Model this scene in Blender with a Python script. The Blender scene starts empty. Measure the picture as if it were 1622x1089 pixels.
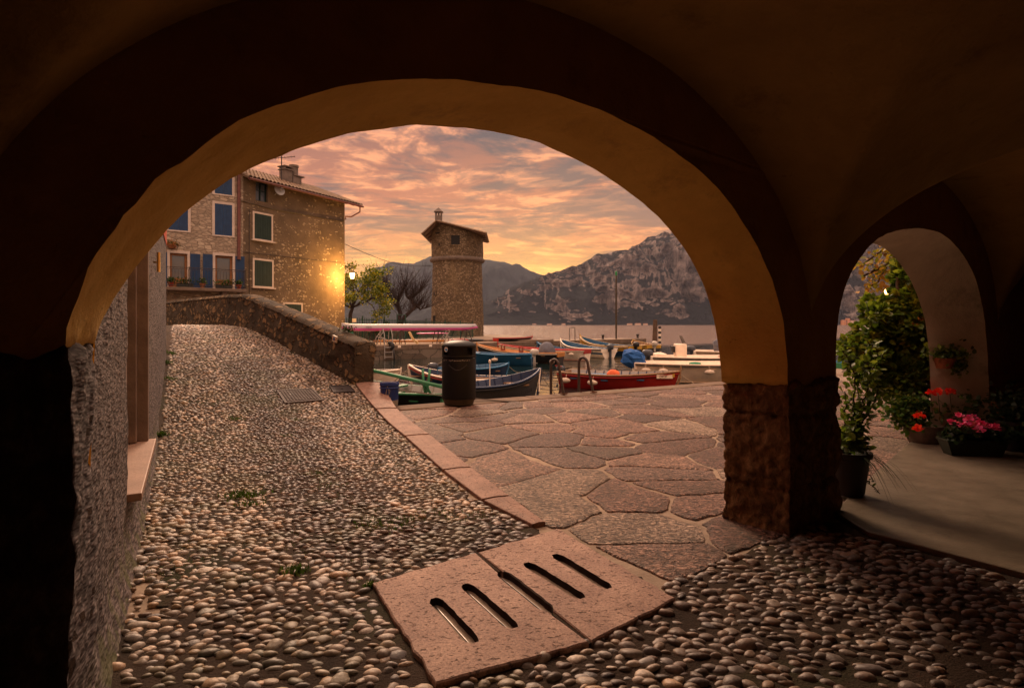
import bpy, bmesh, math, random
import numpy as np
from mathutils import Vector, Matrix, noise
from mathutils.geometry import tessellate_polygon
C = bpy.context.scene.collection
SC = bpy.context.scene
R = math.radians
random.seed(7); rng = np.random.default_rng(7)
CAMZ = 1.41; F = 900.0

HAZE_D = 0.000024
# ------------------------------------------------ camera
cam = bpy.data.cameras.new('camera'); co = bpy.data.objects.new('camera', cam); C.objects.link(co)
co.location = (0, 0, CAMZ); co.rotation_euler = (R(90), 0, 0)
cam.sensor_width = 36; cam.lens = F/1622*36; cam.shift_y = -30.5/1622
cam.clip_start = 0.05; cam.clip_end = 30000
SC.camera = co
SC.view_settings.view_transform = 'Standard'; SC.view_settings.look = 'None'
SC.view_settings.exposure = 0.5; SC.view_settings.gamma = 1
SC.render.resolution_x = 1024; SC.render.resolution_y = 687

# ------------------------------------------------ node helper
class NT:
    def __init__(s, tree): s.t = tree; s.t.nodes.clear()
    def n(s, typ, ins=None, **props):
        nd = s.t.nodes.new(typ)
        for k, v in props.items(): setattr(nd, k, v)
        for k, v in (ins or {}).items():
            if isinstance(v, bpy.types.NodeSocket): s.t.links.new(v, nd.inputs[k])
            else:
                if isinstance(v, tuple) and len(v) == 3 and nd.inputs[k].type == 'RGBA': v = v+(1,)
                nd.inputs[k].default_value = v
        return nd
    def math(s, op, a, b=0.0, c=None, clamp=False):
        i = {0: a, 1: b}
        if c is not None: i[2] = c
        return s.n('ShaderNodeMath', i, operation=op, use_clamp=clamp).outputs[0]
    def mix(s, f, a, b, mode='MIX'):
        return s.n('ShaderNodeMix', {0: f, 6: a, 7: b}, data_type='RGBA', blend_type=mode, clamp_factor=True).outputs[2]
    def ramp(s, f, stops, interp='LINEAR'):
        nd = s.n('ShaderNodeValToRGB', {0: f}); cr = nd.color_ramp; cr.interpolation = interp
        while len(cr.elements) < len(stops): cr.elements.new(0.5)
        for e, (p, c) in zip(cr.elements, stops):
            e.position = p; e.color = (c, c, c, 1) if isinstance(c, (int, float)) else tuple(c)+(1,)
        return nd.outputs[0]
    def step(s, v, a, b):
        return s.n('ShaderNodeMapRange', {0: v, 1: a, 2: b, 3: 0.0, 4: 1.0}, interpolation_type='SMOOTHSTEP').outputs[0]
    def noise(s, vec, scale, detail=4.0, rough=0.55, dist=0.0, col=False):
        return s.n('ShaderNodeTexNoise', {'Vector': vec, 'Scale': scale, 'Detail': detail, 'Roughness': rough, 'Distortion': dist}).outputs[1 if col else 0]
    def vor(s, vec, scale, feature='F1', rnd=1.0):
        return s.n('ShaderNodeTexVoronoi', {'Vector': vec, 'Scale': scale, 'Randomness': rnd}, feature=feature)
    def mapv(s, vec, scale=(1, 1, 1), rot=(0, 0, 0), loc=(0, 0, 0)):
        return s.n('ShaderNodeMapping', {0: vec, 'Scale': scale, 'Rotation': rot, 'Location': loc}).outputs[0]
    def vadd(s, a, b, k=1.0):
        sc = s.n('ShaderNodeVectorMath', {0: b, 'Scale': k}, operation='SCALE').outputs[0]
        return s.n('ShaderNodeVectorMath', {0: a, 1: sc}, operation='ADD').outputs[0]
    def bump(s, h, strength=0.5, dist=0.02, normal=None):
        i = {'Height': h, 'Strength': strength, 'Distance': dist}
        if normal is not None: i['Normal'] = normal
        return s.n('ShaderNodeBump', i).outputs[0]

def newmat(name):
    m = bpy.data.materials.new(name); m.use_nodes = True
    return m, NT(m.node_tree)
def finish(T, color, rough=0.8, normal=None, spec=0.3, metallic=0.0, **kw):
    i = {'Base Color': color, 'Roughness': rough, 'Specular IOR Level': spec, 'Metallic': metallic}
    if normal is not None: i['Normal'] = normal
    i.update(kw)
    b = T.n('ShaderNodeBsdfPrincipled', i)
    T.n('ShaderNodeOutputMaterial', {0: b.outputs[0]})
def objco(T): return T.n('ShaderNodeTexCoord').outputs['Object']

MATS = {}
def plain(name, col, rough=0.6, metallic=0.0, var=0.25, scale=6.0, bumps=0.15, spec=0.35, dirt=None):
    """painted / simple material with worn colour variation and fine bump"""
    if name in MATS: return MATS[name]
    m, T = newmat(name); c = objco(T)
    n1 = T.noise(c, scale, 5, 0.6); n2 = T.noise(c, scale*7, 3, 0.6)
    dark = tuple(x*(1-var) for x in col); lite = tuple(min(1, x*(1+var*0.6)) for x in col)
    k = T.ramp(n1, [(0.3, dark), (0.7, lite)])
    if dirt: k = T.mix(T.math('MULTIPLY', T.step(T.noise(c, scale*0.6, 6, 0.7), 0.5, 0.75), 0.7), k, dirt)
    finish(T, k, rough, T.bump(n2, bumps, 0.01), spec, metallic)
    MATS[name] = m; return m

# ------------------------------------------------ world (dusk sky with lit cloud)
W = bpy.data.worlds.new('World'); SC.world = W; W.use_nodes = True
T = NT(W.node_tree)
SUN_EL = R(14); SUN_AZ = R(2)          # azimuth to the right of straight ahead (+Y)
d = T.n('ShaderNodeTexCoord').outputs['Generated']
sep = T.n('ShaderNodeSeparateXYZ', {0: d}); X, Y, Z = sep.outputs
zz = T.math('ADD', T.math('MAXIMUM', Z, 0.0), 0.10)
px = T.math('DIVIDE', X, zz); py = T.math('DIVIDE', Y, zz)
pv = T.n('ShaderNodeCombineXYZ', {0: px, 1: py, 2: 0.0}).outputs[0]
warp = T.noise(pv, 0.8, 3, 0.5, col=True)
pw = T.vadd(pv, warp, 0.7)
pr = T.mapv(pw, scale=(1.0, 1.5, 1), rot=(0, 0, R(-24)))
nA = T.noise(pr, 2.0, 9, 0.60, 0.3)           # grey banks
nB = T.noise(T.mapv(pw, scale=(1.0, 1.35, 1), rot=(0, 0, R(14)), loc=(2, 5, 0)), 6.2, 10, 0.60, 0.25)            # puffs
nC = T.noise(T.mapv(pw, scale=(0.6, 2.0, 1), rot=(0, 0, R(-26)), loc=(4, 2, 0)), 1.3, 8, 0.62)
base = T.ramp(Z, [(0.0, (0.66, 0.25, 0.055)), (0.07, (0.62, 0.22, 0.052)), (0.13, (0.53, 0.165, 0.052)), (0.22, (0.40, 0.115, 0.048)), (0.31, (0.23, 0.085, 0.058)), (0.55, (0.30, 0.18, 0.17)), (1.0, (0.36, 0.27, 0.30))])
shade = T.ramp(Z, [(0.0, (0.46, 0.16, 0.045)), (0.14, (0.21, 0.076, 0.042)), (0.22, (0.12, 0.058, 0.048)), (0.32, (0.050, 0.042, 0.055)), (1.0, (0.25, 0.21, 0.25))])
lite = T.ramp(Z, [(0.0, (0.95, 0.42, 0.09)), (0.12, (0.86, 0.31, 0.09)), (0.30, (0.78, 0.29, 0.125)), (1.0, (0.6, 0.4, 0.36))])
kS = T.step(T.math('ADD', T.math('MULTIPLY', T.step(T.math('ADD', Z, T.math('MULTIPLY', X, 0.30)), 0.16, 0.40), 0.10), T.math('ADD', T.math('MULTIPLY', nA, 0.62), T.math('MULTIPLY', nC, 0.48))), 0.50, 0.61)
c1 = T.mix(kS, base, shade)
kL = T.ramp(nB, [(0.47, 0.0), (0.54, 0.35), (0.60, 0.85), (0.66, 1.0)])
kL = T.math('MULTIPLY', kL, T.math('SUBTRACT', 1.0, T.math('MULTIPLY', kS, 0.72)))
c2 = T.mix(kL, c1, lite)
# glow low down, stronger around the set sun and left of the tower
sunv = T.n('ShaderNodeVectorMath', {0: d, 1: (math.sin(R(1)), math.cos(R(1)), 0.06)}, operation='DOT_PRODUCT').outputs['Value']
sunw = T.n('ShaderNodeVectorMath', {0: d, 1: (math.sin(R(-15)), math.cos(R(-15)), 0.08)}, operation='DOT_PRODUCT').outputs['Value']
g = T.math('ADD', T.step(sunv, 0.985, 1.006), T.math('MULTIPLY', T.step(sunw, 0.97, 1.006), 0.9))
g = T.math('MULTIPLY', g, T.step(Z, 0.22, 0.03))
c3 = T.mix(1.0, c2, T.mix(g, (0, 0, 0), (0.34, 0.20, 0.035)), 'ADD')
back = T.step(Y, 0.30, -0.5)                     # east side of the sky: out of view, raised to light the scene
c4 = T.mix(back, c3, T.ramp(Z, [(0, (0.70, 0.42, 0.29)), (0.5, (0.80, 0.51, 0.37)), (1, (0.70, 0.50, 0.44))]))
zen = T.mix(T.step(Z, 0.42, 0.8), c4, (1.75, 1.12, 0.80))   # overhead sky beyond the view, brightened as fill light
gnd = T.mix(T.step(Z, -0.005, -0.03), zen, (0.06, 0.045, 0.04))
sky = T.n('ShaderNodeTexSky', sky_type='NISHITA', sun_disc=False, sun_elevation=R(3), sun_rotation=SUN_AZ)
b1 = T.n('ShaderNodeBackground', {0: gnd, 1: 1.0}); b2 = T.n('ShaderNodeBackground', {0: sky.outputs[0], 1: 0.012})
ad = T.n('ShaderNodeAddShader', {0: b1.outputs[0], 1: b2.outputs[0]})
T.n('ShaderNodeOutputWorld', {0: ad.outputs[0]})
W.cycles.sampling_method = 'MANUAL'; W.cycles.sample_map_resolution = 512
# soft, low sun glow from ahead
sl = bpy.data.lights.new('sun', 'SUN'); so = bpy.data.objects.new('sun', sl); C.objects.link(so)
sl.energy = 2.0; sl.angle = R(18); sl.color = (1.0, 0.66, 0.43)
sdir = Vector((math.sin(R(-14))*math.cos(R(34)), math.cos(R(-14))*math.cos(R(34)), math.sin(R(34))))
so.rotation_euler = sdir.to_track_quat('Z', 'Y').to_euler()

# ------------------------------------------------ mesh helpers
class MB:
    def __init__(s): s.v = []; s.f = []; s.mi = []; s.col = None
    def add(s, vs, fs, mi=0):
        o = len(s.v); s.v += [tuple(v) for v in vs]
        s.f += [tuple(i+o for i in f) for f in fs]; s.mi += [mi]*len(fs)
    def box(s, c, size, rz=0, mi=0, M=None):
        x, y, z = [a/2 for a in size]
        vs = [(-x,-y,-z),(x,-y,-z),(x,y,-z),(-x,y,-z),(-x,-y,z),(x,-y,z),(x,y,z),(-x,y,z)]
        Mx = Matrix.Translation(c) @ (M if M else Matrix.Rotation(rz, 4, 'Z'))
        s.add([Mx @ Vector(v) for v in vs], [(0,3,2,1),(4,5,6,7),(0,1,5,4),(1,2,6,5),(2,3,7,6),(3,0,4,7)], mi)
    def tube(s, pts, r, n=8, cap=True, mi=0):
        pts = [Vector(p) for p in pts]
        rs = r if isinstance(r, (list, tuple)) else [r]*len(pts)
        rings = []; up = None
        for i, p in enumerate(pts):
            t = (pts[min(i+1, len(pts)-1)]-pts[max(i-1, 0)])
            if t.length < 1e-9: t = Vector((0, 0, 1))
            t.normalize()
            if up is None:
                up = Vector((0, 0, 1)) if abs(t.z) < 0.9 else Vector((1, 0, 0))
            a = t.cross(up)
            if a.length < 1e-4: a = t.cross(Vector((0.3, 1, 0.1)))
            a.normalize(); b = t.cross(a); up = -b if False else a.cross(t)
            rings.append([p+(a*math.cos(2*math.pi*k/n)+b*math.sin(2*math.pi*k/n))*rs[i] for k in range(n)])
        vs = [v for rg in rings for v in rg]; fs = []
        for i in range(len(rings)-1):
            for k in range(n):
                fs.append((i*n+k, i*n+(k+1) % n, (i+1)*n+(k+1) % n, (i+1)*n+k))
        if cap: fs += [tuple(range(n))[::-1], tuple((len(rings)-1)*n+k for k in range(n))]
        s.add(vs, fs, mi)
    def lathe(s, prof, c=(0, 0, 0), n=24, mi=0):
        vs = []; fs = []
        for r, z in prof:
            for k in range(n): vs.append((c[0]+r*math.cos(2*math.pi*k/n), c[1]+r*math.sin(2*math.pi*k/n), c[2]+z))
        for i in range(len(prof)-1):
            for k in range(n): fs.append((i*n+k, i*n+(k+1) % n, (i+1)*n+(k+1) % n, (i+1)*n+k))
        if prof[0][0] > 1e-4: fs.append(tuple(range(n))[::-1])
        if prof[-1][0] > 1e-4: fs.append(tuple((len(prof)-1)*n+k for k in range(n)))
        s.add(vs, fs, mi)
    def prism(s, poly, z0, z1, mi=0):
        """poly: ccw xy list; z1 may be list per-vertex"""
        n = len(poly)
        z1s = z1 if isinstance(z1, (list, tuple)) else [z1]*n
        z0s = z0 if isinstance(z0, (list, tuple)) else [z0]*n
        s.add([(p[0], p[1], z0s[i]) for i, p in enumerate(poly)]+[(p[0], p[1], z1s[i]) for i, p in enumerate(poly)],
              [tuple(range(n))[::-1], tuple(range(n, 2*n))]+[(i, (i+1) % n, n+(i+1) % n, n+i) for i in range(n)], mi)
    def ell(s, c, r, seg=10, rings=6, mi=0, M=None):
        vs = []; fs = []
        for i in range(rings+1):
            th = math.pi*i/rings
            for k in range(seg):
                v = Vector((r[0]*math.sin(th)*math.cos(2*math.pi*k/seg), r[1]*math.sin(th)*math.sin(2*math.pi*k/seg), r[2]*math.cos(th)))
                if M: v = M @ v
                vs.append(v+Vector(c))
        for i in range(rings):
            for k in range(seg): fs.append((i*seg+k, (i+1)*seg+k, (i+1)*seg+(k+1) % seg, i*seg+(k+1) % seg))
        s.add(vs, fs, mi)
    def grid(s, P, mi=0, flip=False):
        """P: rows of points"""
        h = len(P); w = len(P[0]); vs = [p for r in P for p in r]; fs = []
        for i in range(h-1):
            for j in range(w-1):
                q = (i*w+j, i*w+j+1, (i+1)*w+j+1, (i+1)*w+j)
                fs.append(q[::-1] if flip else q)
        s.add(vs, fs, mi)
    def build(s, name, mat, parent=None, smooth=False, bevel=0.0, angle=None, recalc=False):
        me = bpy.data.meshes.new(name); me.from_pydata(s.v, [], s.f)
        mats = mat if isinstance(mat, (list, tuple)) else [mat]
        for m in mats: me.materials.append(m)
        if len(mats) > 1: me.polygons.foreach_set('material_index', s.mi)
        if recalc:
            bm = bmesh.new(); bm.from_mesh(me); bmesh.ops.recalc_face_normals(bm, faces=bm.faces); bm.to_mesh(me); bm.free()
        if smooth: me.polygons.foreach_set('use_smooth', [True]*len(me.polygons))
        if smooth and angle:
            me.set_sharp_from_angle(angle=R(angle))
        if s.col is not None:
            a = me.color_attributes.new('Col', 'FLOAT_COLOR', 'POINT')
            a.data.foreach_set('color', np.asarray(s.col, dtype=np.float32).ravel())
        me.update()
        o = bpy.data.objects.new(name, me); C.objects.link(o)
        if parent: o.parent = parent
        if bevel:
            md = o.modifiers.new('bevel', 'BEVEL'); md.width = bevel; md.segments = 2; md.limit_method = 'ANGLE'; md.angle_limit = R(40)
        return o
def tag(o, label=None, cat=None, group=None, kind=None):
    if label: o['label'] = label
    if cat: o['category'] = cat
    if group: o['group'] = group
    if kind: o['kind'] = kind
    return o
def thing(name, label, cat, loc=(0, 0, 0), rz=0, group=None):
    o = bpy.data.objects.new(name, None); C.objects.link(o); o.location = loc; o.rotation_euler = (0, 0, rz)
    o.empty_display_size = 0.2
    return tag(o, label, cat, group)
def G(px, py, z=0.0):
    """a photo pixel's point on the level z"""
    y = F*(CAMZ-z)/(py-514); return Vector(((px-811)/F*y, y, z))
def P(px, py, y): return Vector(((px-811)/F*y, y, CAMZ-(py-514)/F*y))
def rx(px): return (px-811)/F
def nz(x, y, z=0.0, s=1.0, seed=0.0): return noise.noise(Vector((x*s+seed, y*s-seed, z*s+seed*0.37)))
def fbm(x, y, z=0.0, s=1.0, seed=0.0, o=4): return noise.fractal(Vector((x*s+seed, y*s-seed, z*s)), 0.9, 2.0, o)

# arcade wall frame: t along the wall (right), s outward (to the quay)
AO = Vector((1.87, 3.83, 0)); WD = Vector((0.8, 0.6, 0)); WN = Vector((-0.6, 0.8, 0))
def A(t, s, z): return AO+WD*t+WN*s+Vector((0, 0, z))

# terrain of the pebble ramp
_sx = [0, 7, 8, 9, 9.83, 11, 12.56, 14, 15.3, 17, 20, 30, 60]
_sz = [0, 0, .05, .17, .32, .53, .84, 1.15, 1.36, 1.40, 1.36, 1.1, 0.6]
def ramp_h(x, y):
    s = 0.75*y-0.8*x
    v = np.interp(s, _sx, _sz)
    v2 = (np.interp(s-.5, _sx, _sz)+np.interp(s+.5, _sx, _sz)+v)/3
    return v2
def onramp(px, py):
    y = 2.0
    for i in range(4000):
        x = rx(px)*y; z = ramp_h(x, y)
        if CAMZ-(py-514)/F*y <= z: return Vector((x, y, float(z)))
        y += 0.005
    return Vector((x, y, float(z)))
# ================================================ materials for the setting
def mat_plaster(name, c1, c2, c3=None, rough=0.9, bump=0.5, crack=False):
    m, T = newmat(name); c = objco(T)
    a = T.noise(c, 1.3, 6, 0.65, 0.4); b = T.noise(c, 6, 5, 0.6); f = T.noise(c, 55, 3, 0.6)
    k = T.ramp(T.math('ADD', T.math('MULTIPLY', a, 0.65), T.math('MULTIPLY', b, 0.35)), [(0.36, c1), (0.62, c2)])
    if c3:
        k = T.mix(T.math('MULTIPLY', T.step(T.noise(T.mapv(c, loc=(3, 9, 1)), 2.2, 7, 0.7), 0.54, 0.72), 0.75), k, c3)
    h = T.math('ADD', T.math('MULTIPLY', b, 1.0), T.math('MULTIPLY', f, 0.22))
    if crack:
        sp = T.step(T.noise(c, 9, 8, .8), 0.63, 0.70); k = T.mix(T.math('MULTIPLY', sp, .45), k, tuple(x*.45 for x in c1)); h = T.math('SUBTRACT', h, T.math('MULTIPLY', sp, .3))
    finish(T, k, rough, T.bump(h, bump, 0.03), 0.2); return m
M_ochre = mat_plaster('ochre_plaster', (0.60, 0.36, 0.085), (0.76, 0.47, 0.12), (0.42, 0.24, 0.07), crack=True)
M_vault = mat_plaster('vault_plaster', (0.28, 0.165, 0.044), (0.38, 0.23, 0.064), (0.17, 0.095, 0.03), crack=True)  # reveal plaster darkened: the passage's shade is put into the colour
M_inner = mat_plaster('inner_plaster', (0.25, 0.125, 0.042), (0.34, 0.175, 0.06), (0.17, 0.08, 0.03), crack=True)  # same plaster again, dark colour standing in for the unlit inside
M_pale = mat_plaster('pale_plaster', (0.60, 0.52, 0.41), (0.74, 0.65, 0.52), (0.36, 0.30, 0.22), crack=True)
M_red = mat_plaster('red_plaster', (0.45, 0.06, 0.03), (0.55, 0.09, 0.045))

def mat_roughcast():
    m, T = newmat('grey_roughcast'); c = objco(T)
    cs = T.mapv(T.mapv(c, rot=(0, 0, R(-122))), scale=(.30, .30, 1.0)); v = T.math('SUBTRACT', .82, T.math('ADD', T.math('MULTIPLY', T.vor(cs, 44).outputs['Distance'], .6), T.math('MULTIPLY', T.vor(T.mapv(cs, loc=(3, 1, 2)), 95).outputs['Distance'], .4))); a = T.noise(c, 2.0, 5, 0.6); w = T.noise(cs, 30, 3)
    k = T.ramp(v, [(0.18, (0.055, 0.043, 0.043)), (0.36, (0.14, 0.115, 0.113)), (0.60, (0.27, 0.225, 0.218))])
    k = T.mix(T.math('MULTIPLY', T.step(a, 0.40, 0.65), 0.35), k, (0.13, 0.108, 0.105))
    z = T.n('ShaderNodeSeparateXYZ', {0: c}).outputs[2]
    green = T.math('MULTIPLY', T.step(z, 0.45, 0.0), T.step(T.noise(c, 7, 5), 0.45, 0.6))
    k = T.mix(T.math('MULTIPLY', green, 0.7), k, (0.10, 0.105, 0.045))
    finish(T, k, 0.92, T.bump(T.math('ADD', v, T.math('MULTIPLY', w, 0.4)), 0.5, 0.02), 0.2); return m
M_roughcast = mat_roughcast()

def mat_rubble(name, stone, mortar, scale=3.2, stretch=1.7, rnd_light=(0.6, 0.47, 0.36), mort_w=0.05, patch=None, bump=0.9, cover=None, warp=0.22):
    """rubble masonry: voronoi stones in mortar; cover=(amount, colour): rough render that hides many of the stones"""
    m, T = newmat(name); c = objco(T)
    cw = T.vadd(c, T.noise(c, 3.0, 4, 0.6, col=True), warp)
    mp = T.mapv(cw, scale=(1, 1, stretch))
    e = T.vor(mp, scale, 'DISTANCE_TO_EDGE').outputs['Distance']; cl = T.vor(mp, scale, 'F1').outputs['Color']
    r = T.n('ShaderNodeSeparateColor', {0: cl}).outputs[0]; r2 = T.n('ShaderNodeSeparateColor', {0: cl}).outputs[1]
    fine = T.noise(c, 22, 5, 0.65)
    sc = T.ramp(r, [(0.0, tuple(x*0.55 for x in stone)), (0.5, stone), (1.0, rnd_light)])
    sc = T.mix(0.5, sc, T.ramp(fine, [(0.3, 0.25), (0.7, 0.9)]), 'MULTIPLY')
    sc = T.mix(0.35, sc, stone)
    e2 = T.math('ADD', e, T.math('MULTIPLY', T.math('SUBTRACT', fine, 0.5), 0.07))
    k = T.step(e2, mort_w*0.5, mort_w*1.6)
    mort = T.mix(T.noise(c, 3, 5), tuple(x*0.6 for x in mortar), mortar)
    h = T.math('ADD', k, T.math('MULTIPLY', fine, 0.45))
    if cover:
        big = T.noise(T.mapv(c, scale=(1, 1, 0.7)), 0.42, 6, 0.65, 0.6)
        keep = T.step(T.math('ADD', r2, T.math('MULTIPLY', T.math('SUBTRACT', big, 0.5), cover[2] if len(cover) > 2 else 2.2)), cover[0]-0.12, cover[0])
        hide = T.math('SUBTRACT', 1.0, keep)
        k = T.math('MULTIPLY', k, T.math('SUBTRACT', 1.0, hide))
        mort = T.mix(T.ramp(T.noise(c, 1.1, 6, 0.65), [(0.35, 0.0), (0.65, 1.0)]), tuple(x*0.62 for x in cover[1]), cover[1])
        h = T.math('ADD', k, T.math('MULTIPLY', fine, 0.3))
    col = T.mix(k, mort, sc)
    if patch:
        pk = T.math('MULTIPLY', T.step(T.noise(T.mapv(c, scale=(1, 1, 0.5), loc=(5, 1, 2)), patch[1], 6, 0.7), 0.48, 0.66), patch[2])
        col = T.mix(pk, col, patch[0])
    finish(T, col, 0.9, T.bump(h, bump, 0.06), 0.2); return m
M_houseA = mat_rubble('pale_rubble', (0.46, 0.35, 0.26), (0.40, 0.31, 0.235), 3.4, 1.9, (0.66, 0.53, 0.40), 0.05)
M_houseB = mat_rubble('rendered_rubble', (0.40, 0.30, 0.20), (0.2, 0.15, 0.1), 5.6, 1.6, (0.40, 0.31, 0.215), 0.10, cover=(0.84, (0.165, 0.115, 0.075), 1.9), warp=.25)
M_tower = mat_rubble('tower_rubble', (0.21, 0.145, 0.09), (0.10, 0.07, 0.045), 5.0, 1.5, (0.50, 0.38, 0.26), 0.07, patch=((0.24, 0.165, 0.09), 0.35, 0.5), warp=.35)
M_parapet = mat_rubble('parapet_rubble', (0.19, 0.12, 0.062), (0.050, 0.035, 0.022), 5.6, 1.45, (0.36, 0.235, 0.12), 0.11, patch=((0.026, 0.020, 0.014), 1.5, 0.85), bump=1.0, cover=(0.40, (0.070, 0.050, 0.032), 1.8), warp=.30)
M_mole = mat_rubble('mole_masonry', (0.16, 0.12, 0.09), (0.09, 0.07, 0.055), 1.2, 1.6, (0.24, 0.19, 0.15), 0.03, patch=((0.05, 0.045, 0.035), 0.6, 0.7), bump=0.5)
def mat_grain(name, cs, bump=1.0, pre=None):
    m, T = newmat(name); c = objco(T)
    if pre: c = T.mapv(T.mapv(c, rot=(0, 0, R(-124))), scale=pre)
    a = T.noise(c, 3.5, 5, 0.6); g = T.noise(T.mapv(c, scale=(1, 1, .6)), 20, 9, 0.78, 0.3); v = T.vor(T.vadd(c, T.noise(c, 9, 3, col=True), .1), 16).outputs['Distance']
    k = T.ramp(T.math('ADD', T.math('MULTIPLY', g, .7), T.math('MULTIPLY', a, .3)), [(0.36, cs[0]), (0.5, cs[1]), (0.64, cs[2])])
    finish(T, k, 0.92, T.bump(T.math('ADD', g, T.math('MULTIPLY', v, .3)), bump, 0.05), 0.2); return m
M_pierstone = mat_grain('pier_stone', ((0.06, 0.030, 0.013), (0.23, 0.12, 0.05), (0.46, 0.26, 0.12)))
M_jamb = mat_grain('jamb_roughcast', ((0.025, 0.019, 0.019), (0.13, 0.105, 0.102), (0.34, 0.28, 0.265)), .7, (.35, 1.3, 1.9))
M_shadestone = mat_grain('shaded_stone', ((0.02, 0.012, 0.009), (0.07, 0.042, 0.03), (0.16, 0.10, 0.07)))
M_slot = plain('slot_dark', (.035, .018, .012), .9)  # slot walls, darker than the slab top
M_jambstone = mat_plaster('jamb_stone', (0.035, 0.026, 0.024), (0.10, 0.08, 0.075), (0.02, 0.015, 0.014), bump=1.0)

def mat_flag():
    m, T = newmat('flagstone'); c = objco(T)
    col = T.n('ShaderNodeAttribute', attribute_name='Col').outputs['Color']
    peck = T.noise(T.mapv(c, scale=(1, 1.5, 1), rot=(0, 0, R(20))), 27, 4, 0.62, 0.9); big = T.noise(c, 3, 5, 0.6); f = T.noise(c, 150, 2)
    k = T.mix(1.0, col, T.ramp(peck, [(0.36, 0.18), (0.50, 0.75), (0.62, 1.9)]), 'MULTIPLY')  # grazing light and shade of the pecking painted into the colour too
    k = T.mix(T.math('MULTIPLY', T.step(big, 0.45, 0.65), 0.5), k, (0.085, 0.05, 0.033))
    k = T.mix(T.math('MULTIPLY', T.step(T.noise(c, 0.9, 6, .7), 0.52, 0.66), 0.45), k, (0.10, 0.075, 0.045))
    h = T.math('ADD', peck, T.math('MULTIPLY', f, 0.15))
    finish(T, k, 0.62, T.bump(h, 1.0, 0.08), 0.5); return m
M_flag = mat_flag()
def mat_slab(name='pink_limestone', c1=(0.28, 0.165, 0.125), c2=(0.42, 0.265, 0.20)):
    m, T = newmat(name); c = objco(T)
    pit = T.noise(T.mapv(c, scale=(1, 1.6, 1), rot=(0, 0, R(-35))), 30, 8, 0.72, 0.2); big = T.noise(c, 4, 5, 0.6); f = T.noise(c, 160, 3)
    k = T.ramp(big, [(0.35, c1), (0.65, c2)])
    pk = T.math('SUBTRACT', 1.0, T.step(pit, 0.36, 0.43))
    k = T.mix(T.math('MULTIPLY', pk, 0.8), k, (0.085, 0.045, 0.035))
    k = T.mix(0.7, k, T.ramp(T.noise(c, 75, 4, .65), [(0.35, 0.45), (0.65, 1.35)]), 'MULTIPLY')
    h = T.math('ADD', T.math('MULTIPLY', T.math('SUBTRACT', 1.0, pk), 1.0), T.math('MULTIPLY', f, 0.25))
    finish(T, k, 0.7, T.bump(T.math('ADD', h, big), 0.7, 0.012), 0.35); return m
M_slab = mat_slab()
M_kerb = mat_slab('kerb_limestone', (0.20, 0.11, 0.08), (0.31, 0.18, 0.135))
def mat_pebble():
    m, T = newmat('pebble'); c = objco(T)
    col = T.n('ShaderNodeAttribute', attribute_name='Col').outputs['Color']
    n1 = T.noise(c, 60, 4, 0.6); n2 = T.noise(c, 170, 3, 0.6)
    k = T.mix(0.8, col, T.ramp(n1, [(0.3, 0.55), (0.7, 1.2)]), 'MULTIPLY')
    finish(T, k, 0.48, T.bump(T.math('ADD', n1, T.math('MULTIPLY', n2, 0.4)), 0.35, 0.008), 0.5); return m
M_pebble = mat_pebble()
def mat_bed():
    m, T = newmat('mortar_bed'); c = objco(T)
    a = T.noise(c, 2.2, 6, 0.65); f = T.noise(c, 90, 4, 0.7); g = T.noise(T.mapv(c, loc=(7, 3, 0)), 1.1, 6, 0.7)
    k = T.ramp(a, [(0.35, (0.030, 0.018, 0.011)), (0.65, (0.080, 0.048, 0.030))])
    k = T.mix(T.math('MULTIPLY', T.step(g, 0.50, 0.66), 0.7), k, (0.040, 0.045, 0.014))
    finish(T, k, 0.9, T.bump(T.math('ADD', f, a), 1.0, 0.03), 0.25); return m
M_bed = mat_bed()
M_joint = mat_plaster('joint_mortar', (0.20, 0.15, 0.115), (0.36, 0.28, 0.21), (0.10, 0.09, 0.05), bump=0.7)
M_rim = mat_plaster('quay_rim_stone', (0.11, 0.075, 0.055), (0.20, 0.14, 0.105), (0.075, 0.07, 0.035), bump=0.6)
M_concrete = mat_plaster('smooth_concrete', (0.11, 0.09, 0.066), (0.19, 0.155, 0.115), (0.05, 0.04, 0.03), rough=0.42, bump=0.3, crack=True)
M_iron = plain('cast_iron', (0.055, 0.045, 0.045), 0.5, 0.6, 0.3, 20, 0.3)
M_black = plain('black_hole', (0.004, 0.003, 0.003), 0.9)
M_steel = plain('worn_steel', (0.42, 0.38, 0.36), 0.35, 0.8)

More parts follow.
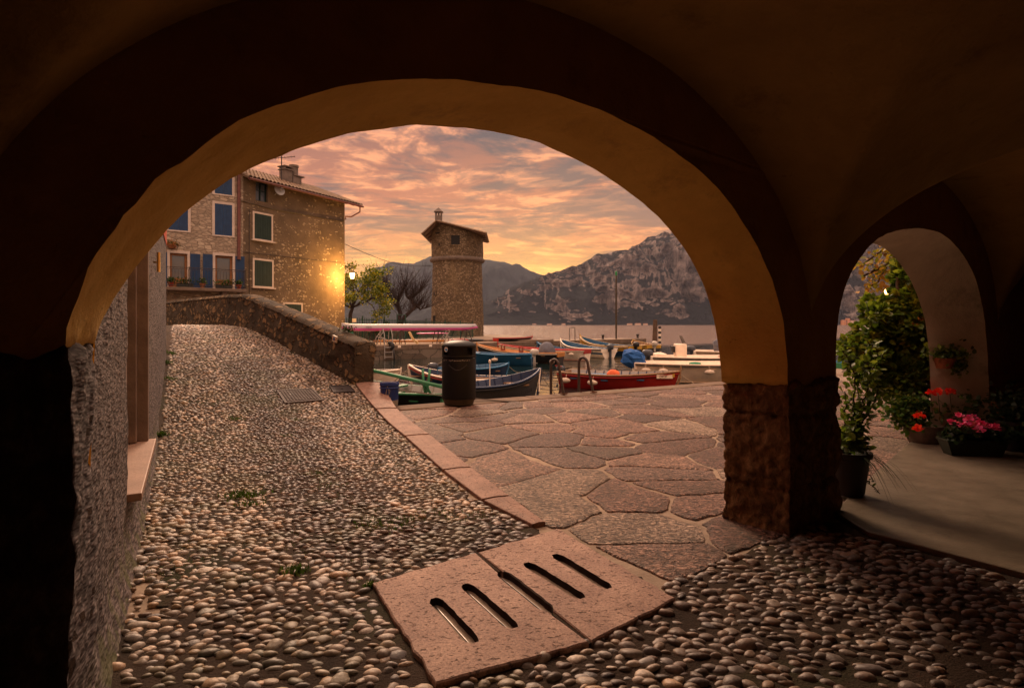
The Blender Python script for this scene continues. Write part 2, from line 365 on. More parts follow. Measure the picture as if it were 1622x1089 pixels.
# ================================================ instanced geometry as one mesh (numpy)
def ico(sub):
    bm = bmesh.new(); bmesh.ops.create_icosphere(bm, subdivisions=sub, radius=1)
    v = np.array([x.co[:] for x in bm.verts]); f = np.array([[q.index for q in x.verts] for x in bm.faces]); bm.free(); return v, f
def bulk_mesh(name, chunks, mat, parent=None, smooth=True):
    """chunks: list of (verts (n,k,3), faces (m,3|4), colours (n,3))"""
    V = []; L = []; LT = []; CO = []; off = 0
    for vs, fs, cs in chunks:
        n, k, _ = vs.shape
        V.append(vs.reshape(-1, 3)); idx = (fs[None]+(np.arange(n)*k)[:, None, None]+off).reshape(-1)
        L.append(idx); LT.append(np.full(n*len(fs), fs.shape[1])); off += n*k
        CO.append(np.repeat(cs, k, axis=0))
    V = np.concatenate(V); L = np.concatenate(L); LT = np.concatenate(LT); CO = np.concatenate(CO)
    me = bpy.data.meshes.new(name); me.vertices.add(len(V)); me.vertices.foreach_set('co', V.ravel().astype(np.float32))
    me.loops.add(len(L)); me.loops.foreach_set('vertex_index', L.astype(np.int32))
    me.polygons.add(len(LT)); st = np.concatenate([[0], np.cumsum(LT)[:-1]])
    me.polygons.foreach_set('loop_start', st.astype(np.int32)); me.polygons.foreach_set('loop_total', LT.astype(np.int32))
    if smooth: me.polygons.foreach_set('use_smooth', np.ones(len(LT), bool))
    a = me.color_attributes.new('Col', 'FLOAT_COLOR', 'POINT')
    a.data.foreach_set('color', np.concatenate([CO, np.ones((len(CO), 1))], 1).astype(np.float32).ravel())
    me.materials.append(mat); me.update(calc_edges=True); me.validate()
    o = bpy.data.objects.new(name, me); C.objects.link(o)
    if parent: o.parent = parent
    return o

# ================================================ water and land
m, T = newmat('lake_water'); c = objco(T)
h1 = T.noise(T.mapv(c, scale=(0.5, 1.0, 1), rot=(0, 0, R(-8))), 1.3, 2, 0.45, 0.6); h2 = T.noise(T.mapv(c, scale=(0.6, 1.3, 1)), 6.0, 3, 0.5); h3 = T.noise(c, 0.12, 3, 0.5)
sy = T.n('ShaderNodeSeparateXYZ', {0: c})
# the harbour basin behind the mole is calmer than the open lake
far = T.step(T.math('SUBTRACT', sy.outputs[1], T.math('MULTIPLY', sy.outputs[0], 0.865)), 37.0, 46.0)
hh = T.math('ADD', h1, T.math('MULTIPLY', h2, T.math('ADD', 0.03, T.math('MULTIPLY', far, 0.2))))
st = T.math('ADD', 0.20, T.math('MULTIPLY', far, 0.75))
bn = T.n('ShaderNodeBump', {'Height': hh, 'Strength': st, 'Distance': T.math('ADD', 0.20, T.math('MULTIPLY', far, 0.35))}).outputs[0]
finish(T, T.mix(far, T.mix(h3, (0.006, 0.014, 0.014), (0.010, 0.020, 0.020)), (0.21, 0.145, 0.115)), T.math('ADD', 0.03, T.math('MULTIPLY', far, 0.09)), bn, 0.5, IOR=1.33)  # open lake: brightness of the reflected sky painted into the base colour
WZ = -0.6
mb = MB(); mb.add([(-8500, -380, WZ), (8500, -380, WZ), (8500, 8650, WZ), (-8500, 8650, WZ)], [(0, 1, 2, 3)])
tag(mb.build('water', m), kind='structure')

KL = [(0.15, 3.95), (-0.23, 4.52), (-0.68, 5.5), (-1.37, 7.2), (-2.1, 8.8), (-2.84, 10.28)]    # kerb, road side
KR = [(0.24, 4.0), (-0.02, 4.62), (-0.42, 5.6), (-1.08, 7.3), (-1.80, 8.9), (-2.40, 10.45)]   # kerb, quay side
QN = Vector((-0.503, 0.864, 0)); QD = Vector((0.864, 0.503, 0)); Q0 = Vector((-2.06, 9.72, 0))
qa = Q0; qb = Q0+QD*48
mb = MB()
mb.prism([(qa.x, qa.y), (-2.45, 10.62), (-12, 18), (-12, -8), (60, -8), (qb.x+14, qb.y), (qb.x, qb.y)][::-1], -2.0, -0.012)
tag(mb.build('quay', M_joint), kind='structure')
# stone rim along the water
mb = MB(); k = 0.0
while k < 46:
    L = random.uniform(1.0, 1.7); a0 = Q0+QD*(k+0.006); a1 = Q0+QD*(k+L-0.006); w = 0.42
    z = random.uniform(0.012, 0.020)
    mb.prism([(p.x, p.y) for p in (a0-QN*w, a1-QN*w, a1+QN*0.05, a0+QN*0.05)], -0.3, z); k += L
tag(mb.build('quay_rim', M_rim, bevel=0.02), kind='structure')

# land on the far side of the basin with the mole (top z=.21)
LZ = 0.21; MN = Vector((-0.654, 0.757, 0)); MD = Vector((0.757, 0.654, 0)); M0 = Vector((-7.9, 32, 0))
def mole(k, s=0.0, z=0.0): return M0+MD*k+MN*s+Vector((0, 0, z))
poly = [mole(-48), mole(25.6), mole(25.6, 2.9), mole(9, 2.9), (1.6, 56), (0.8, 64), (-4, 69), (-30, 80), (-90, 80), (-90, 10)]
mb = MB(); mb.prism([(p[0], p[1]) for p in poly], -2.0, LZ)
tag(mb.build('harbour_ground', M_joint), kind='structure')
mb = MB(); k = -20
while k < 25.5:
    L = random.uniform(1.8, 3.2); L = min(L, 25.64-k)
    a0 = mole(k+0.01, -0.04); a1 = mole(k+L-0.01, -0.04); b1 = mole(k+L-0.01, 0.5); b0 = mole(k+0.01, 0.5)
    mb.prism([(p.x, p.y) for p in (a0, a1, b1, b0)], LZ-0.28, LZ+0.02); k += L
tag(mb.build('mole_coping', M_rim, bevel=0.03), kind='structure')
mb = MB(); a0 = mole(-20, -0.025); a1 = mole(25.63, -0.025); a2 = mole(25.63, 2.93); a3 = mole(-20, 0.3); a4 = mole(25.4, 2.93); a5 = mole(25.4, 0.3)
mb.prism([(p.x, p.y) for p in (a0, a1, a2, a4, a5, a3)], -2.0, LZ-0.28)
tag(mb.build('mole_wall', M_mole), kind='structure')

# ================================================ pebble road
pts_dark = [onramp(a, b) for a, b in [(395, 575), (430, 640), (470, 720), (520, 800), (600, 850), (740, 850)]]
def seg_d(p, a, b):
    ab = b-a; t = np.clip(((p-a)@ab)/(ab@ab), 0, 1); return np.linalg.norm(p-(a+t[:, None]*ab), axis=1)
def kx(y, K=KL):
    ys = [p[1] for p in K]; xs = [p[0] for p in K]; return np.interp(y, ys, xs)
PI_ = [(-2.85, 10.25), (-4.6, 11.95), (-6.4, 13.6), (-8.8, 15.7), (-11.5, 18.2), (-17, 23)]   # parapet, road side
SLABQ = [G(589, 922, .026), G(690, 1080, .026), G(1070, 946, .026), G(883, 836, .026)]   # ccw
def in_quad(x, y, Q, grow=0.0):
    r = np.ones_like(x, bool)
    for a, b in zip(Q, Q[1:]+Q[:1]):
        e = (b-a); e = e/math.hypot(e.x, e.y); r &= ((x-a.x)*e.y-(y-a.y)*e.x) < grow
    return r
def wallx(y): return -0.2736-0.5736*y-0.0*y
def in_road(x, y, pad=0.0):
    t = (x-AO.x)*0.8+(y-AO.y)*0.6; s = -(x-AO.x)*0.6+(y-AO.y)*0.8
    inside = (s <= 0.02) & (t < 0.36-pad) & (s > -3.9)
    py_ = np.interp(x, [p[0] for p in PI_][::-1], [p[1] for p in PI_][::-1])
    out = (s > 0.0) & (x > wallx(y)-pad) & ((t < -1.24) | (s > 1.0)) & np.where(y < 10.28, x < kx(y)-pad, True) & ((y < py_-pad) | ((x > -2.85) & (y < 10.28))) & (x < 0.2)
    out = out & ~((s < 0.42) & (t < -3.82))
    slab = in_quad(x, y, SLABQ, 0.025)
    return (inside | out) & ~slab
# bed sheet
xs = np.arange(-18, 3.4, 0.11); ys = np.arange(-1.0, 24, 0.11)
mb = MB(); idx = {}
X_, Y_ = np.meshgrid(xs, ys, indexing='ij'); 
cx = X_[:-1, :-1]+0.055; cy = Y_[:-1, :-1]+0.055
tt = (cx-AO.x)*0.8+(cy-AO.y)*0.6; ss = -(cx-AO.x)*0.6+(cy-AO.y)*0.8
ok = in_road(cx, cy, -0.14) | ((ss < 0.3) & (tt > -5.5) & (tt < 0.36)) | ((ss >= 0) & (ss < 1.1) & (tt > -3.9) & (tt < -1.2) & (cx < 0.6))
ok |= (ss > 0) & (cx > wallx(cy)-0.4) & (cy < np.interp(cx, [p[0] for p in PI_][::-1], [p[1] for p in PI_][::-1])+0.3) & (cx < -2.9)
ok |= (ss > 0) & (ss < 1.3) & (cx < 0.2) & (cx > wallx(cy)-.3) & (tt > -4.2)
ok &= ~in_quad(cx, cy, SLABQ, -0.085)
OUT = (~in_road(X_, Y_, 0.0)) & ((-(X_-AO.x)*.6+(Y_-AO.y)*.8) > 0.0) & (((X_-AO.x)*.8+(Y_-AO.y)*.6) > -2.2) & (X_ > -2.6) & ~in_quad(X_, Y_, SLABQ, 0.03)
Hh = ramp_h(X_, Y_)
vs = []; fs = []
for i in range(len(xs)-1):
    for j in range(len(ys)-1):
        if ok[i, j]:
            q = []
            for a, b in ((i, j), (i+1, j), (i+1, j+1), (i, j+1)):
                if (a, b) not in idx:
                    idx[(a, b)] = len(vs); vs.append((xs[a], ys[b], float(Hh[a, b])+0.004*nz(xs[a], ys[b], 0, 2.0)-(.035 if OUT[a, b] else 0)))
                q.append(idx[(a, b)])
            fs.append(tuple(q))
mb.add(vs, fs); road = tag(mb.build('road', M_bed, smooth=True), kind='structure')

def scatter_pebbles():
    chunks = []
    v1, f1 = ico(1); v2, f2 = ico(2)
    # rows across the line of sight, with jitter
    P0 = []; y = 0.7
    while y < 16.5:
        dx = 0.065 if y < 3.4 else 0.061
        dy = 0.043 if y < 3.4 else 0.041
        x0 = max(-9.6, -0.72*y-0.6) if y > 0 else -1; x1 = min(3.4, 1.6*y+0.5)
        x1 = min(x1, 3.3 if y < 4.3 else 0.3)
        n = int((x1-x0)/dx); xx = x0+np.arange(n)*dx+rng.uniform(0, dx)+rng.uniform(-.022, .022, n)
        P0.append(np.stack([xx, y+rng.uniform(-.018, .018, n)+0.02*np.sin(xx*3.1+y)], 1)); y += dy
    p = np.concatenate(P0)
    keep = in_road(p[:, 0], p[:, 1], 0.035); p = p[keep]
    t = (p[:, 0]-AO.x)*0.8+(p[:, 1]-AO.y)*0.6; s = -(p[:, 0]-AO.x)*0.6+(p[:, 1]-AO.y)*0.8
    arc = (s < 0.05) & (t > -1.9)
    # drop some: bare mortar spots
    bare = np.array([fbm(a, b, 0, 1.6, 3.3) for a, b in p]); drop = (bare > 0.62) & (rng.random(len(p)) < 0.4)
    drop |= rng.random(len(p)) < 0.025
    drop |= arc & (rng.random(len(p)) < .07)
    drop |= arc & (s > -0.3) & (rng.random(len(p)) < 0.2)
    p = p[~drop]; arc = arc[~drop]; t = t[~drop]; s = s[~drop]; n = len(p)
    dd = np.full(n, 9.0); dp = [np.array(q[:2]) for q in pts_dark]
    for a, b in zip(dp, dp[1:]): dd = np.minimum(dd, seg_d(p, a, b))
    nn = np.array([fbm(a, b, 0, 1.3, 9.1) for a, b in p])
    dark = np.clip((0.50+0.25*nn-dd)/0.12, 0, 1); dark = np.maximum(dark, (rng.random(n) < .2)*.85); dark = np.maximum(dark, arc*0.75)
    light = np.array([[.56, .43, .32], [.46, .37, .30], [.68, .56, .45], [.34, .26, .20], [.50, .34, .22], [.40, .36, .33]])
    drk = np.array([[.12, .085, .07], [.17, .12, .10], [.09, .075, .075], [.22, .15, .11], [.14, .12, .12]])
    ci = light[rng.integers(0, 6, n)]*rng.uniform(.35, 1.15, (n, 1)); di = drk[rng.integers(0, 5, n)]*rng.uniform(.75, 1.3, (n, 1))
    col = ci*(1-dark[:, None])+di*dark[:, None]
    gm = np.clip(np.array([fbm(a_, b_, 0, 2.1, 5.5) for a_, b_ in p])*2.2-.25, 0, .38)[:, None]*(~arc)[:, None]; col = col*(1-gm)+gm*np.array([.14, .14, .065])*rng.uniform(.6, 1.4, (n, 1))
    size = rng.lognormal(0, 0.24, n); near = p[:, 1] < 4.6
    a = 0.0290*size; a = np.where(arc, a*1.12, a); b = a*rng.uniform(.48, .85, n); cz = a*rng.uniform(.36, .62, n)
    b = np.minimum(b, 0.040); a = np.minimum(a, 0.062)
    ang = rng.normal(0.12, 0.35, n); ang = np.where(arc, ang-0.25, ang)
    tilt = rng.normal(0, .16, n)
    hz = ramp_h(p[:, 0], p[:, 1])
    def make(sel, vt, ft, rough):
        k = sel.sum()
        v = vt[None]*np.stack([a[sel], b[sel], cz[sel]], 1)[:, None]
        if rough:
            q = vt@rng.normal(0, 1, (3, 6)); ph = rng.uniform(0, 6, (k, 1, 6)); am = rng.normal(0, .075, (k, 1, 6))
            v = v*(1+(np.sin(q[None]*1.5+ph)*am).sum(-1))[..., None]
        ct, st = np.cos(tilt[sel])[:, None], np.sin(tilt[sel])[:, None]
        y_, z_ = v[..., 1]*ct-v[..., 2]*st, v[..., 1]*st+v[..., 2]*ct
        ca, sa = np.cos(ang[sel])[:, None], np.sin(ang[sel])[:, None]
        x2 = v[..., 0]*ca-y_*sa; y2 = v[..., 0]*sa+y_*ca
        out = np.stack([x2+p[sel, 0][:, None], y2+p[sel, 1][:, None], z_+(hz[sel]+cz[sel]*rng.uniform(-0.50, .05, k))[:, None]], -1)
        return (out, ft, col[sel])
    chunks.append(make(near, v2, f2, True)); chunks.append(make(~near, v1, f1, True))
    print('pebbles', n)
    return bulk_mesh('pebbles', chunks, M_pebble, road)
scatter_pebbles()

# ================================================ flagstones (irregular crazy paving, one sheet of stones)
def clip(poly, n, d):
    out = []
    for i in range(len(poly)):
        p, q = poly[i-1], poly[i]; a = p[0]*n[0]+p[1]*n[1]-d; b = q[0]*n[0]+q[1]*n[1]-d
        if (a < 0) != (b < 0):
            t = a/(a-b); out.append((p[0]+(q[0]-p[0])*t, p[1]+(q[1]-p[1])*t))
        if b < 0: out.append(q)
    return out
seeds = []
for i in range(-6, 34):
    for j in range(-4, 26):
        x = i*0.70+random.uniform(-.38, .38)+(j % 2)*.35; y = 3+j*0.60+random.uniform(-.32, .32)
        if random.random() < 0.16: continue
        seeds.append((x, y))
S_ = np.array(seeds); mb = MB(); cols = []
mate = {}
for i_ in range(len(seeds)):
    if i_ in mate or random.random() > .34: continue
    o_ = np.argsort(((S_-S_[i_])**2).sum(1))[random.randint(1, 2)]
    if o_ not in mate: mate[i_] = o_; mate[o_] = i_
scol = {}
for si, (x, y) in enumerate(seeds):
    if (y-9.7)-(x+2.06)*.583 > .6 or y > 21: continue
    d2 = ((S_-S_[si])**2).sum(1); order = np.argsort(d2)[1:18]
    poly = [(x-2, y-2), (x+2, y-2), (x+2, y+2), (x-2, y+2)]
    for o in order:
        nx, ny = S_[o]-S_[si]; L = math.hypot(nx, ny); nx /= L; ny /= L
        gap = -0.035 if mate.get(si) == o else 0.004+0.034*(((min(si, o)*31+max(si, o)*17) % 7)/6)**2
        poly = clip(poly, (nx, ny), nx*(x+S_[o][0])/2+ny*(y+S_[o][1])/2-gap)
        if len(poly) < 3: break
    # bounds: arcade line, slab, kerb, quay rim
    cuts = [((0.6, -0.8), 0.6*AO.x-0.8*AO.y-0.03), ((-0.8, -0.6), -0.8*AO.x-0.6*AO.y+1.20), ((QN.x, QN.y), QN.dot(Q0)-0.45)]
    kk = [(-0.925, -0.379, KR[0]), (-0.925, -0.379, KR[3])]
    for a, b, q in kk[:]: cuts.append(((a, b), a*q[0]+b*q[1]+0.03))
    for n_, d_ in cuts:
        poly = clip(poly, n_, d_)
        if len(poly) < 3: break
    if len(poly) < 3: continue
    ar = abs(sum(poly[i-1][0]*poly[i][1]-poly[i][0]*poly[i-1][1] for i in range(len(poly))))/2
    if ar < 0.02: continue
    # subdivide and roughen outline
    pl = []
    for i in range(len(poly)):
        a = Vector(poly[i-1]); b = Vector(poly[i]); L = (b-a).length; n_ = max(1, int(L/0.07))
        for q in range(n_):
            p = a.lerp(b, q/n_); m_ = 0.045
            pl.append(Vector((p.x+m_*nz(p.x, p.y, 1, 9)+0.045*nz(p.x, p.y, 5, 2.2), p.y+m_*nz(p.x, p.y, 7, 9)+0.045*nz(p.x, p.y, 3, 2.2))))
    cen = sum(pl, Vector((0, 0)))/len(pl)
    sm = []
    for i in range(len(pl)): sm.append((pl[i-1]+pl[i]*6+pl[(i+1) % len(pl)])/8)
    z = random.uniform(-0.004, 0.006); n_ = len(sm)
    if si in mate: z = scol.get(mate[si], (0, z))[1]+.0008
    r0 = [(p.x, p.y, -0.02) for p in sm]
    z -= .001
    r1 = [(*(p+(cen-p).normalized()*0.008), z-0.003) for p in sm]
    r2 = [(*(p+(cen-p).normalized()*0.035), z+0.003) for p in sm]
    r3 = [(*(p.lerp(cen, 0.55)), z+0.005+0.006*nz(p.x, p.y, 2, 4)) for p in sm]
    vs = r0+r1+r2+r3+[(cen.x, cen.y, z+0.006)]; fs = []
    for r_ in range(3):
        for i in range(n_): fs.append((r_*n_+i, r_*n_+(i+1) % n_, (r_+1)*n_+(i+1) % n_, (r_+1)*n_+i))
    for i in range(n_): fs.append((3*n_+i, 3*n_+(i+1) % n_, 4*n_))
    mb.add(vs, fs)
    base = random.choice([(.26, .135, .098), (.30, .165, .122), (.21, .11, .08), (.33, .195, .145), (.23, .14, .11), (.18, .098, .077)])
    if random.random() < .14: base = (.36, .255, .19)
    if mate.get(si) in scol: base = scol[mate[si]][0]
    scol[si] = (base, z)
    f_ = random.uniform(.7, 1.2) if si not in mate else 1.0; cols += [(base[0]*f_, base[1]*f_, base[2]*f_, 1)]*len(vs)
mb.col = cols; fl = tag(mb.build('paving', M_flag, smooth=True, angle=50, recalc=True), kind='structure')

# kerb stones between road and quay
def kerb_pt(K, f):
    n = len(K)-1; i = min(int(f*n), n-1); u = f*n-i; return Vector(K[i]).lerp(Vector(K[i+1]), u)
mb = MB(); fr = [0, .20, .39, .59, .80, 1.0]
for a, b in zip(fr, fr[1:]):
    vs = []; n = 8; a_ = a+0.004; b_ = b-0.004
    rows = []
    for i in range(n+1):
        f = a_+(b_-a_)*i/n; l = kerb_pt(KL, f); r = kerb_pt(KR, f); h = float(ramp_h(l.x, l.y))
        rows.append([(l.x, l.y, -0.3), (l.x, l.y, h+0.022), (*(l.lerp(r, .5)), h+0.028+.003*nz(l.x, l.y, 0, 5)), (r.x, r.y, h*0.93+0.022), (r.x, r.y, -0.9 if f > .93 else -0.05)])
    mb.grid(rows, flip=True)
    for rw, fl_ in ((rows[0], False), (rows[-1], True)):
        o_ = len(mb.v); mb.v += rw; q = tuple(range(o_, o_+5)); mb.f.append(q if fl_ else q[::-1]); mb.mi.append(0)
tag(mb.build('kerb', M_kerb, bevel=0.008, recalc=True), kind='structure')

# concrete floor of the second bay
pl = [A(.37, -3.95, 0), A(.37, -.34, 0), A(.62, -.02, 0), A(1.17, .10, 0), A(3.9, .59, 0), A(4.6, .62, 0), A(6.6, .5, 0), A(6.6, -3.95, 0)]
mb = MB(); mb.prism([(p.x, p.y) for p in pl][::-1], -0.1, 0.035)
tag(mb.build('arcade_floor', M_concrete, bevel=0.01, recalc=True), kind='structure')

# ================================================ mountains
def mat_mountain(name, rockA, rockB, veg, vegamt, hs):
    m, T = newmat(name); c = objco(T); g = T.n('ShaderNodeNewGeometry')
    nzv = T.n('ShaderNodeSeparateXYZ', {0: g.outputs['Normal']}).outputs[2]
    zc = T.n('ShaderNodeSeparateXYZ', {0: c}).outputs[2]
    a = T.noise(T.mapv(c, scale=(1, 1, 1.3), rot=(0, R(25), 0)), 0.0040, 10, 0.72, 0.2); b = T.noise(T.mapv(c, scale=(1, 1, 0.22), rot=(0, R(-8), 0)), 0.020, 10, 0.75); st_ = T.noise(T.mapv(c, scale=(0.35, 0.35, 2.0), rot=(R(12), R(10), 0)), 0.010, 7, 0.65)
    f = T.noise(T.mapv(c, scale=(1, 1, .45)), 0.045, 7, 0.75)
    q = T.math('ADD', T.math('MULTIPLY', T.math('SUBTRACT', nzv, vegamt), 1.3), T.math('ADD', T.math('MULTIPLY', T.math('SUBTRACT', a, .5), 2.4), T.math('MULTIPLY', T.math('SUBTRACT', b, .5), 1.0)))
    q = T.math('ADD', q, T.math('MULTIPLY', T.math('SUBTRACT', 1.0, T.step(zc, 30, 330)), .35))
    vk = T.step(q, -0.10, 0.16)
    rk = T.mix(T.ramp(T.math('ADD', T.math('MULTIPLY', b, .5), T.math('MULTIPLY', st_, .5)), [(.40, 0.0), (.60, 1.0)]), rockA, rockB)
    rk = T.mix(0.8, rk, T.ramp(f, [(.38, .22), (.60, 1.25)]), 'MULTIPLY')
    vg = T.mix(T.ramp(f, [(.3, 0.0), (.7, 1.0)]), tuple(x*.5 for x in veg), veg)
    finish(T, T.mix(vk, rk, vg), 0.95, T.bump(T.math('ADD', T.math('MULTIPLY', b, 1.0), T.math('MULTIPLY', f, .35)), 1.0, hs), 0.05); return m
def hill(name, prof, D0, D1, mat, x0, x1, n, rows, pw, amp, ridge_amp, seed, cliff=0.0):
    xsn = np.linspace(x0, x1, n); zr = np.interp(xsn, [p[0] for p in prof], [p[1] for p in prof])
    rowsP = []
    vsn = list(np.linspace(0, 1, rows))+[1.08, 1.3]
    for v in vsn:
        row = []
        for px_, py_ in zip(xsn, zr):
            D1v = D1; H = CAMZ-(py_-514)/F*D1v; r = rx(px_)
            vv = min(v, 1.0); d_ = D0+(D1v-D0)*v
            prof_h = vv**pw
            if cliff:
                prof_h = (1-cliff)*vv**pw+cliff*(0.5+0.5*math.tanh((vv-0.38)*7))/(0.5+0.5*math.tanh(.62*7))
                prof_h *= min(1, vv*8+0.03)
            z = -3+(H+3)*prof_h
            wx, wy = r*d_, d_
            e = math.sin(math.pi*min(vv, 1))
            nn = fbm(wx, wy, z, 1/420., seed, 6); n2 = 1-abs(noise.noise(Vector((wx/330.+seed, wy/330., z/420.))))*2
            z += (amp*nn*e+ridge_amp*n2*e)*min(1, H/650)**1.2
            if v >= 0.99: z += ridge_amp*.10*fbm(wx, wy, 0, 1/90., seed+4, 4)
            off = (amp*1.1*fbm(wx*1.0, z*1.3, wy*.3, 1/260., seed+2, 5)+amp*.5*noise.noise(Vector((wx/75., z/200., seed)))-amp*(.9 if cliff else 0)*(1-2*abs(noise.noise(Vector((wx/170.+z/900., z/700., seed+9)))))-amp*(.45 if cliff else 0)*(1-2*abs(noise.noise(Vector((wx/55.-z/500., z/260., seed+3))))))*e
            if v > 1: z -= (v-1)*H*1.5
            if v == 0: z = -1.55; off = 0
            row.append((wx+off*.2, wy+off, max(z, -1.55)))
        rowsP.append(row)
    mb = MB(); mb.grid(rowsP)
    return tag(mb.build(name, mat, smooth=True), kind='structure')
Mm1 = mat_mountain('far_mountain', (.10, .09, .09), (.16, .14, .13), (.035, .042, .04), -0.35, 25)
Mm2 = mat_mountain('cliff_mountain', (.095, .080, .082), (.54, .43, .39), (.022, .026, .030), 0.64, 60)
pL = [(100, 470), (400, 462), (540, 452), (575, 440), (593, 430), (613, 416), (624, 414), (637, 417), (655, 417), (672, 410), (683, 406), (720, 400), (766, 410), (797, 415), (834, 427.5), (864, 437), (900, 447), (1000, 462), (1200, 480)]
hill('mountains', pL, 5200, 7600, Mm1, 150, 1200, 300, 60, 1.0, 150, 120, 3.1)
pR = [(640, 514), (690, 504), (767, 478), (797, 470), (835, 452), (878, 437), (908, 427), (918, 427.5), (945, 414), (957, 408), (977, 402), (994, 402), (1007, 392), (1031, 378), (1051, 377), (1071, 372), (1085, 377), (1130, 366), (1200, 340), (1300, 345), (1420, 352), (1500, 330), (1700, 360), (2000, 400)]
hill('hills', pR, 3000, 4300, Mm2, 640, 1800, 760, 200, 0.9, 130, 90, 8.7, cliff=0.55)
pN = [(1140, 460), (1260, 452), (1330, 445), (1370, 447), (1420, 440), (1470, 420), (1520, 430), (1700, 400)]

# far-shore hamlets
Mv = [plain('village_cream', (.62, .45, .34)), plain('village_orange', (.60, .26, .13)), plain('village_grey', (.38, .30, .27))]
Mvr = plain('village_roof', (.28, .13, .09)); Mvw = plain('village_window', (.03, .03, .035))
def village(px, w, h, i, label, y=3000.0):
    x = rx(px)*y; D = 12.0; t = thing('shore_house', label, 'house', (x, y-20, WZ), group='small houses along the far shore')
    mb = MB(); mb.box((0, 0, h/2), (w, D, h)); mb.build('wall', Mv[i % 3], t)
    mb = MB(); mb.add([(-w/2-.6, -D/2-.6, h), (w/2+.6, -D/2-.6, h), (w/2+.6, D/2+.6, h), (-w/2-.6, D/2+.6, h), (-w/2, 0, h+3), (w/2, 0, h+3)], [(0, 1, 5, 4), (2, 3, 4, 5), (0, 4, 3), (1, 2, 5), (0, 3, 2, 1)])
    mb.build('roof', Mvr, t)
    n = max(2, int(w/7))
    for k in range(n):
        for q in range(int(h/5)+1): mb = MB(); mb.box((-w/2+w*(k+.5)/n, -D/2-.05, 2.2+5*q), (1.8, .1, 2.2)); mb.build('window', Mvw, t)
for a in [(996, 26, 6, 0, 'cream shore building left of the wooden pile, left end of the long row'), (1009, 30, 7, 0, 'long cream shore building just left of the wooden pile'), (1021, 22, 6, 0, 'cream shore building nearest the wooden pile'),
          (846, 20, 5, 2, 'grey shore house far behind the orange rimmed boat'), (870, 26, 5, 0, 'low cream shore house below the left foot of the cliff'), (892, 18, 6, 0, 'small cream shore house left of the green mast'),
          (1333, 26, 24, 1, 'tall orange shore house at the left edge of the small arch'), (1339, 20, 33, 1, 'tallest orange house of the hamlet seen through the small arch'), (1346, 30, 22, 0, 'cream shore house right of the tall orange one'), (1356, 34, 14, 2, 'low grey shore house beside the leafy shrub')]:
    village(*a[:4], a[4])
# ================================================ arcade (the vaulted passage the camera stands in)
def resample(pts, n):
    p = [Vector(q) for q in pts]; L = [0]
    for a, b in zip(p, p[1:]): L.append(L[-1]+(b-a).length)
    # catmull-rom smoothed
    out = []
    for i in range(n):
        s = L[-1]*i/(n-1); k = max(j for j in range(len(L)-1) if L[j] <= s+1e-9); u = (s-L[k])/(L[k+1]-L[k])
        p0 = p[max(k-1, 0)]; p1 = p[k]; p2 = p[k+1]; p3 = p[min(k+2, len(p)-1)]
        out.append(0.5*((2*p1)+(p2-p0)*u+(2*p0-5*p1+4*p2-p3)*u*u+(3*p1-p0-3*p2+p3)*u**3))
    return out
N1 = [(-3.83, -.1), (-3.83, .58), (-3.84, 1.09), (-3.855, 1.37), (-3.83, 1.47), (-3.8, 1.58), (-3.745, 1.70), (-3.60, 1.87), (-3.44, 2.04), (-3.21, 2.19), (-2.94, 2.30), (-2.5, 2.41), (-2.2, 2.45), (-1.89, 2.45), (-1.58, 2.42), (-1.16, 2.34), (-0.78, 2.20), (-0.53, 2.02), (-0.31, 1.82), (-0.12, 1.57), (-0.04, 1.35), (-0.02, 1.0), (0, 0.5), (0.0, -.1)]
F1 = [(-3.81, -.1), (-3.81, .6), (-3.81, 1.31), (-3.77, 1.41), (-3.73, 1.51), (-3.64, 1.67), (-3.55, 1.79), (-3.38, 1.94), (-3.11, 2.14), (-2.76, 2.28), (-2.51, 2.35), (-2.22, 2.39), (-1.86, 2.39), (-1.48, 2.34), (-1.1, 2.22), (-0.78, 2.08), (-0.52, 1.89), (-0.33, 1.68), (-0.2, 1.4), (-0.15, 1.08), (-0.06, 0.5), (-.06, -.1)]
N2 = [(.69, -.1), (0.69, 0.53), (0.68, 0.9), (0.67, 1.2), (0.70, 1.48), (0.80, 1.70), (1.0, 1.89), (1.26, 2.05), (1.64, 2.19), (2.13, 2.28), (2.9, 2.32), (3.44, 2.22), (3.95, 2.0), (4.27, 1.68), (4.46, 1.21), (4.53, 0.66), (4.55, -.1)]
F2 = [(.69, -.1), (.69, .5), (.69, .9), (.70, 1.3), (.80, 1.62), (1.0, 1.84), (1.35, 2.03), (1.8, 2.17), (2.2, 2.23), (2.49, 2.23), (2.91, 2.16), (3.31, 1.99), (3.64, 1.76), (3.85, 1.51), (3.97, 1.3), (4.03, 0.87), (4.05, .4), (4.05, -.1)]
arc = thing('arcade_building', 'vaulted passage with ochre plastered arches on rough stone piers, framing the harbour', 'arcade', A(0, 0, 0))
AL = lambda t, s, z: WD*t+WN*s+Vector((0, 0, z))     # local to the arcade empty
curves = []
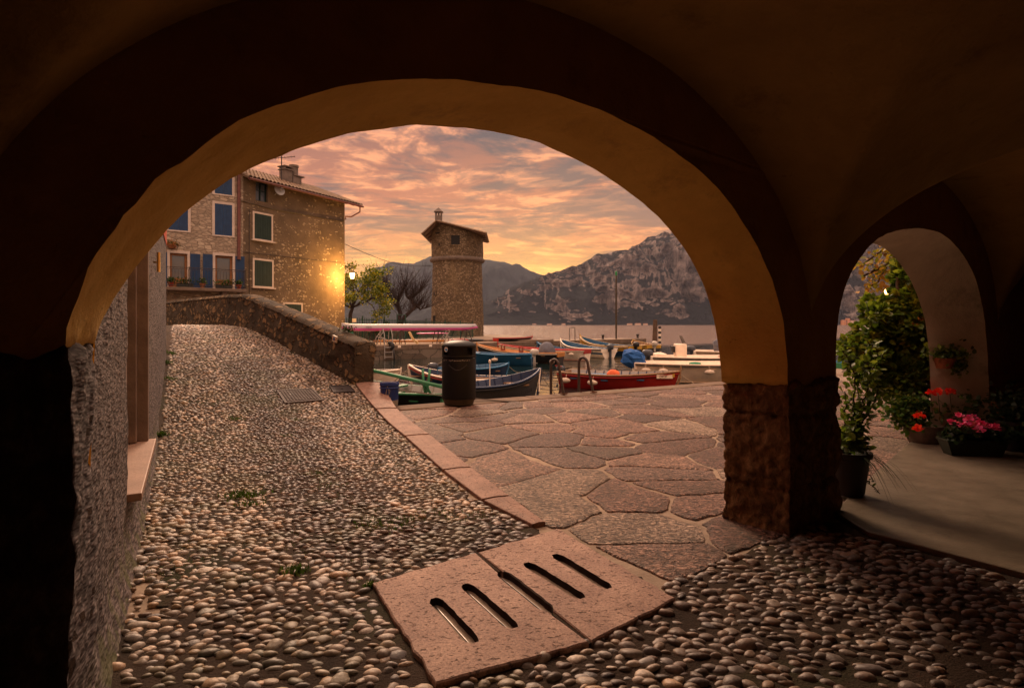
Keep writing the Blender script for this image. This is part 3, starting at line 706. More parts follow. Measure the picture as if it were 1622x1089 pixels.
for (Nn, Ff, n, mt, nm) in ((N1, F1, 170, M_ochre, 'arch_reveal'), (N2, F2, 130, M_pale, 'arch_reveal')):
    a = resample(Nn, n); b = resample(Ff, n); rows = []; K = 15
    for L_ in (a, b):
        for it in range(40):
            c_ = list(L_)
            for i in range(1, n-1):
                if c_[i].y > .9: L_[i] = (c_[i-1]+c_[i]*2+c_[i+1])/4
    for i in range(n):
        row = []
        for k in range(K):
            u = k/(K-1); q = a[i].lerp(b[i], u); s = 0.42*u
            # direction into the masonry
            i0 = max(i-1, 0); i1 = min(i+1, n-1); tg = (a[i1]-a[i0]); nr = Vector((-tg.y, tg.x)).normalized()
            edge = 1.0 if 0 < k < K-1 else 0.8
            dd = 0.012*fbm(q.x, s*1.5, q.y, 2.2, 1.7, 4)+0.004*nz(q.x, s, q.y, 14)
            if k == 0: dd += 0.006*nz(q.x, 0, q.y, 9, 3)+0.006*max(0, nz(q.x, 0, q.y, 4, 8))
            if Nn is N1 and q.x < -3.3: dd += 0.03*abs(nz(q.x, s, q.y, 7, 2))*(1-u)
            if Nn is N2 and q.x > 3.5 and q.y < 1.6: dd += 0.025*max(0, fbm(q.x, s*2, q.y, 4, 5))
            lim = 1.33 if (Nn is N1 and i < n/2) else (.99 if (Nn is N1 or i < n/2) else -1)
            if q.y < lim: dd = abs(dd)*.2+.13*min(1, (lim-q.y)/.03)
            q2 = q+nr*dd*(edge if q.y >= lim else 1); row.append((q2.x, s+(0.006*nz(q.x, 1, q.y, 6) if k == 0 else 0), q2.y))
        rows.append(row)
    mb = MB(); mb.grid([[AL(*p) for p in r] for r in rows]); mb.build(nm, mt, arc, smooth=True)
    curves.append(([(r[0][0], r[0][2], r[0][1]) for r in rows], [(r[-1][0], r[-1][2], r[-1][1]) for r in rows]))
def wall_face(which, s, top, t0, t1, name, mat):
    pts = [(t0, -.1, s)]+curves[0][which]+curves[1][which]+[(t1, -.1, s), (t1, top, s), (t0, top, s)]
    tri = tessellate_polygon([[Vector((p[0], p[1], 0)) for p in pts]])
    mb = MB(); mb.add([AL(p[0], p[2], p[1]) for p in pts], [tuple(t) for t in tri]); return mb.build(name, mat, arc, recalc=True)
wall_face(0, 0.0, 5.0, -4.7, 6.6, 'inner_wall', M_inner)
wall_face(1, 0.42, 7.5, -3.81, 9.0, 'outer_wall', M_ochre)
# groin vault
def zvault(t, s):
    zs, H = 1.32, 1.52
    za = zs
    for tc, a in ((-1.9, 2.2), (2.6, 2.3), (7.2, 2.3), (-6.3, 2.2)):
        q = 1-((t-tc)/a)**2
        if q > 0: za = max(za, zs+H*q**0.5)
    q = 1-((s+2.0)/2.0)**2; zb = zs+(H*1.0*max(q, 0)**0.5)
    k = 0.03; return max(za, zb)+k*math.exp(-abs(za-zb)/0.06)*0.6
mb = MB(); rows = []
for s in np.linspace(.15, -4, 92): rows.append([AL(t, s, zvault(t, s)+0.012*fbm(t, s, 0, 1.2, 4)) for t in np.linspace(-4.7, 6.6, 240)])
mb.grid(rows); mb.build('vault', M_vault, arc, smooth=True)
mb = MB()
def lbox(mb, t0, t1, s0, s1, z0, z1):
    c = AL((t0+t1)/2, (s0+s1)/2, (z0+z1)/2); mb.box(c, (abs(t1-t0), abs(s1-s0), z1-z0), rz=math.atan2(.6, .8))
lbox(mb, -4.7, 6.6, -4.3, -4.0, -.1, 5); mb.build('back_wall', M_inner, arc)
mb = MB(); lbox(mb, -5.0, -4.7, -4.3, 0.0, -.1, 5); mb.build('end_wall', M_inner, arc)
mb = MB(); lbox(mb, 6.6, 6.9, -4.3, 0.3, -.1, 5); mb.build('end_wall', M_inner, arc)
mb = MB(); lbox(mb, -3.8, 9.0, -6.0, 0.41, 5.0, 7.5); mb.build('upper_storey', M_pale, arc)
mb = MB(); lbox(mb, 6.9, 9.0, -6.0, 0.30, -.1, 5.0); mb.build('side_room', M_pale, arc)

def rough_block(name, outline, z0, z1, mat, parent, amp, seed, seams=(), nz_=34, step=0.035, closed=True):
    """a masonry pier: closed outline (arcade t,s), skin displaced outward, block joints cut at seams"""
    pts = []
    m_ = len(outline)
    for i in range(m_ if closed else m_-1):
        a = Vector(outline[i]); b = Vector(outline[(i+1) % m_]); k = max(1, int((b-a).length/step))
        for q in range(k): pts.append((a.lerp(b, q/k)))
    if not closed: pts.append(Vector(outline[-1]))
    n = len(pts); rows = []
    for j in range(nz_+1):
        z = z0+(z1-z0)*j/nz_; row = []
        for i in range(n):
            if closed: tg = pts[(i+2) % n]-pts[i-2]
            else: tg = pts[min(i+2, n-1)]-pts[max(i-2, 0)]
            nr = Vector((tg.y, -tg.x)).normalized(); p = pts[i]
            d_ = amp*(fbm(p.x, p.y, z, 3.0, seed, 5)*0.6+0.5*abs(nz(p.x, p.y, z, 8, seed))*1.3-0.55*max(0, nz(p.x*1.5, p.y*1.5, z*.6, 14, seed))+0.35*nz(p.x, p.y, z, 30, seed))
            for sz in seams:
                w = abs(z-sz-0.02*nz(p.x, p.y, 0, 3, seed)); d_ -= amp*0.45*math.exp(-(w/0.014)**2)
            if j == nz_: d_ -= amp*0.8
            q = p+nr*d_; row.append(AL(q.x, q.y, z+.045*(j/nz_)**6*fbm(p.x, p.y, 1, 6, seed)))
        if closed: row.append(row[0])
        rows.append(row)
    mb = MB(); mb.grid(rows)
    if closed:
        o_ = len(mb.v); mb.v += rows[-1][:-1]; mb.f.append(tuple(range(o_, o_+n))); mb.mi.append(0)
    return mb.build(name, mat, parent, smooth=True, recalc=True)
rough_block('pier_stone', [(-.045, -.02), (.69, -.02), (.70, .44), (-.09, .44)], -.1, 1.02, M_pierstone, arc, 0.045, 2.0, seams=(.30, .80), nz_=60, step=.02)
jb = rough_block('jamb_stone', [(-4.7, -.012), (-3.828, -.012), (-3.775, .43), (-3.9, .6)], -.1, 1.36, M_roughcast, arc, 0.026, 6.0, closed=False, nz_=60, step=.022)

jb.data.materials.append(M_shadestone)
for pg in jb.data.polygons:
    if pg.normal.dot(WN) < -.45: pg.material_index = 1  # passage side of the jamb: its shade painted as a darker stone
# ================================================ left house beside the passage
LD = Vector((-.4976, .8674, 0)); LN = Vector((.8674, .4976, 0)); L0 = Vector((-1.43, 1.88, 0))
def facade(mb, o, ud, n, W, z0, z1, holes, depth):
    us = sorted({0, W} | {h[0] for h in holes} | {h[1] for h in holes}); zs = sorted({z0, z1} | {h[2] for h in holes} | {h[3] for h in holes})
    up = Vector((0, 0, 1)); pt = lambda u, z, d=0: o+ud*u+up*z-n*d
    for a, b in zip(us, us[1:]):
        for c_, d_ in zip(zs, zs[1:]):
            if any(h[0] <= a and h[1] >= b and h[2] <= c_ and h[3] >= d_ for h in holes): continue
            mb.add([pt(a, c_), pt(b, c_), pt(b, d_), pt(a, d_)], [(0, 1, 2, 3)])
    for a, b, c_, d_ in holes:
        q = [(a, c_), (b, c_), (b, d_), (a, d_)]
        for i in range(4):
            p1, p2 = q[i], q[(i+1) % 4]; mb.add([pt(*p1), pt(*p2), pt(*p2, depth), pt(*p1, depth)], [(0, 1, 2, 3)])
        # note: back closed by the window itself
lh = thing('stucco_house', 'grey roughcast house wall with a deep shop window, red plaster above', 'house', L0)
mb = MB(); Z0 = Vector((0, 0, 0))
u0, u1, s0, s1 = 1.75, 3.53, 0.40, 2.62
# displaced roughcast skin around the window
def skin(u, z): return 0.010*fbm(u, z, 0, 3.0, 2, 5)+0.006*nz(u, z, 0, 28)
def seglist(a, b, st): n = max(1, int((b-a)/st)); return [a+(b-a)*i/n for i in range(n)]
us = seglist(0, u0, .04)+seglist(u0, u1, .06)+seglist(u1, 9.36, .08)+[9.36]; zs = seglist(-.1, s0, .04)+seglist(s0, s1, .06)+seglist(s1, 2.80, .06)+[2.80]
idx = {}
for i in range(len(us)-1):
    for j in range(len(zs)-1):
        if us[i] >= u0-1e-6 and us[i+1] <= u1+1e-6 and zs[j] >= s0-1e-6 and zs[j+1] <= s1+1e-6: continue
        q = []
        for a, b in ((i, j), (i+1, j), (i+1, j+1), (i, j+1)):
            if (a, b) not in idx:
                idx[(a, b)] = len(mb.v); U, Z_ = us[a], zs[b]
                flare = 0.05*max(0, 1-Z_/0.25)**2
                mb.v.append(tuple(LD*U+Vector((0, 0, Z_))+LN*(skin(U, Z_)+flare)))
            q.append(idx[(a, b)])
        mb.f.append(tuple(q)); mb.mi.append(0)
mb.add([LD*9.36+Vector((0, 0, z))-LN*d_ for d_, z in ((0, -.1), (6, -.1), (6, 2.8), (0, 2.8))], [(0, 1, 2, 3)])
mb.build('wall', M_roughcast, lh, recalc=True)
mb = MB(); mb.box(LD*4.68-LN*3.0+Vector((0, 0, 4.7)), (9.38, 6.02, 3.8), rz=math.atan2(LD.y, LD.x)); mb.build('upper_wall', M_red, lh)
M_frame = plain('brown_stone_frame', (.20, .15, .13), .7, 0, .3, 5, .3); M_sill = plain('pink_marble', (.36, .235, .18), .45, 0, .2, 5, .2)
M_dark = plain('dark_room', (.012, .010, .010), .8); M_glass = plain('dim_glass', (.10, .12, .15), .08, 0, .1, 1, 0, .8)
def wbox(mb, ua, ub, da, db, za, zb):   # d: outward positive
    mb.box(LD*((ua+ub)/2)+LN*((da+db)/2)+Vector((0, 0, (za+zb)/2)), (ub-ua, db-da, zb-za), rz=math.atan2(LD.y, LD.x))
mb = MB(); wbox(mb, u0+.02, u1-.02, -.34, -.30, s0, s1); win = mb.build('window', M_glass, lh)
mb = MB()
wbox(mb, u1-.03, u1+.07, -.32, 0.022, s0, s1); wbox(mb, u0-.02, u0+.04, -.32, -0.004, s0, s1); wbox(mb, u0, u1, -.32, -0.004, s1-.06, s1+.002); wbox(mb, u1-.12, u1-.03, -.32, -.06, s0+.01, s1-.06)
mb.build('window_frame', M_frame, win, bevel=.008)
mb = MB(); wbox(mb, u0-.03, u1+.08, -.31, .075, s0-.045, s0+.003); mb.build('window_sill', M_sill, win, bevel=.006)
mb = MB(); q = L0+LD*4.52+LN*.06; mb.tube([(0, 0, -.10), (0, 0, .10)], .016, 12); mb.tube([(-.05, 0, 0), (0, 0, 0)], .01, 6)
o = mb.build('wall_lamp', plain('brass', (.65, .42, .18), .3, .9), None, smooth=True, angle=40); o.location = (q.x, q.y, 2.05)
tag(o, 'slim upright brass wall lamp on the grey roughcast wall beside the shop window', 'wall lamp')

# ================================================ roof tiles
def tile_roof(p0, p1, q1, q0, name, mat, parent, thick=0.06, pitch=0.24):
    """curved tiles: p0->p1 eave, q0->q1 ridge"""
    p0, p1, q0, q1 = map(Vector, (p0, p1, q0, q1)); L = (p1-p0).length; n = max(2, int(L/pitch)); up = (p1-p0).cross(q0-p0).normalized()
    if up.z < 0: up = -up
    rows_n = max(2, int((q0-p0).length/.36)); K = 6; rows = []
    for r_ in range(rows_n+1):
        for h in (0, 1):
            if r_ == rows_n and h: continue
            v = r_/rows_n; row = []
            for i in range(n*K+1):
                u = i/(n*K); p = (p0.lerp(p1, u)).lerp(q0.lerp(q1, u), v)
                w = abs(math.sin(math.pi*i/K))*0.085
                row.append(p+up*(w+thick+(0.03 if h == 0 and r_ < rows_n else 0.0)*1.0+0.012*nz(i//K, r_, 0, 1.7)))
            if h == 0 and r_ > 0:   # step down then up
                row0 = [a-up*0.03 for a in row]; rows.append(row0)
            rows.append(row)
            if h == 0: break
    mb = MB(); mb.grid(rows)
    mb.add([p0, p1, q1, q0, p0+up*thick, p1+up*thick, q1+up*thick, q0+up*thick], [(0, 3, 2, 1), (0, 1, 5, 4), (1, 2, 6, 5), (2, 3, 7, 6), (3, 0, 4, 7)])
    return mb.build(name, mat, parent, recalc=False)
M_tile = plain('old_roof_tile', (.24, .155, .10), .85, 0, .5, 3.0, .5, dirt=(.09, .075, .06))
M_eave = plain('eave_wood', (.10, .05, .035), .8); M_pipe = plain('copper_pipe', (.15, .055, .045), .45, .2)
M_white = plain('window_surround', (.56, .45, .38), .7, 0, .15, 4, .1); M_blue = plain('blue_shutter', (.008, .040, .115), .45, 0, .25, 4, .1); M_green = plain('green_shutter', (.012, .03, .026), .5, 0, .25, 4, .1)
M_orange = plain('varnished_wood', (.26, .10, .03), .4)

class Face:
    """facade frame: pixel <-> wall"""
    def __init__(s, o, ud, n): s.o = Vector(o); s.ud = Vector(ud).normalized(); s.n = Vector(n).normalized(); s.rz = math.atan2(s.ud.y, s.ud.x)
    def uz(s, px, py):
        r = rx(px); u = (r*s.o.y-s.o.x)/(s.ud.x-r*s.ud.y); y = s.o.y+s.ud.y*u; return u, CAMZ-(py-514)/F*y
    def rect(s, x0, y0, x1, y1):
        a = s.uz(x0, (y0+y1)/2)[0]; b = s.uz(x1, (y0+y1)/2)[0]; xm = (x0+x1)/2
        return min(a, b), max(a, b), s.uz(xm, y1)[1], s.uz(xm, y0)[1]
    def box(s, mb, u0, u1, d0, d1, z0, z1, base):
        mb.box(s.o-base+s.ud*((u0+u1)/2)+s.n*((d0+d1)/2)+Vector((0, 0, (z0+z1)/2)), (abs(u1-u0), abs(d1-d0), z1-z0), rz=s.rz)
def louvre(fc, mb, u0, u1, d0, d1, z0, z1, base, planks=False):
    fc.box(mb, u0, u1, d0, d1-.012, z0, z1, base)
    w = .05
    fc.box(mb, u0, u0+w, d0, d1, z0, z1, base); fc.box(mb, u1-w, u1, d0, d1, z0, z1, base)
    fc.box(mb, u0+w, u1-w, d0, d1, z0, z0+.07, base); fc.box(mb, u0+w, u1-w, d0, d1, z1-.07, z1, base)
    if planks:
        n = 4
        for i in range(n): fc.box(mb, u0+w+(u1-u0-2*w)*(i+.08)/n, u0+w+(u1-u0-2*w)*(i+.92)/n, d0, d1-.003, z0+.07, z1-.07, base)
    else:
        z = z0+.10
        while z < z1-.1: fc.box(mb, u0+w, u1-w, d0, d1-.004, z, z+.03, base); z += .055
def win_shut(fc, root, rc, mat, base, sill=True, fw=.10):
    """closed pair of shutters in a pale surround; rc is the outer edge of the surround"""
    u0, u1, z0, z1 = rc; mb = MB()
    fc.box(mb, u0, u0+fw, 0, .035, z0, z1, base); fc.box(mb, u1-fw, u1, 0, .035, z0, z1, base); fc.box(mb, u0+fw, u1-fw, 0, .035, z1-fw, z1, base)
    fc.box(mb, u0+fw, u1-fw, 0, .035, z0, z0+fw*.6, base)
    fr = mb.build('window', M_white, root, bevel=.006)
    um = (u0+u1)/2
    for a, b in ((u0+fw, um-.004), (um+.004, u1-fw)):
        mb = MB(); louvre(fc, mb, a, b, 0.0, .03, z0+fw*.6, z1-fw, base, planks=True); mb.build('shutter', mat, fr)
    if sill:
        mb = MB(); fc.box(mb, u0-.08, u1+.08, 0, .13, z0-.07, z0, base); mb.build('sill', M_white, fr, bevel=.008)
    return fr

# ---- brown rendered house
BL = Vector((-14.1, 29.8, 0)); BR = Vector((-10.6, 36, 0)); fb = Face(BL, BR-BL, (.871, -.492, 0)); LB = (BR-BL).length; EZ = 9.22
hb = thing('brown_house', 'tall house in brown flaking render over rubble with green shutters, lamp-lit at its corner', 'house', BL)
att = fb.rect(405, 289, 424, 319)
mb = MB(); facade(mb, Vector((0, 0, 0)), fb.ud, fb.n, LB, -.2, EZ, [att], .22)
DB = 8.0; c0 = Vector((0, 0, 0)); c1 = fb.ud*LB
for a, b in ((c1, c1-fb.n*DB), (c1-fb.n*DB, c0-fb.n*DB), (c0-fb.n*DB, c0)):
    mb.add([a+Vector((0, 0, -.2)), b+Vector((0, 0, -.2)), b+Vector((0, 0, EZ)), a+Vector((0, 0, EZ))], [(0, 1, 2, 3)])
sl_ = math.tan(R(21)); rz_ = EZ+4*sl_
mb.add([c1+Vector((0, 0, EZ)), c1-fb.n*DB+Vector((0, 0, EZ)), c1-fb.n*4+Vector((0, 0, rz_-.05))], [(0, 1, 2)])
mb.build('wall', M_houseB, hb, recalc=True)
ov = .55; e0 = fb.ud*-.1+fb.n*ov+Vector((0, 0, EZ-ov*sl_)); e1 = fb.ud*(LB+1.0)+fb.n*ov+Vector((0, 0, EZ-ov*sl_)); r0 = fb.ud*-.1-fb.n*4+Vector((0, 0, rz_)); r1 = fb.ud*(LB+1.0)-fb.n*4+Vector((0, 0, rz_))
rf = tile_roof(e0, e1, r1, r0, 'roof', M_tile, hb)
g0 = fb.ud*-.1-fb.n*(8+ov)+Vector((0, 0, EZ-ov*sl_)); g1 = fb.ud*(LB+1.0)-fb.n*(8+ov)+Vector((0, 0, EZ-ov*sl_))
tile_roof(g1, g0, r0, r1, 'roof', M_tile, hb)
mb = MB(); k = 0.2
while k < LB+.9:
    a = fb.ud*k+fb.n*(ov-.03)+Vector((0, 0, EZ-(ov-.03)*sl_-.06)); b = fb.ud*k-fb.n*.3+Vector((0, 0, EZ+.3*sl_-.06)); mb.tube([a, b], .045, 4); k += .6
mb.build('rafters', M_eave, rf)
mb = MB(); g_ = fb.n*(ov+.07); mb.tube([g_+Vector((0, 0, EZ-ov*sl_-.02))+fb.ud*k_ for k_ in np.linspace(-.1, LB+1.0, 12)], .07, 8)
a = fb.ud*(LB+.7)+g_+Vector((0, 0, EZ-ov*sl_-.05)); b = fb.ud*(LB+.06)+fb.n*.02+Vector((0, 0, EZ-.95))
mb.tube([a, a+Vector((0, 0, -.35)), a.lerp(b, .6)+Vector((0, 0, -.28)), b, b+Vector((0, 0, -.2))], .045, 8)
mb.build('gutter', M_pipe, hb, smooth=True, angle=40)
for rc in ((400, 337, 432, 381), (400, 410, 433, 455), (448, 479, 479, 519)): win_shut(fb, hb, fb.rect(*rc), M_green, BL)
u0_, u1_, z0_, z1_ = att
mb = MB(); fb.box(mb, u0_, u1_, -.2, -.19, z0_, z1_, BL); aw = mb.build('window', M_glass, hb)
mb = MB(); um = (u0_+u1_)/2
for a, b in ((u0_, u0_+.05), (u1_-.05, u1_), (um-.03, um+.03)): fb.box(mb, a, b, -.19, -.13, z0_, z1_, BL)
zm = z0_+(z1_-z0_)*.55
for a, b in ((z0_, z0_+.05), (z1_-.05, z1_), (zm, zm+.035)): fb.box(mb, u0_+.051, um-.031, -.185, -.135, a, b, BL); fb.box(mb, um+.031, u1_-.051, -.185, -.135, a, b, BL)
mb.build('window_frame', M_green, aw)
# chimney block with round pot, and aerial
def on_roof(px, d): # point at depth d behind facade
    q = fb.uz(px, 270)[0]; return q
M_chim = plain('chimney_render', (.17, .13, .11), .9, 0, .35, 3, .5)
dch = 1.9
def upx(px, d):   # u on a plane shifted d behind the facade
    o_ = BL-fb.n*d; r = rx(px); return (r*o_.y-o_.x)/(fb.ud.x-r*fb.ud.y)
ua, ub = upx(451, dch), upx(478, dch); um = ua+(ub-ua)*.45
ch = None; mb = MB()
fb.box(mb, ua, um, -dch-.5, -dch, EZ+.2, 10.80, BL); fb.box(mb, um+.02, ub-.05, -dch-.65, -dch+.05, EZ+.2, 10.55, BL)
ch = mb.build('chimney', M_chim, hb, bevel=.02)
mb = MB(); fb.box(mb, ua-.06, um+.04, -dch-.56, -dch+.06, 10.80, 10.87, BL); fb.box(mb, um+.045, ub+.12, -dch-.75, -dch+.12, 10.55, 10.63, BL)
for a in (ua, um-.1): fb.box(mb, a, a+.1, -dch-.5, -dch, 10.87, 10.98, BL)
fb.box(mb, ua-.08, um+.05, -dch-.58, -dch+.08, 10.98, 11.05, BL); mb.build('chimney_cap', M_chim, ch, bevel=.01)
pc = fb.ud*((um+ub)/2)-fb.n*(dch+.3); mb = MB(); mb.lathe([(.25, 10.63), (.25, 11.14), (.29, 11.16), (.29, 11.28), (.20, 11.30), (.18, 11.1)], pc, 18); mb.build('chimney_pot', M_chim, ch, smooth=True, angle=40)
pa = fb.ud*upx(446, 1.4)-fb.n*1.4; mb = MB(); mb.tube([pa+Vector((0, 0, 9.9)), pa+Vector((0, 0, 11.9))], .03, 6)
for z, L_, ang in ((11.25, .75, .3), (11.75, .6, .5)):
    dv = Vector((math.cos(ang), math.sin(ang), .18)); sv = Vector((-math.sin(ang), math.cos(ang), 0))
    mb.tube([pa+Vector((0, 0, z))-dv*L_, pa+Vector((0, 0, z))+dv*L_], .02, 5)
    for k in range(-4, 5):
        c_ = pa+Vector((0, 0, z))+dv*(k*L_/4.2); mb.tube([c_-sv*(.28-.02*k), c_+sv*(.28-.02*k)], .011, 4)
mb.build('aerial', M_iron, hb)
u_, z_ = fb.uz(435, 303); pd = fb.ud*u_+fb.n*.35+Vector((0, 0, z_)); dn = Vector((.75, -.62, .25)).normalized(); Mx = dn.to_track_quat('Z', 'Y').to_matrix().to_4x4()
mb = MB(); tmp = MB(); tmp.lathe([(0.001, .0), (.12, .01), (.22, .045), (.30, .085), (.30, .095), (.21, .06), (.1, .025), (.001, .015)], (0, 0, 0), 20)
mb.add([Mx @ Vector(v)+pd for v in tmp.v], tmp.f); mb.tube([pd-dn*.02, fb.ud*u_+Vector((0, 0, z_-.2))], .02, 6); mb.tube([pd-Vector((0, 0, .2)), pd+dn*.33], .01, 5); mb.ell(pd+dn*.33, (.03, .03, .04))
mb.build('satellite_dish', plain('dish_grey', (.42, .40, .40), .5), hb, smooth=True, angle=50)
mb = MB(); pp = [(382, 318), (395, 322), (430, 331), (470, 338), (510, 345), (544, 350)]
mb.tube([fb.ud*u+fb.n*.03+Vector((0, 0, z)) for u, z in (fb.uz(*p) for p in pp)], .025, 5)
pp = [(384, 399), (430, 404), (480, 410), (540, 416)]; mb.tube([fb.ud*u+fb.n*.02+Vector((0, 0, z)) for u, z in (fb.uz(*p) for p in pp)], .014, 5)
mb.tube([fb.ud*.35+fb.n*.02+Vector((0, 0, z)) for z in (7.5, 2.5)], .016, 5)
mb.build('wall_cable', M_iron, hb)

# ---- pale stone house with blue shutters and balcony
fa = Face(BL, (-.8, -.6, 0), (.6, -.8, 0)); WA = 11.0
ha = thing('stone_house', 'pale rubble stone house with blue shutters and a long iron balcony', 'house', BL)
def far_(x0, y0, x1, y1): return fa.rect(x0, y0, x1, y1)
dr = far_(338, 402, 371, 462); dl = far_(266, 398, 299.5, 462); BZ = 3.22
dr = (dr[0]+.08, dr[1]-.08, BZ, dr[3]-.1); dl = (dl[0]+.08, dl[1]-.08, BZ, dl[3]-.1)
mb = MB(); facade(mb, Vector((0, 0, 0)), fa.ud, fa.n, WA, -.2, 10.0, [dr, dl], .20)
c0 = Vector((0, 0, 0)); c1 = fa.ud*WA
for a, b in ((c1, c1-fa.n*7), (c1-fa.n*7, c0-fa.n*7), (c0-fa.n*7, c0)):
    mb.add([a+Vector((0, 0, -.2)), b+Vector((0, 0, -.2)), b+Vector((0, 0, 10)), a+Vector((0, 0, 10))], [(0, 1, 2, 3)])
mb.build('wall', M_houseA, ha, recalc=True)
e0 = fa.ud*-.02+fa.n*.6+Vector((0, 0, 9.85)); e1 = fa.ud*(WA+.5)+fa.n*.6+Vector((0, 0, 9.85)); r1 = fa.ud*(WA+.5)-fa.n*3.5+Vector((0, 0, 11.4)); r0 = fa.ud*-.02-fa.n*3.5+Vector((0, 0, 11.4))
tile_roof(e1, e0, r0, r1, 'roof', M_tile, ha)
g0 = fa.ud*-.02-fa.n*7.6+Vector((0, 0, 9.85)); g1 = fa.ud*(WA+.5)-fa.n*7.6+Vector((0, 0, 9.85)); tile_roof(g0, g1, r1, r0, 'roof', M_tile, ha)
for rc in ((336, 320, 371.5, 375), (336, 268, 371.5, 310), (262, 313, 302, 367), (262, 252, 302, 300), (200, 305, 238, 360)): win_shut(fa, ha, far_(*rc), M_blue, BL, sill=False, fw=.12)
for d_ in (dr, dl):
    u0_, u1_, z0_, z1_ = d_; mb = MB(); fa.box(mb, u0_, u1_, -.2, -.18, z0_, z1_, BL); dd_ = mb.build('balcony_door', M_glass, ha)
    mb = MB(); fa.box(mb, u0_, u0_+.1, -.18, -.12, z0_, z1_, BL); fa.box(mb, u1_-.1, u1_, -.18, -.12, z0_, z1_, BL); fa.box(mb, u0_+.1, u1_-.1, -.18, -.12, z1_-.1, z1_, BL); fa.box(mb, u0_+.1, u1_-.1, -.18, -.12, z0_, z0_+.5, BL)
    mb.build('door_frame', M_orange, dd_)
    mb = MB(); fa.box(mb, u0_-.12, u0_, 0, .04, z0_, z1_+.14, BL); fa.box(mb, u1_, u1_+.12, 0, .04, z0_, z1_+.14, BL); fa.box(mb, u0_, u1_, 0, .04, z1_, z1_+.14, BL); mb.build('door_surround', M_white, dd_, bevel=.006)
    for a in ((u0_-.12-.44, u0_-.125), (u1_+.125, u1_+.12+.44)):
        mb = MB(); louvre(fa, mb, a[0], a[1], .03, .07, z0_+.05, z1_+.02, BL, planks=True); mb.build('shutter', M_blue, dd_)
mb = MB(); fa.box(mb, -.0, 9.2, 0, .98, BZ-.16, BZ, BL); bal = mb.build('balcony', M_rim, ha, bevel=.02)
mb = MB()
for u in (1.0, 3.6, 6.2, 8.6):
    fa.box(mb, u-.13, u+.13, 0, .55, BZ-.42, BZ-.16, BL); fa.box(mb, u-.13, u+.13, .55, .85, BZ-.30, BZ-.16, BL)
mb.build('bracket', M_rim, bal, bevel=.03)
mb = MB()
def rp(u, d_, z): return fa.ud*u+fa.n*d_+Vector((0, 0, z))
for z in (BZ+.08, BZ+.95): mb.tube([rp(9.1, .93, z), rp(.04, .93, z), rp(.04, .03, z)], .018, 6)
mb.tube([rp(9.1, .93, BZ+.86), rp(.04, .93, BZ+.86)], .010, 6)
k = .12
while k < 9.1:
    mb.tube([rp(k, .93, BZ+.86), rp(k, .95, BZ+.75), rp(k+.01, .97, BZ+.35), rp(k+.01, 1.00, BZ+.2), rp(k, .93, BZ+.08)], .009, 4)
    mb.tube([rp(k, .93, BZ+.95), rp(k+.05, .94, BZ+.90), rp(k+.1, .93, BZ+.86)], .006, 4); k += .14
for d_ in np.linspace(.12, .85, 6): mb.tube([rp(.04, d_, BZ+.08), rp(.04, d_, BZ+.95)], .009, 4)
for k in (.04, 2.6, 5.2, 7.8): mb.tube([rp(k, .93, BZ), rp(k, .93, BZ+1.0)], .02, 6)
mb.build('railing', M_iron, bal)
mb = MB(); mb.tube([fa.ud*.22+fa.n*.08+Vector((0, 0, z)) for z in (9.7, 4.85)], .085, 12); mb.tube([fa.ud*.22+fa.n*.08+Vector((0, 0, z)) for z in (4.88, 4.80)], .10, 12)
mb.build('downpipe', M_pipe, ha, smooth=True, angle=40)

# ================================================ round tower
TX, TY = rx(724.5)*60, 60.0; tc = Vector((TX, TY, LZ))
tw = thing('tower', 'round stone tower with a crooked tiled roof and a small square window', 'tower', tc)
pxs = 60/F
def txz(px, py): return ((px-724.5)*pxs, CAMZ-(py-514)*pxs-LZ)
rx0, rz0 = txz(675.5, 379); rxp, rzp = txz(697.5, 358.5); rx1, rz1 = txz(772.5, 377.5)
def roofz(x): return rz0+(rzp-rz0)*(x-rx0)/(rxp-rx0) if x < rxp else rzp+(rz1-rzp)*(x-rxp)/(rx1-rxp)
def round_wall(name, r0, r1, z0, z1f, mat, nzv=26, n=64, amp=.05):
    rows = []
    for j in range(nzv+1):
        row = []
        for k in range(n+1):
            a = 2*math.pi*k/n; f = j/nzv; r_ = r0+(r1-r0)*f; x = r_*math.cos(a); y = r_*math.sin(a); zt = z1f(x); z = z0+(zt-z0)*f
            q = 1+(amp*fbm(math.cos(a)*2.7, math.sin(a)*2.7, z, 1.3, 5, 4)+.02*nz(x, y, z, 5))/r_*(1 if k < n else 1)
            row.append((x*q, y*q, z))
        row[-1] = row[0]; rows.append(row)
    mb = MB(); mb.grid(rows); return mb.build(name, mat, tw, smooth=True, recalc=True)
zc_ = txz(724, 415)[1]
round_wall('wall', 42*pxs, 38.7*pxs, -.6, lambda x: zc_, M_tower)
round_wall('upper_wall', 40.6*pxs, 40.4*pxs, zc_+.1, lambda x: roofz(x)-.06, M_tower, 12)
mb = MB(); R0 = 40.4*pxs; mb.lathe([(R0-.3, zc_-.1), (R0+.12, zc_-.02), (R0+.22, zc_+.1), (R0+.2, zc_+.25), (R0+.02, zc_+.36), (R0-.3, zc_+.36)], (0, 0, 0), 64); mb.build('cornice', M_chim, tw, smooth=True, angle=50)
for (xa, za, xb, zb_) in ((rx0, rz0, rxp, rzp), (rx1, rz1, rxp, rzp)):
    if xa < xb: tile_roof((xa, 3.3, za), (xa, -3.3, za), (xb, -3.3, zb_), (xb, 3.3, zb_), 'roof', M_tile, tw, .05, .3)
    else: tile_roof((xa, -3.3, za), (xa, 3.3, za), (xb, 3.3, zb_), (xb, -3.3, zb_), 'roof', M_tile, tw, .05, .3)
mb = MB()
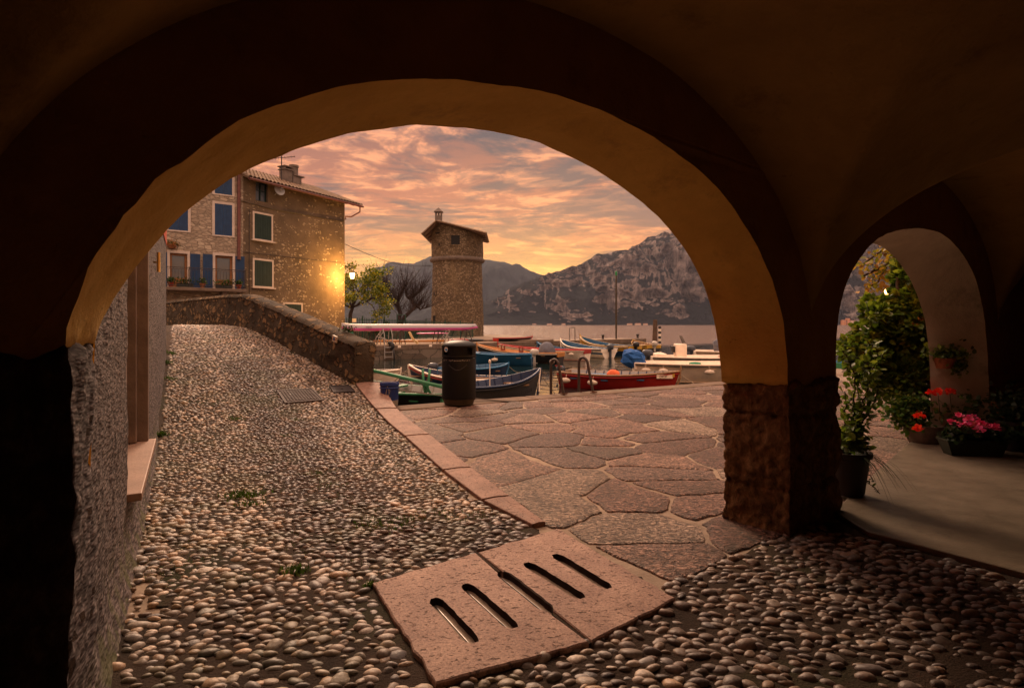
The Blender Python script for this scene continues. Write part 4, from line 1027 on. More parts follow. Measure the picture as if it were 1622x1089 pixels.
for y in (-3.1, -1.5, 0, 1.5, 3.1):
    mb.box(((rx0+rxp)/2, y, (rz0+rzp)/2-.05), ((rxp-rx0)*1.03, .10, .08), M=Matrix.Rotation(-math.atan2(rzp-rz0, rxp-rx0), 4, 'Y'))
    mb.box(((rx1+rxp)/2, y, (rz1+rzp)/2-.05), ((rx1-rxp)*.98, .10, .08), M=Matrix.Rotation(math.atan2(rzp-rz1, rx1-rxp), 4, 'Y'))
mb.build('rafters', M_eave, tw)
def tower_hole(x0, y0, x1, y1, name, lintel=True):
    a, zt = txz(x0, y0); b, zb_ = txz(x1, y1); rr = 40.5*pxs; xm = (a+b)/2; yy = -math.sqrt(max(rr*rr-xm*xm, .1)); ang = math.atan2(yy, xm)+math.pi/2
    mb = MB(); W_ = b-a; Hh_ = zt-zb_; cc = Vector((xm, yy, (zt+zb_)/2)); Mr = Matrix.Rotation(ang, 4, 'Z'); mb.box(cc-Vector((xm, yy, 0)).normalized()*.03, (W_, .16, Hh_), M=Mr); o = mb.build(name, M_dark, tw)
    mb = MB(); nn = Vector((xm, yy, 0)).normalized()*.02; tv = Vector((math.cos(ang), math.sin(ang), 0)); s_ = .13
    for sx in (-1, 1): mb.box(cc+nn+tv*sx*(W_/2+s_/2), (s_, .18, Hh_), M=Mr)
    mb.box(cc+nn+Vector((0, 0, Hh_/2+s_/2)), (W_+2*s_, .18, s_), M=Mr); mb.box(cc+nn-Vector((0, 0, Hh_/2+s_/2)), (W_+2*s_, .2, s_), M=Mr)
    mb.build('surround', M_tower, o, bevel=.02)
tower_hole(719, 379, 732, 393, 'window'); tower_hole(694, 373, 703, 375.5, 'vent'); tower_hole(699, 390, 702, 394, 'vent'); tower_hole(690.5, 464, 694, 469, 'vent'); tower_hole(688, 500, 697, 521, 'doorway')
mb = MB(); xc, zt = txz(696, 344); zb_ = txz(696, 362)[1]
mb.box((xc, -.6, (zt+zb_)/2), (.68, .68, zt-zb_)); z = zt
for sx in (-1, 0, 1):
    for sy in (-1, 0, 1):
        if sx or sy: mb.box((xc+sx*.28, -.6+sy*.28, z+.2), (.12, .12, .42))
z += .41; mb.add([(xc-.46, -1.06, z), (xc+.46, -1.06, z), (xc+.46, -.14, z), (xc-.46, -.14, z), (xc, -.6, z+.5)], [(0, 1, 4), (1, 2, 4), (2, 3, 4), (3, 0, 4), (0, 3, 2, 1)])
mb.build('chimney', M_chim, tw)

# ================================================ bridge parapet
def parapet():
    base = [Vector(p) for p in PI_]; pts = []
    for a, b in zip(base, base[1:]):
        n = max(2, int((b-a).length/.06))
        for i in range(n): pts.append(a.lerp(b, i/n))
    pts.append(base[-1]); n = len(pts)
    # smooth plan
    for _ in range(12): pts = [pts[0]]+[(pts[i-1]+pts[i]*2+pts[i+1])/4 for i in range(1, n-1)]+[pts[-1]]
    L = [0]
    for a, b in zip(pts, pts[1:]): L.append(L[-1]+(b-a).length)
    topx = [0, .5, 4.9, 6.2, 8.5, 12, 30]; topz = [1.09, 1.19, 2.13, 2.16, 2.14, 2.10, 1.7]
    rows = []; M_ = []
    for i, p in enumerate(pts):
        tg = (pts[min(i+3, n-1)]-pts[max(i-3, 0)]).normalized(); nr = Vector((-tg.y, tg.x)); nr = -nr if nr.x < 0 else nr
        zt = np.interp(L[i], topx, topz); zg = float(ramp_h(p.x, p.y)); row = []
        th = .40
        prof = [(-.03, zg-.25, 1)]+[(-.02+.02*q, zg+(zt-.07-zg)*q, 1) for q in np.linspace(0, 1, 15)]+[(-.03, zt-.065, .5), (.02, zt, .6), (th*.33, zt+.015, .5), (th*.66, zt+.012, .5), (th+.02, zt-.01, .6), (th+.03, zt-.08, .5), (th, zt-.4, 1), (th, 0.0, 1), (th, -1.2, 1)]
        for o_, z, am in prof:
            q = p+nr*o_; dd = .045*am*(fbm(q.x, q.y, z, 2.6, 3, 5)+.5*abs(nz(q.x, q.y, z*1.3, 6.5))+.3*nz(q.x, q.y, z, 14)); q = q-nr*dd
            row.append((q.x, q.y, z+.02*am*nz(q.x, q.y, z, 4, 7)))
        rows.append(row)
    mb = MB(); mb.grid(rows)
    # end face, bulged a little
    e = rows[0]; cen = Vector((0, 0, 0))
    for q in e: cen += Vector(q)
    d0 = (pts[0]-pts[3]).normalized(); inner = []
    o_ = len(mb.v); ring1 = [Vector(q)+Vector((d0.x, d0.y, 0))*.05 for q in e]; mc = (Vector(e[0])+Vector(e[15])+Vector(e[21])+Vector(e[-1]))/4
    ring1 = [q.lerp(mc, .04) for q in ring1]
    mb.v += [tuple(q) for q in e]+[tuple(q) for q in ring1]; k = len(e)
    for i in range(k-1): mb.f.append((o_+i, o_+i+1, o_+k+i+1, o_+k+i)); mb.mi.append(0)
    mb.f.append(tuple(range(o_+k, o_+2*k))); mb.mi.append(0)
    o = mb.build('bridge_parapet', M_parapet, smooth=True, angle=60, recalc=True); return o, pts, L
par, ppts, pL_ = parapet()
tag(par, 'rough stone parapet wall climbing the pebbled bridge ramp', 'wall')
# ================================================ boats
def paint(name, col, **k): return plain('paint_'+name, col, k.pop('rough', .42), 0, .18, 3.0, .06, .45, dirt=k.pop('dirt', None))
P_blue = paint('blue', (.014, .085, .18)); P_dblue = paint('dark_blue', (.012, .03, .085)); P_white = paint('white', (.86, .71, .57)); P_red = paint('red', (.36, .018, .014)); P_green = paint('green', (.035, .20, .09)); P_black = paint('black', (.018, .016, .018)); P_grey = paint('grey', (.065, .06, .062)); P_orange = paint('orange', (.50, .20, .05)); P_yellow = paint('yellow', (.52, .28, .03)); P_wood = plain('boat_wood', (.30, .17, .09), .55, 0, .35, 8, .3); P_teal = paint('bright_blue', (.015, .14, .29)); P_ltgrey = paint('light_grey', (.30, .27, .25)); P_pink = paint('magenta', (.62, .10, .34))
M_canvas = plain('grey_canvas', (.13, .13, .16), .9, 0, .2, 6, .4); M_bcanvas = plain('blue_canvas', (.015, .09, .30), .8, 0, .2, 6, .4); M_motor = plain('outboard_cowl', (.05, .055, .07), .3, 0, .2, 6, .05); M_wmotor = plain('white_cowl', (.50, .44, .38), .35, 0, .2, 6, .05)
M_fender = plain('fender', (.58, .46, .36), .5, 0, .2, 9, .1); M_rope = plain('rope', (.35, .27, .19), .9); M_orangebag = plain('orange_cloth', (.75, .14, .05), .8)

def outboard(parent, x, z, mat, s=1.0, covered=None):
    s *= .68
    """stern-mounted motor at local x (negative = aft)"""
    if covered:
        mb = MB(); mb.ell((x-.05, 0, z+.18*s), (.24*s, .20*s, .26*s), 12, 8); mb.ell((x+.02, .02, z+.05*s), (.20*s, .22*s, .22*s), 12, 6)
        o = mb.build('motor_cover', covered, parent, smooth=True)
        for v in o.data.vertices: v.co += Vector((nz(v.co.x, v.co.y, v.co.z, 7), nz(v.co.y, v.co.z, v.co.x, 7), nz(v.co.z, v.co.x, v.co.y, 7)))*.05*s
    else:
        mb = MB(); prof = [(.02, .0), (.13, .02), (.16, .10), (.165, .22), (.14, .30), (.07, .345), (.001, .35)]
        t_ = MB(); t_.lathe(prof, (0, 0, 0), 16); mb.add([(x-.06+v[0]*1.35*s, v[1]*.92*s, z+.0*s+v[2]*s*.85) for v in t_.v], t_.f); o = mb.build('outboard', mat, parent, smooth=True, angle=45)
    mb = MB(); mb.box((x-.06, 0, z-.22*s), (.12*s, .07*s, .72*s)); mb.box((x-.08, 0, z-.40*s), (.26*s, .14*s, .02)); mb.box((x+.03, 0, z+.02), (.08, .2*s, .24*s)); mb.ell((x-.10, 0, z-.62*s), (.16*s, .045*s, .045*s), 8, 5)
    for k in range(3):
        a = k*2.09; mb.box((x-.24*s, .07*math.cos(a)*s, z-.62*s+.07*math.sin(a)*s), (.02, .05, .12*s), M=Matrix.Rotation(a, 4, 'X'))
    mb.build('outboard_leg', mat if not covered else M_motor, o)
    mb = MB(); mb.tube([(x+.08, 0, z+.16*s), (x+.45*s, .03, z+.24*s)], .018, 6); mb.build('tiller', M_black, o)
    return o

def boat(name, label, stern, bow, beam, hull, rim, inner, group='boats moored in the small harbour', fb_=0.42, rise=.30, transom=.72, stripes=None, seats=3, seat_mat=None, rim2=None, ribs=True, motor=None, motor_cover=None, fenders=(), n=26, keel=.22, oars=None, floor=None, deck=0.0, stem_up=.08, ms=1.0, zoff=0.0):
    s_ = Vector(stern[:2]); b_ = Vector(bow[:2]); ax = b_-s_; L = ax.length; rz = math.atan2(ax.y, ax.x)
    t = thing(name, label, 'boat', (s_.x, s_.y, WZ+zoff), rz, group)
    def half(u):      # half beam
        a = transom+(1-transom)*min(1, u/.42)**.8 if u < .42 else 1
        f = 1 if u < .42 else max(0, 1-((u-.42)/.58)**2.1)
        return beam/2*a*f
    def sheer(u): return fb_+rise*max(0, (u-.25)/.75)**2.2+.05*(1-u)**2
    rake = .10*L
    M_ = 9; out = []; inn = []
    for i in range(n+1):
        u = i/n; w = half(u); h = sheer(u); ro = []; ri = []
        for k in range(M_+1):
            f = k/M_   # keel -> gunwale
            yy = w*math.sin(min(1, f*1.15)*math.pi/2)**.75 if f > 0 else 0; yy = w*min(1, (f**.55))*(0.86+.14*f) if f > 0 else 0
            zz_ = -keel+(h+keel)*f**1.35
            xx = u*L-(1-f)*rake*max(0, (u-.6)/.4)**1.5
            ro.append((xx, yy, zz_)); ri.append((xx-.0, max(0, yy-.035), max(zz_+.03, -.06)))
        out.append(ro); inn.append(ri)
    th = .03
    mb = MB(); mats = [hull]+([q[2] for q in stripes] if stripes else []) 
    for sg in (1, -1):
        o_ = len(mb.v)
        for r_ in out: mb.v += [(p[0], p[1]*sg, p[2]) for p in r_]
        for i in range(n):
            for k in range(M_):
                q = (o_+i*(M_+1)+k, o_+(i+1)*(M_+1)+k, o_+(i+1)*(M_+1)+k+1, o_+i*(M_+1)+k+1); mb.f.append(q if sg < 0 else q[::-1])
                mi = 0
                if stripes:
                    fm = (k+.5)/M_
                    for si, st_ in enumerate(stripes):
                        if st_[0] <= fm < st_[1]: mi = si+1
                mb.mi.append(mi)
    r_ = out[0]; mb.add([(p[0], p[1], p[2]) for p in r_]+[(p[0], -p[1], p[2]) for p in r_[::-1]], [tuple(range(2*(M_+1)))])
    mb.build('hull', mats, t, smooth=True, angle=50)
    mb = MB()
    for sg in (1, -1):
        o_ = len(mb.v)
        for r_ in inn: mb.v += [(p[0], p[1]*sg, p[2]) for p in r_]
        for i in range(n):
            for k in range(M_):
                q = (o_+i*(M_+1)+k, o_+(i+1)*(M_+1)+k, o_+(i+1)*(M_+1)+k+1, o_+i*(M_+1)+k+1); mb.f.append(q[::-1] if sg < 0 else q); mb.mi.append(0)
    r_ = inn[0]; mb.add([(p[0]+.02, p[1], p[2]) for p in r_]+[(p[0]+.02, -p[1], p[2]) for p in r_[::-1]], [tuple(range(2*(M_+1)))])
    lin = mb.build('lining', inner, t, smooth=True, angle=50)
    if ribs:
        mb = MB()
        for i in range(2, n-2, 2):
            for sg in (1, -1):
                pts_ = [(p[0], (p[1]-.012)*sg, p[2]+.01) for p in inn[i][1:]]; mb.tube(pts_, .016, 4)
        mb.build('ribs', floor or inner, lin)
    mb = MB()
    mb.add([(i/n*L*.93, sg*half(i/n*.93)*.62, .03-.0) for i in range(n+1) for sg in (-1, 1)], [(2*i, 2*i+1, 2*i+3, 2*i+2) for i in range(n)])
    mb.build('floor_boards', floor or inner, t)
    # gunwale
    for sg in (1, -1):
        mb = MB(); mb.tube([(i/n*L, sg*half(i/n), sheer(i/n)+.005) for i in range(n+1)], .032, 6)
        if rim2: mb.tube([(i/n*L, sg*(half(i/n)+.012), sheer(i/n)-.06) for i in range(n+1)], .018, 5, mi=1)
        mb.build('gunwale', [rim, rim2] if rim2 else rim, t, smooth=True)
    if deck:
        k0 = int(n*(1-deck)); mb = MB()
        mb.add([(i/n*L, sg*half(i/n)*.99, sheer(i/n)+.01) for i in range(k0, n+1) for sg in (-1, 1)], [(2*i, 2*i+1, 2*i+3, 2*i+2) for i in range(n-k0)])
        mb.build('foredeck', inner if deck < .4 else hull, t)
    mb = MB(); mb.box((.02, 0, sheer(0)-.1), (.07, half(0)*1.9, .22)); mb.build('transom', rim, t, bevel=.01)
    mb = MB(); mb.tube([(L-rake, 0, -keel+.02), (L-rake*.35, 0, .05), (L+.0, 0, sheer(1)*.7), (L+.03, 0, sheer(1)+stem_up)], [.03, .035, .035, .03], 6); mb.build('stem', rim, t)
    for k in range(seats):
        u = .16+.56*k/max(1, seats-1) if seats > 1 else .4
        mb = MB(); mb.box((u*L, 0, sheer(u)-.15), (.22, half(u)*1.9, .035)); mb.build('seat', seat_mat or P_wood, t, bevel=.005)
    if L > 2.5 and not zoff:
        mb = MB(); mb.tube([(L-.05, 0, sheer(1)-.05), (L+.35, .12, sheer(1)*.45), (L+.8, .3, .06), (L+1.1, .4, -.1)], .011, 4); mb.build('painter_rope', M_rope, t)
    if motor: outboard(t, -.05, sheer(0)-.05, motor, ms, motor_cover)
    for u, sg in fenders:
        mb = MB(); c_ = (u*L, sg*(half(u)+.10), sheer(u)-.22); mb.ell(c_, (.17, .085, .085), 10, 8); mb.tube([c_, (u*L, sg*half(u), sheer(u))], .008, 4); mb.build('fender', M_fender, t, smooth=True)
    if oars:
        for sg in (-1, 1):
            mb = MB(); a = Vector((.12*L, sg*.18, sheer(.2)-.02)); b = Vector((.12*L+2.3, sg*.25, sheer(.6)-.02)); mb.tube([a, b], .022, 6); mb.box(b+Vector((.2, 0, 0)), (.5, .12, .02)); mb.build('oar', P_wood, t)
    return t, (lambda u, sg, dz=0: Vector((u*L, sg*half(u), sheer(u)+dz)))

def xy(px, y): return (rx(px)*y, y)
# foreground, just off the quay
bt, gp = boat('rowing_boat', 'old wooden boat with bright green gunwale and dark hull, left of the black bin', xy(722, 12.7), (-5.2, 14.4), 1.6, P_black, P_green, P_ltgrey, rise=.42, seats=3, seat_mat=P_green, floor=P_ltgrey, transom=.8, fb_=.46)
mb = MB(); mb.box(gp(.42, 0, .02), (.16, 1.42, .045)); mb.build('crossbeam', P_green, bt, bevel=.01)
for a, b in (((.16, -.18, .50), (.34, -.22, .50)), ((.16, -.14, .50), (.20, .05, .44)),):
    pass
mb = MB(); mb.tube([P(589, 586, 13.9)-bt.location, P(640, 598, 13.6)-bt.location, P(704, 613, 13.0)-bt.location], .045, 6); o = mb.build('boom', P_green, bt, smooth=True); o.matrix_parent_inverse = Matrix.Rotation(-bt.rotation_euler.z, 4, 'Z')
mb = MB(); q = gp(.24, -1, 0)+Vector((0, .5, .05))
for dx in (-.10, .10): mb.tube([q+Vector((0, -.16, -.25)), q+Vector((dx*.7, -.16, .1)), q+Vector((dx, -.18, .42))], .03, 6)
mb.tube([q+Vector((0, -.45, -.3)), q+Vector((0, -.10, .10))], .04, 6); mb.build('rowlock_fork', P_green, bt, smooth=True)
boat('rowing_boat', 'white skiff with red and blue striped gunwale behind the green rimmed boat', xy(812, 16.3), xy(648, 17.3), 1.35, P_ltgrey, P_white, P_dblue, rise=.36, rim2=P_red, seats=3, seat_mat=P_wood, floor=P_blue, oars=True, stem_up=.02, stripes=[(.62, .72, P_red), (.80, .9, P_dblue)])
boat('motor_boat', 'blue motor boat with grey outboard cowl seen just left of the black bin', xy(690, 19.8), xy(805, 21.8), 1.5, P_dblue, P_teal, P_blue, motor=M_motor, ms=1.35, seats=2, rise=.1)
bt, gp = boat('rowing_boat', 'dark grey boat with faint lettering on its bow, right behind the black bin', xy(700, 13.75), xy(856, 15.9), 1.2, P_grey, P_dblue, P_dblue, rise=.34, rim2=P_black, seats=2, seat_mat=P_wood, fb_=.44, transom=.8, stem_up=.03)
mb = MB(); mb.tube([gp(.98, -1, .02)+Vector((0, -.02, 0)), gp(.93, -1, -.25)+Vector((0, -.05, 0)), gp(.9, -1, -.5)+Vector((0, -.1, 0))], .02, 6); mb.build('mooring_rope', P_white, bt)
mb = MB(); mb.tube([gp(.45, 0, -.3), gp(.45, 0, .55)], .014, 6); mb.ell(gp(.45, 0, .58), (.035, .035, .06)); mb.build('short_mast', P_white, bt); _dark = (bt, gp)
boat('motor_boat', 'all blue wooden boat with a white outboard and one pale fender', xy(843, 28.3), xy(722, 28.8), 1.7, P_blue, P_teal, P_blue, motor=M_wmotor, fenders=[(.45, 1)], fb_=.5, rise=.25, ms=1.5, deck=.3)
bt, gp = boat('motor_boat', 'black hulled boat with orange rim and brown rowlocks, grey covered motor', xy(889, 29.6), xy(756, 31.6), 1.6, P_black, P_orange, P_orange, fb_=.5, rise=.42, rim2=P_white, seats=3, seat_mat=P_wood, stem_up=.12)
for u in (.40, .62):
    mb = MB(); c_ = gp(u, 1, .08)+Vector((0, -.08, 0)); mb.box(c_, (.24, .08, .10))
    for dx in (-.09, .09): mb.box(c_+Vector((dx, 0, .15)), (.05, .078, .20))
    mb.build('rowlock', plain('red_wood', (.28, .06, .03), .6), bt)
mb = MB(); mb.ell(gp(.16, 0, .10), (.42, .42, .48), 14, 9); o = mb.build('motor_cover', M_canvas, bt, smooth=True)
for v in o.data.vertices: v.co += Vector((nz(v.co.x, v.co.y, v.co.z, 4), nz(v.co.y, v.co.z, v.co.x, 4), 0))*.12
boat('motor_boat', 'white boat with red gunwale and red stripe, pale fender on its side', xy(931, 31.8), xy(789, 34.5), 1.6, P_white, P_red, P_red, fb_=.55, rise=.30, rim2=P_white, fenders=[(.12, 1)], seat_mat=P_wood, stem_up=.15, stripes=[(.0, .22, P_red)])
boat('rowing_boat', 'blue boat mostly hidden behind the white and red boat', xy(925, 35.4), xy(851, 37.6), 1.3, P_dblue, P_teal, P_blue, rise=.42, stem_up=.1)
boat('motor_boat', 'long white boat with blue stripes and grey outboard below the mole', xy(965, 33.8), xy(888, 38.6), 1.7, P_white, P_white, P_blue, fb_=.52, rise=.50, rim2=P_dblue, motor=M_motor, ms=1.7, seat_mat=P_blue, stripes=[(.62, .74, P_blue), (.84, .94, P_dblue)], stem_up=.1)
boat('motor_boat', 'dark blue and yellow boat with high prow and black outboard below the mole', xy(1006, 37.3), xy(919, 42.5), 1.7, P_dblue, P_yellow, P_blue, fb_=.55, rise=.60, rim2=P_white, motor=P_black, ms=1.7, seat_mat=P_blue, stripes=[(.66, 1.0, P_yellow)], stem_up=.2)
boat('motor_boat', 'small yellow and black boat with white outboard at the end of the mole', xy(1036, 40.2), xy(1003, 44.5), 1.5, P_black, P_yellow, P_wood, fb_=.5, rise=.3, motor=M_wmotor, ms=1.8, stripes=[(.6, 1, P_yellow)])
# red boat
bt, gp = boat('motor_boat', 'red boat with blue bench and grey outboard right beside the quay', xy(893, 18.7), xy(1077, 16.9), 1.55, P_red, P_wood, P_ltgrey, fb_=.44, rise=.18, rim2=P_red, seats=3, seat_mat=P_teal, motor=M_motor, ms=1.1, fenders=[(.10, -1), (.35, -1)], stem_up=.16, floor=P_dblue, keel=.25)
mb = MB(); mb.ell(gp(.45, 0, -.02), (.22, .16, .16), 10, 7); o = mb.build('orange_bag', M_orangebag, bt, smooth=True)
for v in o.data.vertices: v.co += Vector((nz(v.co.x*9, v.co.y*9, v.co.z*9), nz(v.co.y*9, v.co.z*9, 3), 0))*.04
mb = MB(); mb.box(gp(.36, 0, -.06), (1.1, .42, .07)); mb.build('blue_bench', P_teal, bt, bevel=.01)
_red = (bt, gp)
# white motor boats
bt, gp = boat('motor_boat', 'cream white motor boat with bright blue motor cover and fenders', xy(1004, 20.3), (10.0, 19.6), 1.9, P_white, P_white, P_white, fb_=.62, rise=.16, rim2=P_black, seats=3, seat_mat=P_white, transom=.62, fenders=[(.06, -1), (.16, -1), (.42, -1)], keel=.25, ribs=False)
mb = MB(); mb.ell(gp(0, 0, .15), (.44, .34, .34), 12, 8); mb.ell(gp(.02, 0, .02), (.3, .36, .26), 12, 8); o = mb.build('motor_cover', M_bcanvas, bt, smooth=False)
for v in o.data.vertices: v.co += Vector((nz(v.co.x, v.co.y, v.co.z, 5), nz(v.co.y, v.co.z, v.co.x, 5), nz(v.co.z, 2, v.co.x, 5)))*.16
mb = MB(); mb.ell(gp(.36, -.4, .02), (.22, .1, .06), 9, 6); mb.build('green_net', plain('net', (.03, .22, .13), .9), bt)
bt, gp = boat('motor_boat', 'white motor boat with steering console and windscreen, second from the quay', xy(1030, 23.6), (11.2, 23.0), 2.0, P_white, P_white, P_white, fb_=.66, rise=.2, rim2=P_black, seats=0, transom=.75, motor=M_motor, ms=1.6, ribs=False, deck=.45)
mb = MB(); mb.box(gp(.22, 0, .16), (.42, .7, .75)); co_ = mb.build('console', P_white, bt, bevel=.04)
mb = MB(); mb.box(gp(.17, .1, .30), (.12, .34, .26)); mb.build('instrument_panel', P_black, co_, bevel=.02)
mb = MB(); rows = []
for k in range(9):
    a = -1.2+2.4*k/8; rows.append([gp(.24, 0, .52)+Vector((.10*math.cos(a), .34*math.sin(a), 0)), gp(.24, 0, .86)+Vector((.02*math.cos(a)-.1, .28*math.sin(a), 0))])
mb.grid(rows); mb.grid([[q+Vector((.012, 0, 0)) for q in r_] for r_ in rows], flip=True); mb.build('windscreen', plain('tinted_glass', (.16, .14, .14), .1, 0, .1, 2, 0, .8), co_, smooth=True)
mb = MB(); mb.box(gp(.06, 0, -.05), (.5, 1.3, .38)); mb.build('stern_bench', P_white, bt, bevel=.05)
bt, gp = boat('motor_boat', 'white motor boat with grey canvas cover, farthest right beside the pier', xy(1098, 28.0), (14.4, 27.2), 2.0, P_white, P_white, P_white, fb_=.68, rise=.2, rim2=P_wood, seats=0, motor=M_motor, ms=1.5, ribs=False, deck=.4)
mb = MB(); mb.ell(gp(.28, 0, .18), (.62, .6, .55), 14, 9); o = mb.build('canvas_cover', M_canvas, bt, smooth=True)
for v in o.data.vertices: v.co += Vector((nz(v.co.x, v.co.y, v.co.z, 3), nz(v.co.y, v.co.z, v.co.x, 3), 0))*.18
boat('rowing_boat', 'white boat with slatted benches tied beside the bridge parapet', (-7.6, 19.0), xy(634, 19.3), 1.4, P_white, P_white, P_ltgrey, rise=.1, fb_=.38)
boat('rowing_boat', 'green and white boat seen through the small right arch', xy(1318, 23.0), (16.5, 24.6), 1.6, P_white, P_green, P_teal, rise=.2)

# lettering on hulls
def text_obj(txt, size, mat, parent, M_, name='lettering', ext=.002):
    cu = bpy.data.curves.new(name, 'FONT'); cu.body = txt; cu.size = size; cu.extrude = ext; cu.align_x = 'CENTER'; cu.align_y = 'CENTER'
    tmp = bpy.data.objects.new('t', cu); C.objects.link(tmp); dg = bpy.context.evaluated_depsgraph_get(); me = bpy.data.meshes.new_from_object(tmp.evaluated_get(dg)); bpy.data.objects.remove(tmp)
    me.transform(M_); me.materials.clear(); me.materials.append(mat); o = bpy.data.objects.new(name, me); C.objects.link(o)
    if parent: o.parent = parent
    return o
def hull_text(bt, gp, u0, u1, dz, txt, size, mat, sg=-1):
    a = gp(u0, sg, dz); b = gp(u1, sg, dz); xd = (b-a).normalized(); up = Vector((0, 0, 1)); xd2 = xd if sg < 0 else -xd
    nrm = xd2.cross(up).normalized(); up2 = nrm.cross(xd2); Mx = Matrix((( xd2.x, up2.x, nrm.x, 0), (xd2.y, up2.y, nrm.y, 0), (xd2.z, up2.z, nrm.z, 0), (0, 0, 0, 1)))
    c_ = (a+b)/2+nrm*.03
    return text_obj(txt, size, mat, bt, Matrix.Translation(c_) @ Mx)
hull_text(*_dark, .62, .80, -.30, 'Lontra', .20, P_black)
bt, gp = _red; M_brownink = plain('brown_ink', (.12, .06, .04), .6)
mb = MB(); a = gp(.84, -1, -.10); b = gp(.95, -1, -.10); xd = (b-a).normalized(); nrm = Vector((xd.y, -xd.x, 0)); mb.box((a+b)/2+nrm*.022, ((b-a).length, .012, .11), rz=math.atan2(xd.y, xd.x)); mb.build('name_plate', P_white, bt)
hull_text(bt, gp, .84, .93, -.10, 'DIOP', .10, M_brownink)
mb = MB(); a = gp(.955, -1, -.095); mb.box(a+nrm*.024, (.07, .014, .10), rz=math.atan2(xd.y, xd.x)); mb.build('yellow_patch', P_yellow, bt)

# ================================================ black litter bin and blue bucket
bx = rx(727)*9.98
bn_ = thing('litter_bin', 'tall black domed litter bin standing on the quay edge', 'litter bin', (bx, 9.98, 0.012))
M_bin = plain('bin_plastic', (.004, .0035, .004), .45, 0, .3, 4, .12, .25); M_binbase = plain('bin_base', (.05, .038, .022), .7)
mb = MB(); mb.lathe([(.21, 0), (.255, .015), (.265, .06), (.29, .10), (.295, .115)], (0, 0, 0), 40); mb.build('base', M_binbase, bn_, smooth=True, angle=40)
mb = MB(); mb.lathe([(.27, .11), (.296, .125), (.298, .80), (.292, .815), (.27, .82)], (0, 0, 0), 40); mb.build('body', M_bin, bn_, smooth=True, angle=40)
mb = MB(); prof = [(.285, .825), (.30, .835), (.302, .855), (.297, .865), (.297, 1.01), (.303, 1.018), (.303, 1.035)]
n = 64; apt = []
vs = []; fs = []
zsx = [.825, .838, .865, .88, .905, .93, .955, .98, 1.0, 1.02, 1.035]; rsx = [.285, .302, .297, .297, .297, .297, .297, .297, .300, .304, .303]
for z, r_ in zip(zsx, rsx):
    for k in range(n): vs.append((r_*math.cos(2*math.pi*k/n), r_*math.sin(2*math.pi*k/n), z))
for i in range(len(zsx)-1):
    for k in range(n):
        a = (k+.5)*360/n
        hole = any(abs((a-c_+180) % 360-180) < 13 for c_ in (315, 45, 135, 225)) and .88 <= (zsx[i]+zsx[i+1])/2 <= 1.0
        if not hole: fs.append((i*n+k, i*n+(k+1) % n, (i+1)*n+(k+1) % n, (i+1)*n+k))
mb.add(vs, fs); hood = mb.build('hood', M_bin, bn_, smooth=True, angle=50)
mb = MB(); mb.lathe([(.303, 1.035), (.295, 1.05), (.25, 1.085), (.17, 1.115), (.08, 1.128), (.001, 1.13)], (0, 0, 0), 40); mb.build('dome', M_bin, hood, smooth=True, angle=40)
mb = MB(); mb.lathe([(.24, .83), (.24, 1.03)], (0, 0, 0), 24); mb.build('liner', M_black, hood)
def curved(c_deg, half, z0, z1, r_, mat, name, parent, k=10, shape=None):
    mb = MB(); rows = []
    for i in range(k+1):
        f = -1+2*i/k; a = R(c_deg+half*f); zc = (z0+z1)/2; hh_ = (z1-z0)/2*(math.sqrt(max(0, 1-f*f)) if shape == 'round' else 1)
        rows.append([(r_*math.cos(a), r_*math.sin(a), zc-hh_), (r_*math.cos(a), r_*math.sin(a), zc+hh_)])
    mb.grid(rows); return mb.build(name, mat, parent)
curved(228, 9, .93, 1.02, .3025, plain('sticker_white', (.55, .55, .55), .4), 'sticker', hood, shape='round')
curved(230, 5, .95, .985, .304, plain('sticker_blue', (.03, .25, .55), .4), 'sticker_mark', hood)
mb = MB(); 
for k in range(28):
    a = R(215+k*3.6); 
    if random.random() < .7: mb.box((.301*math.cos(a), .301*math.sin(a), .785+random.uniform(-.006, .006)), (.004, random.uniform(.005, .018), random.uniform(.004, .02)), rz=a)
mb.build('worn_marks', P_ltgrey, bn_)
mb = MB()
for k in range(25):
    a = R(240+60*k/24); z = .71-.085*math.cos((k/24-.5)*math.pi)*1.0; mb.tube([(.300*math.cos(a), .300*math.sin(a), z), (.300*math.cos(a+.03), .300*math.sin(a+.03), z)], .0035, 4)
mb.build('seam', P_grey, bn_)
bk = thing('paint_bucket', 'blue plastic paint bucket with a pale emblem beside the pink kerb', 'bucket', (rx(617)*9.85, 9.85, 0.012))
M_bk = plain('bucket_blue', (.016, .040, .20), .4, 0, .25, 7, .08); 
mb = MB(); mb.lathe([(.135, 0), (.142, .004), (.150, .10)], (0, 0, 0), 28); mb.build('bottom_ring', P_ltgrey, bk, smooth=True, angle=40)
mb = MB(); mb.lathe([(.150, .10), (.160, .35), (.170, .355), (.170, .375), (.164, .378), (.164, .40), (.158, .405), (.152, .39), (.140, .02), (.001, .02)], (0, 0, 0), 28); mb.build('body', M_bk, bk, smooth=True, angle=40)
mb = MB(); mb.lathe([(.1655, .30), (.170, .305), (.170, .315), (.1655, .32)], (0, 0, 0), 28); mb.build('rim', M_bk, bk)
mb = MB(); r_ = .162
for (a0, z0), (a1, z1) in [((262, .20), (265, .31)), ((265, .31), (276, .31)), ((276, .31), (279, .20)), ((279, .20), (262, .20)), ((279, .29), (285, .27)), ((285, .27), (280, .22)), ((262, .26), (256, .20)), ((256, .20), (262, .19)), ((267, .33), (272, .35))]:
    mb.tube([(r_*math.cos(R(a0+(a1-a0)*q/3)), r_*math.sin(R(a0+(a1-a0)*q/3)), z0+(z1-z0)*q/3) for q in range(4)], .005, 5)
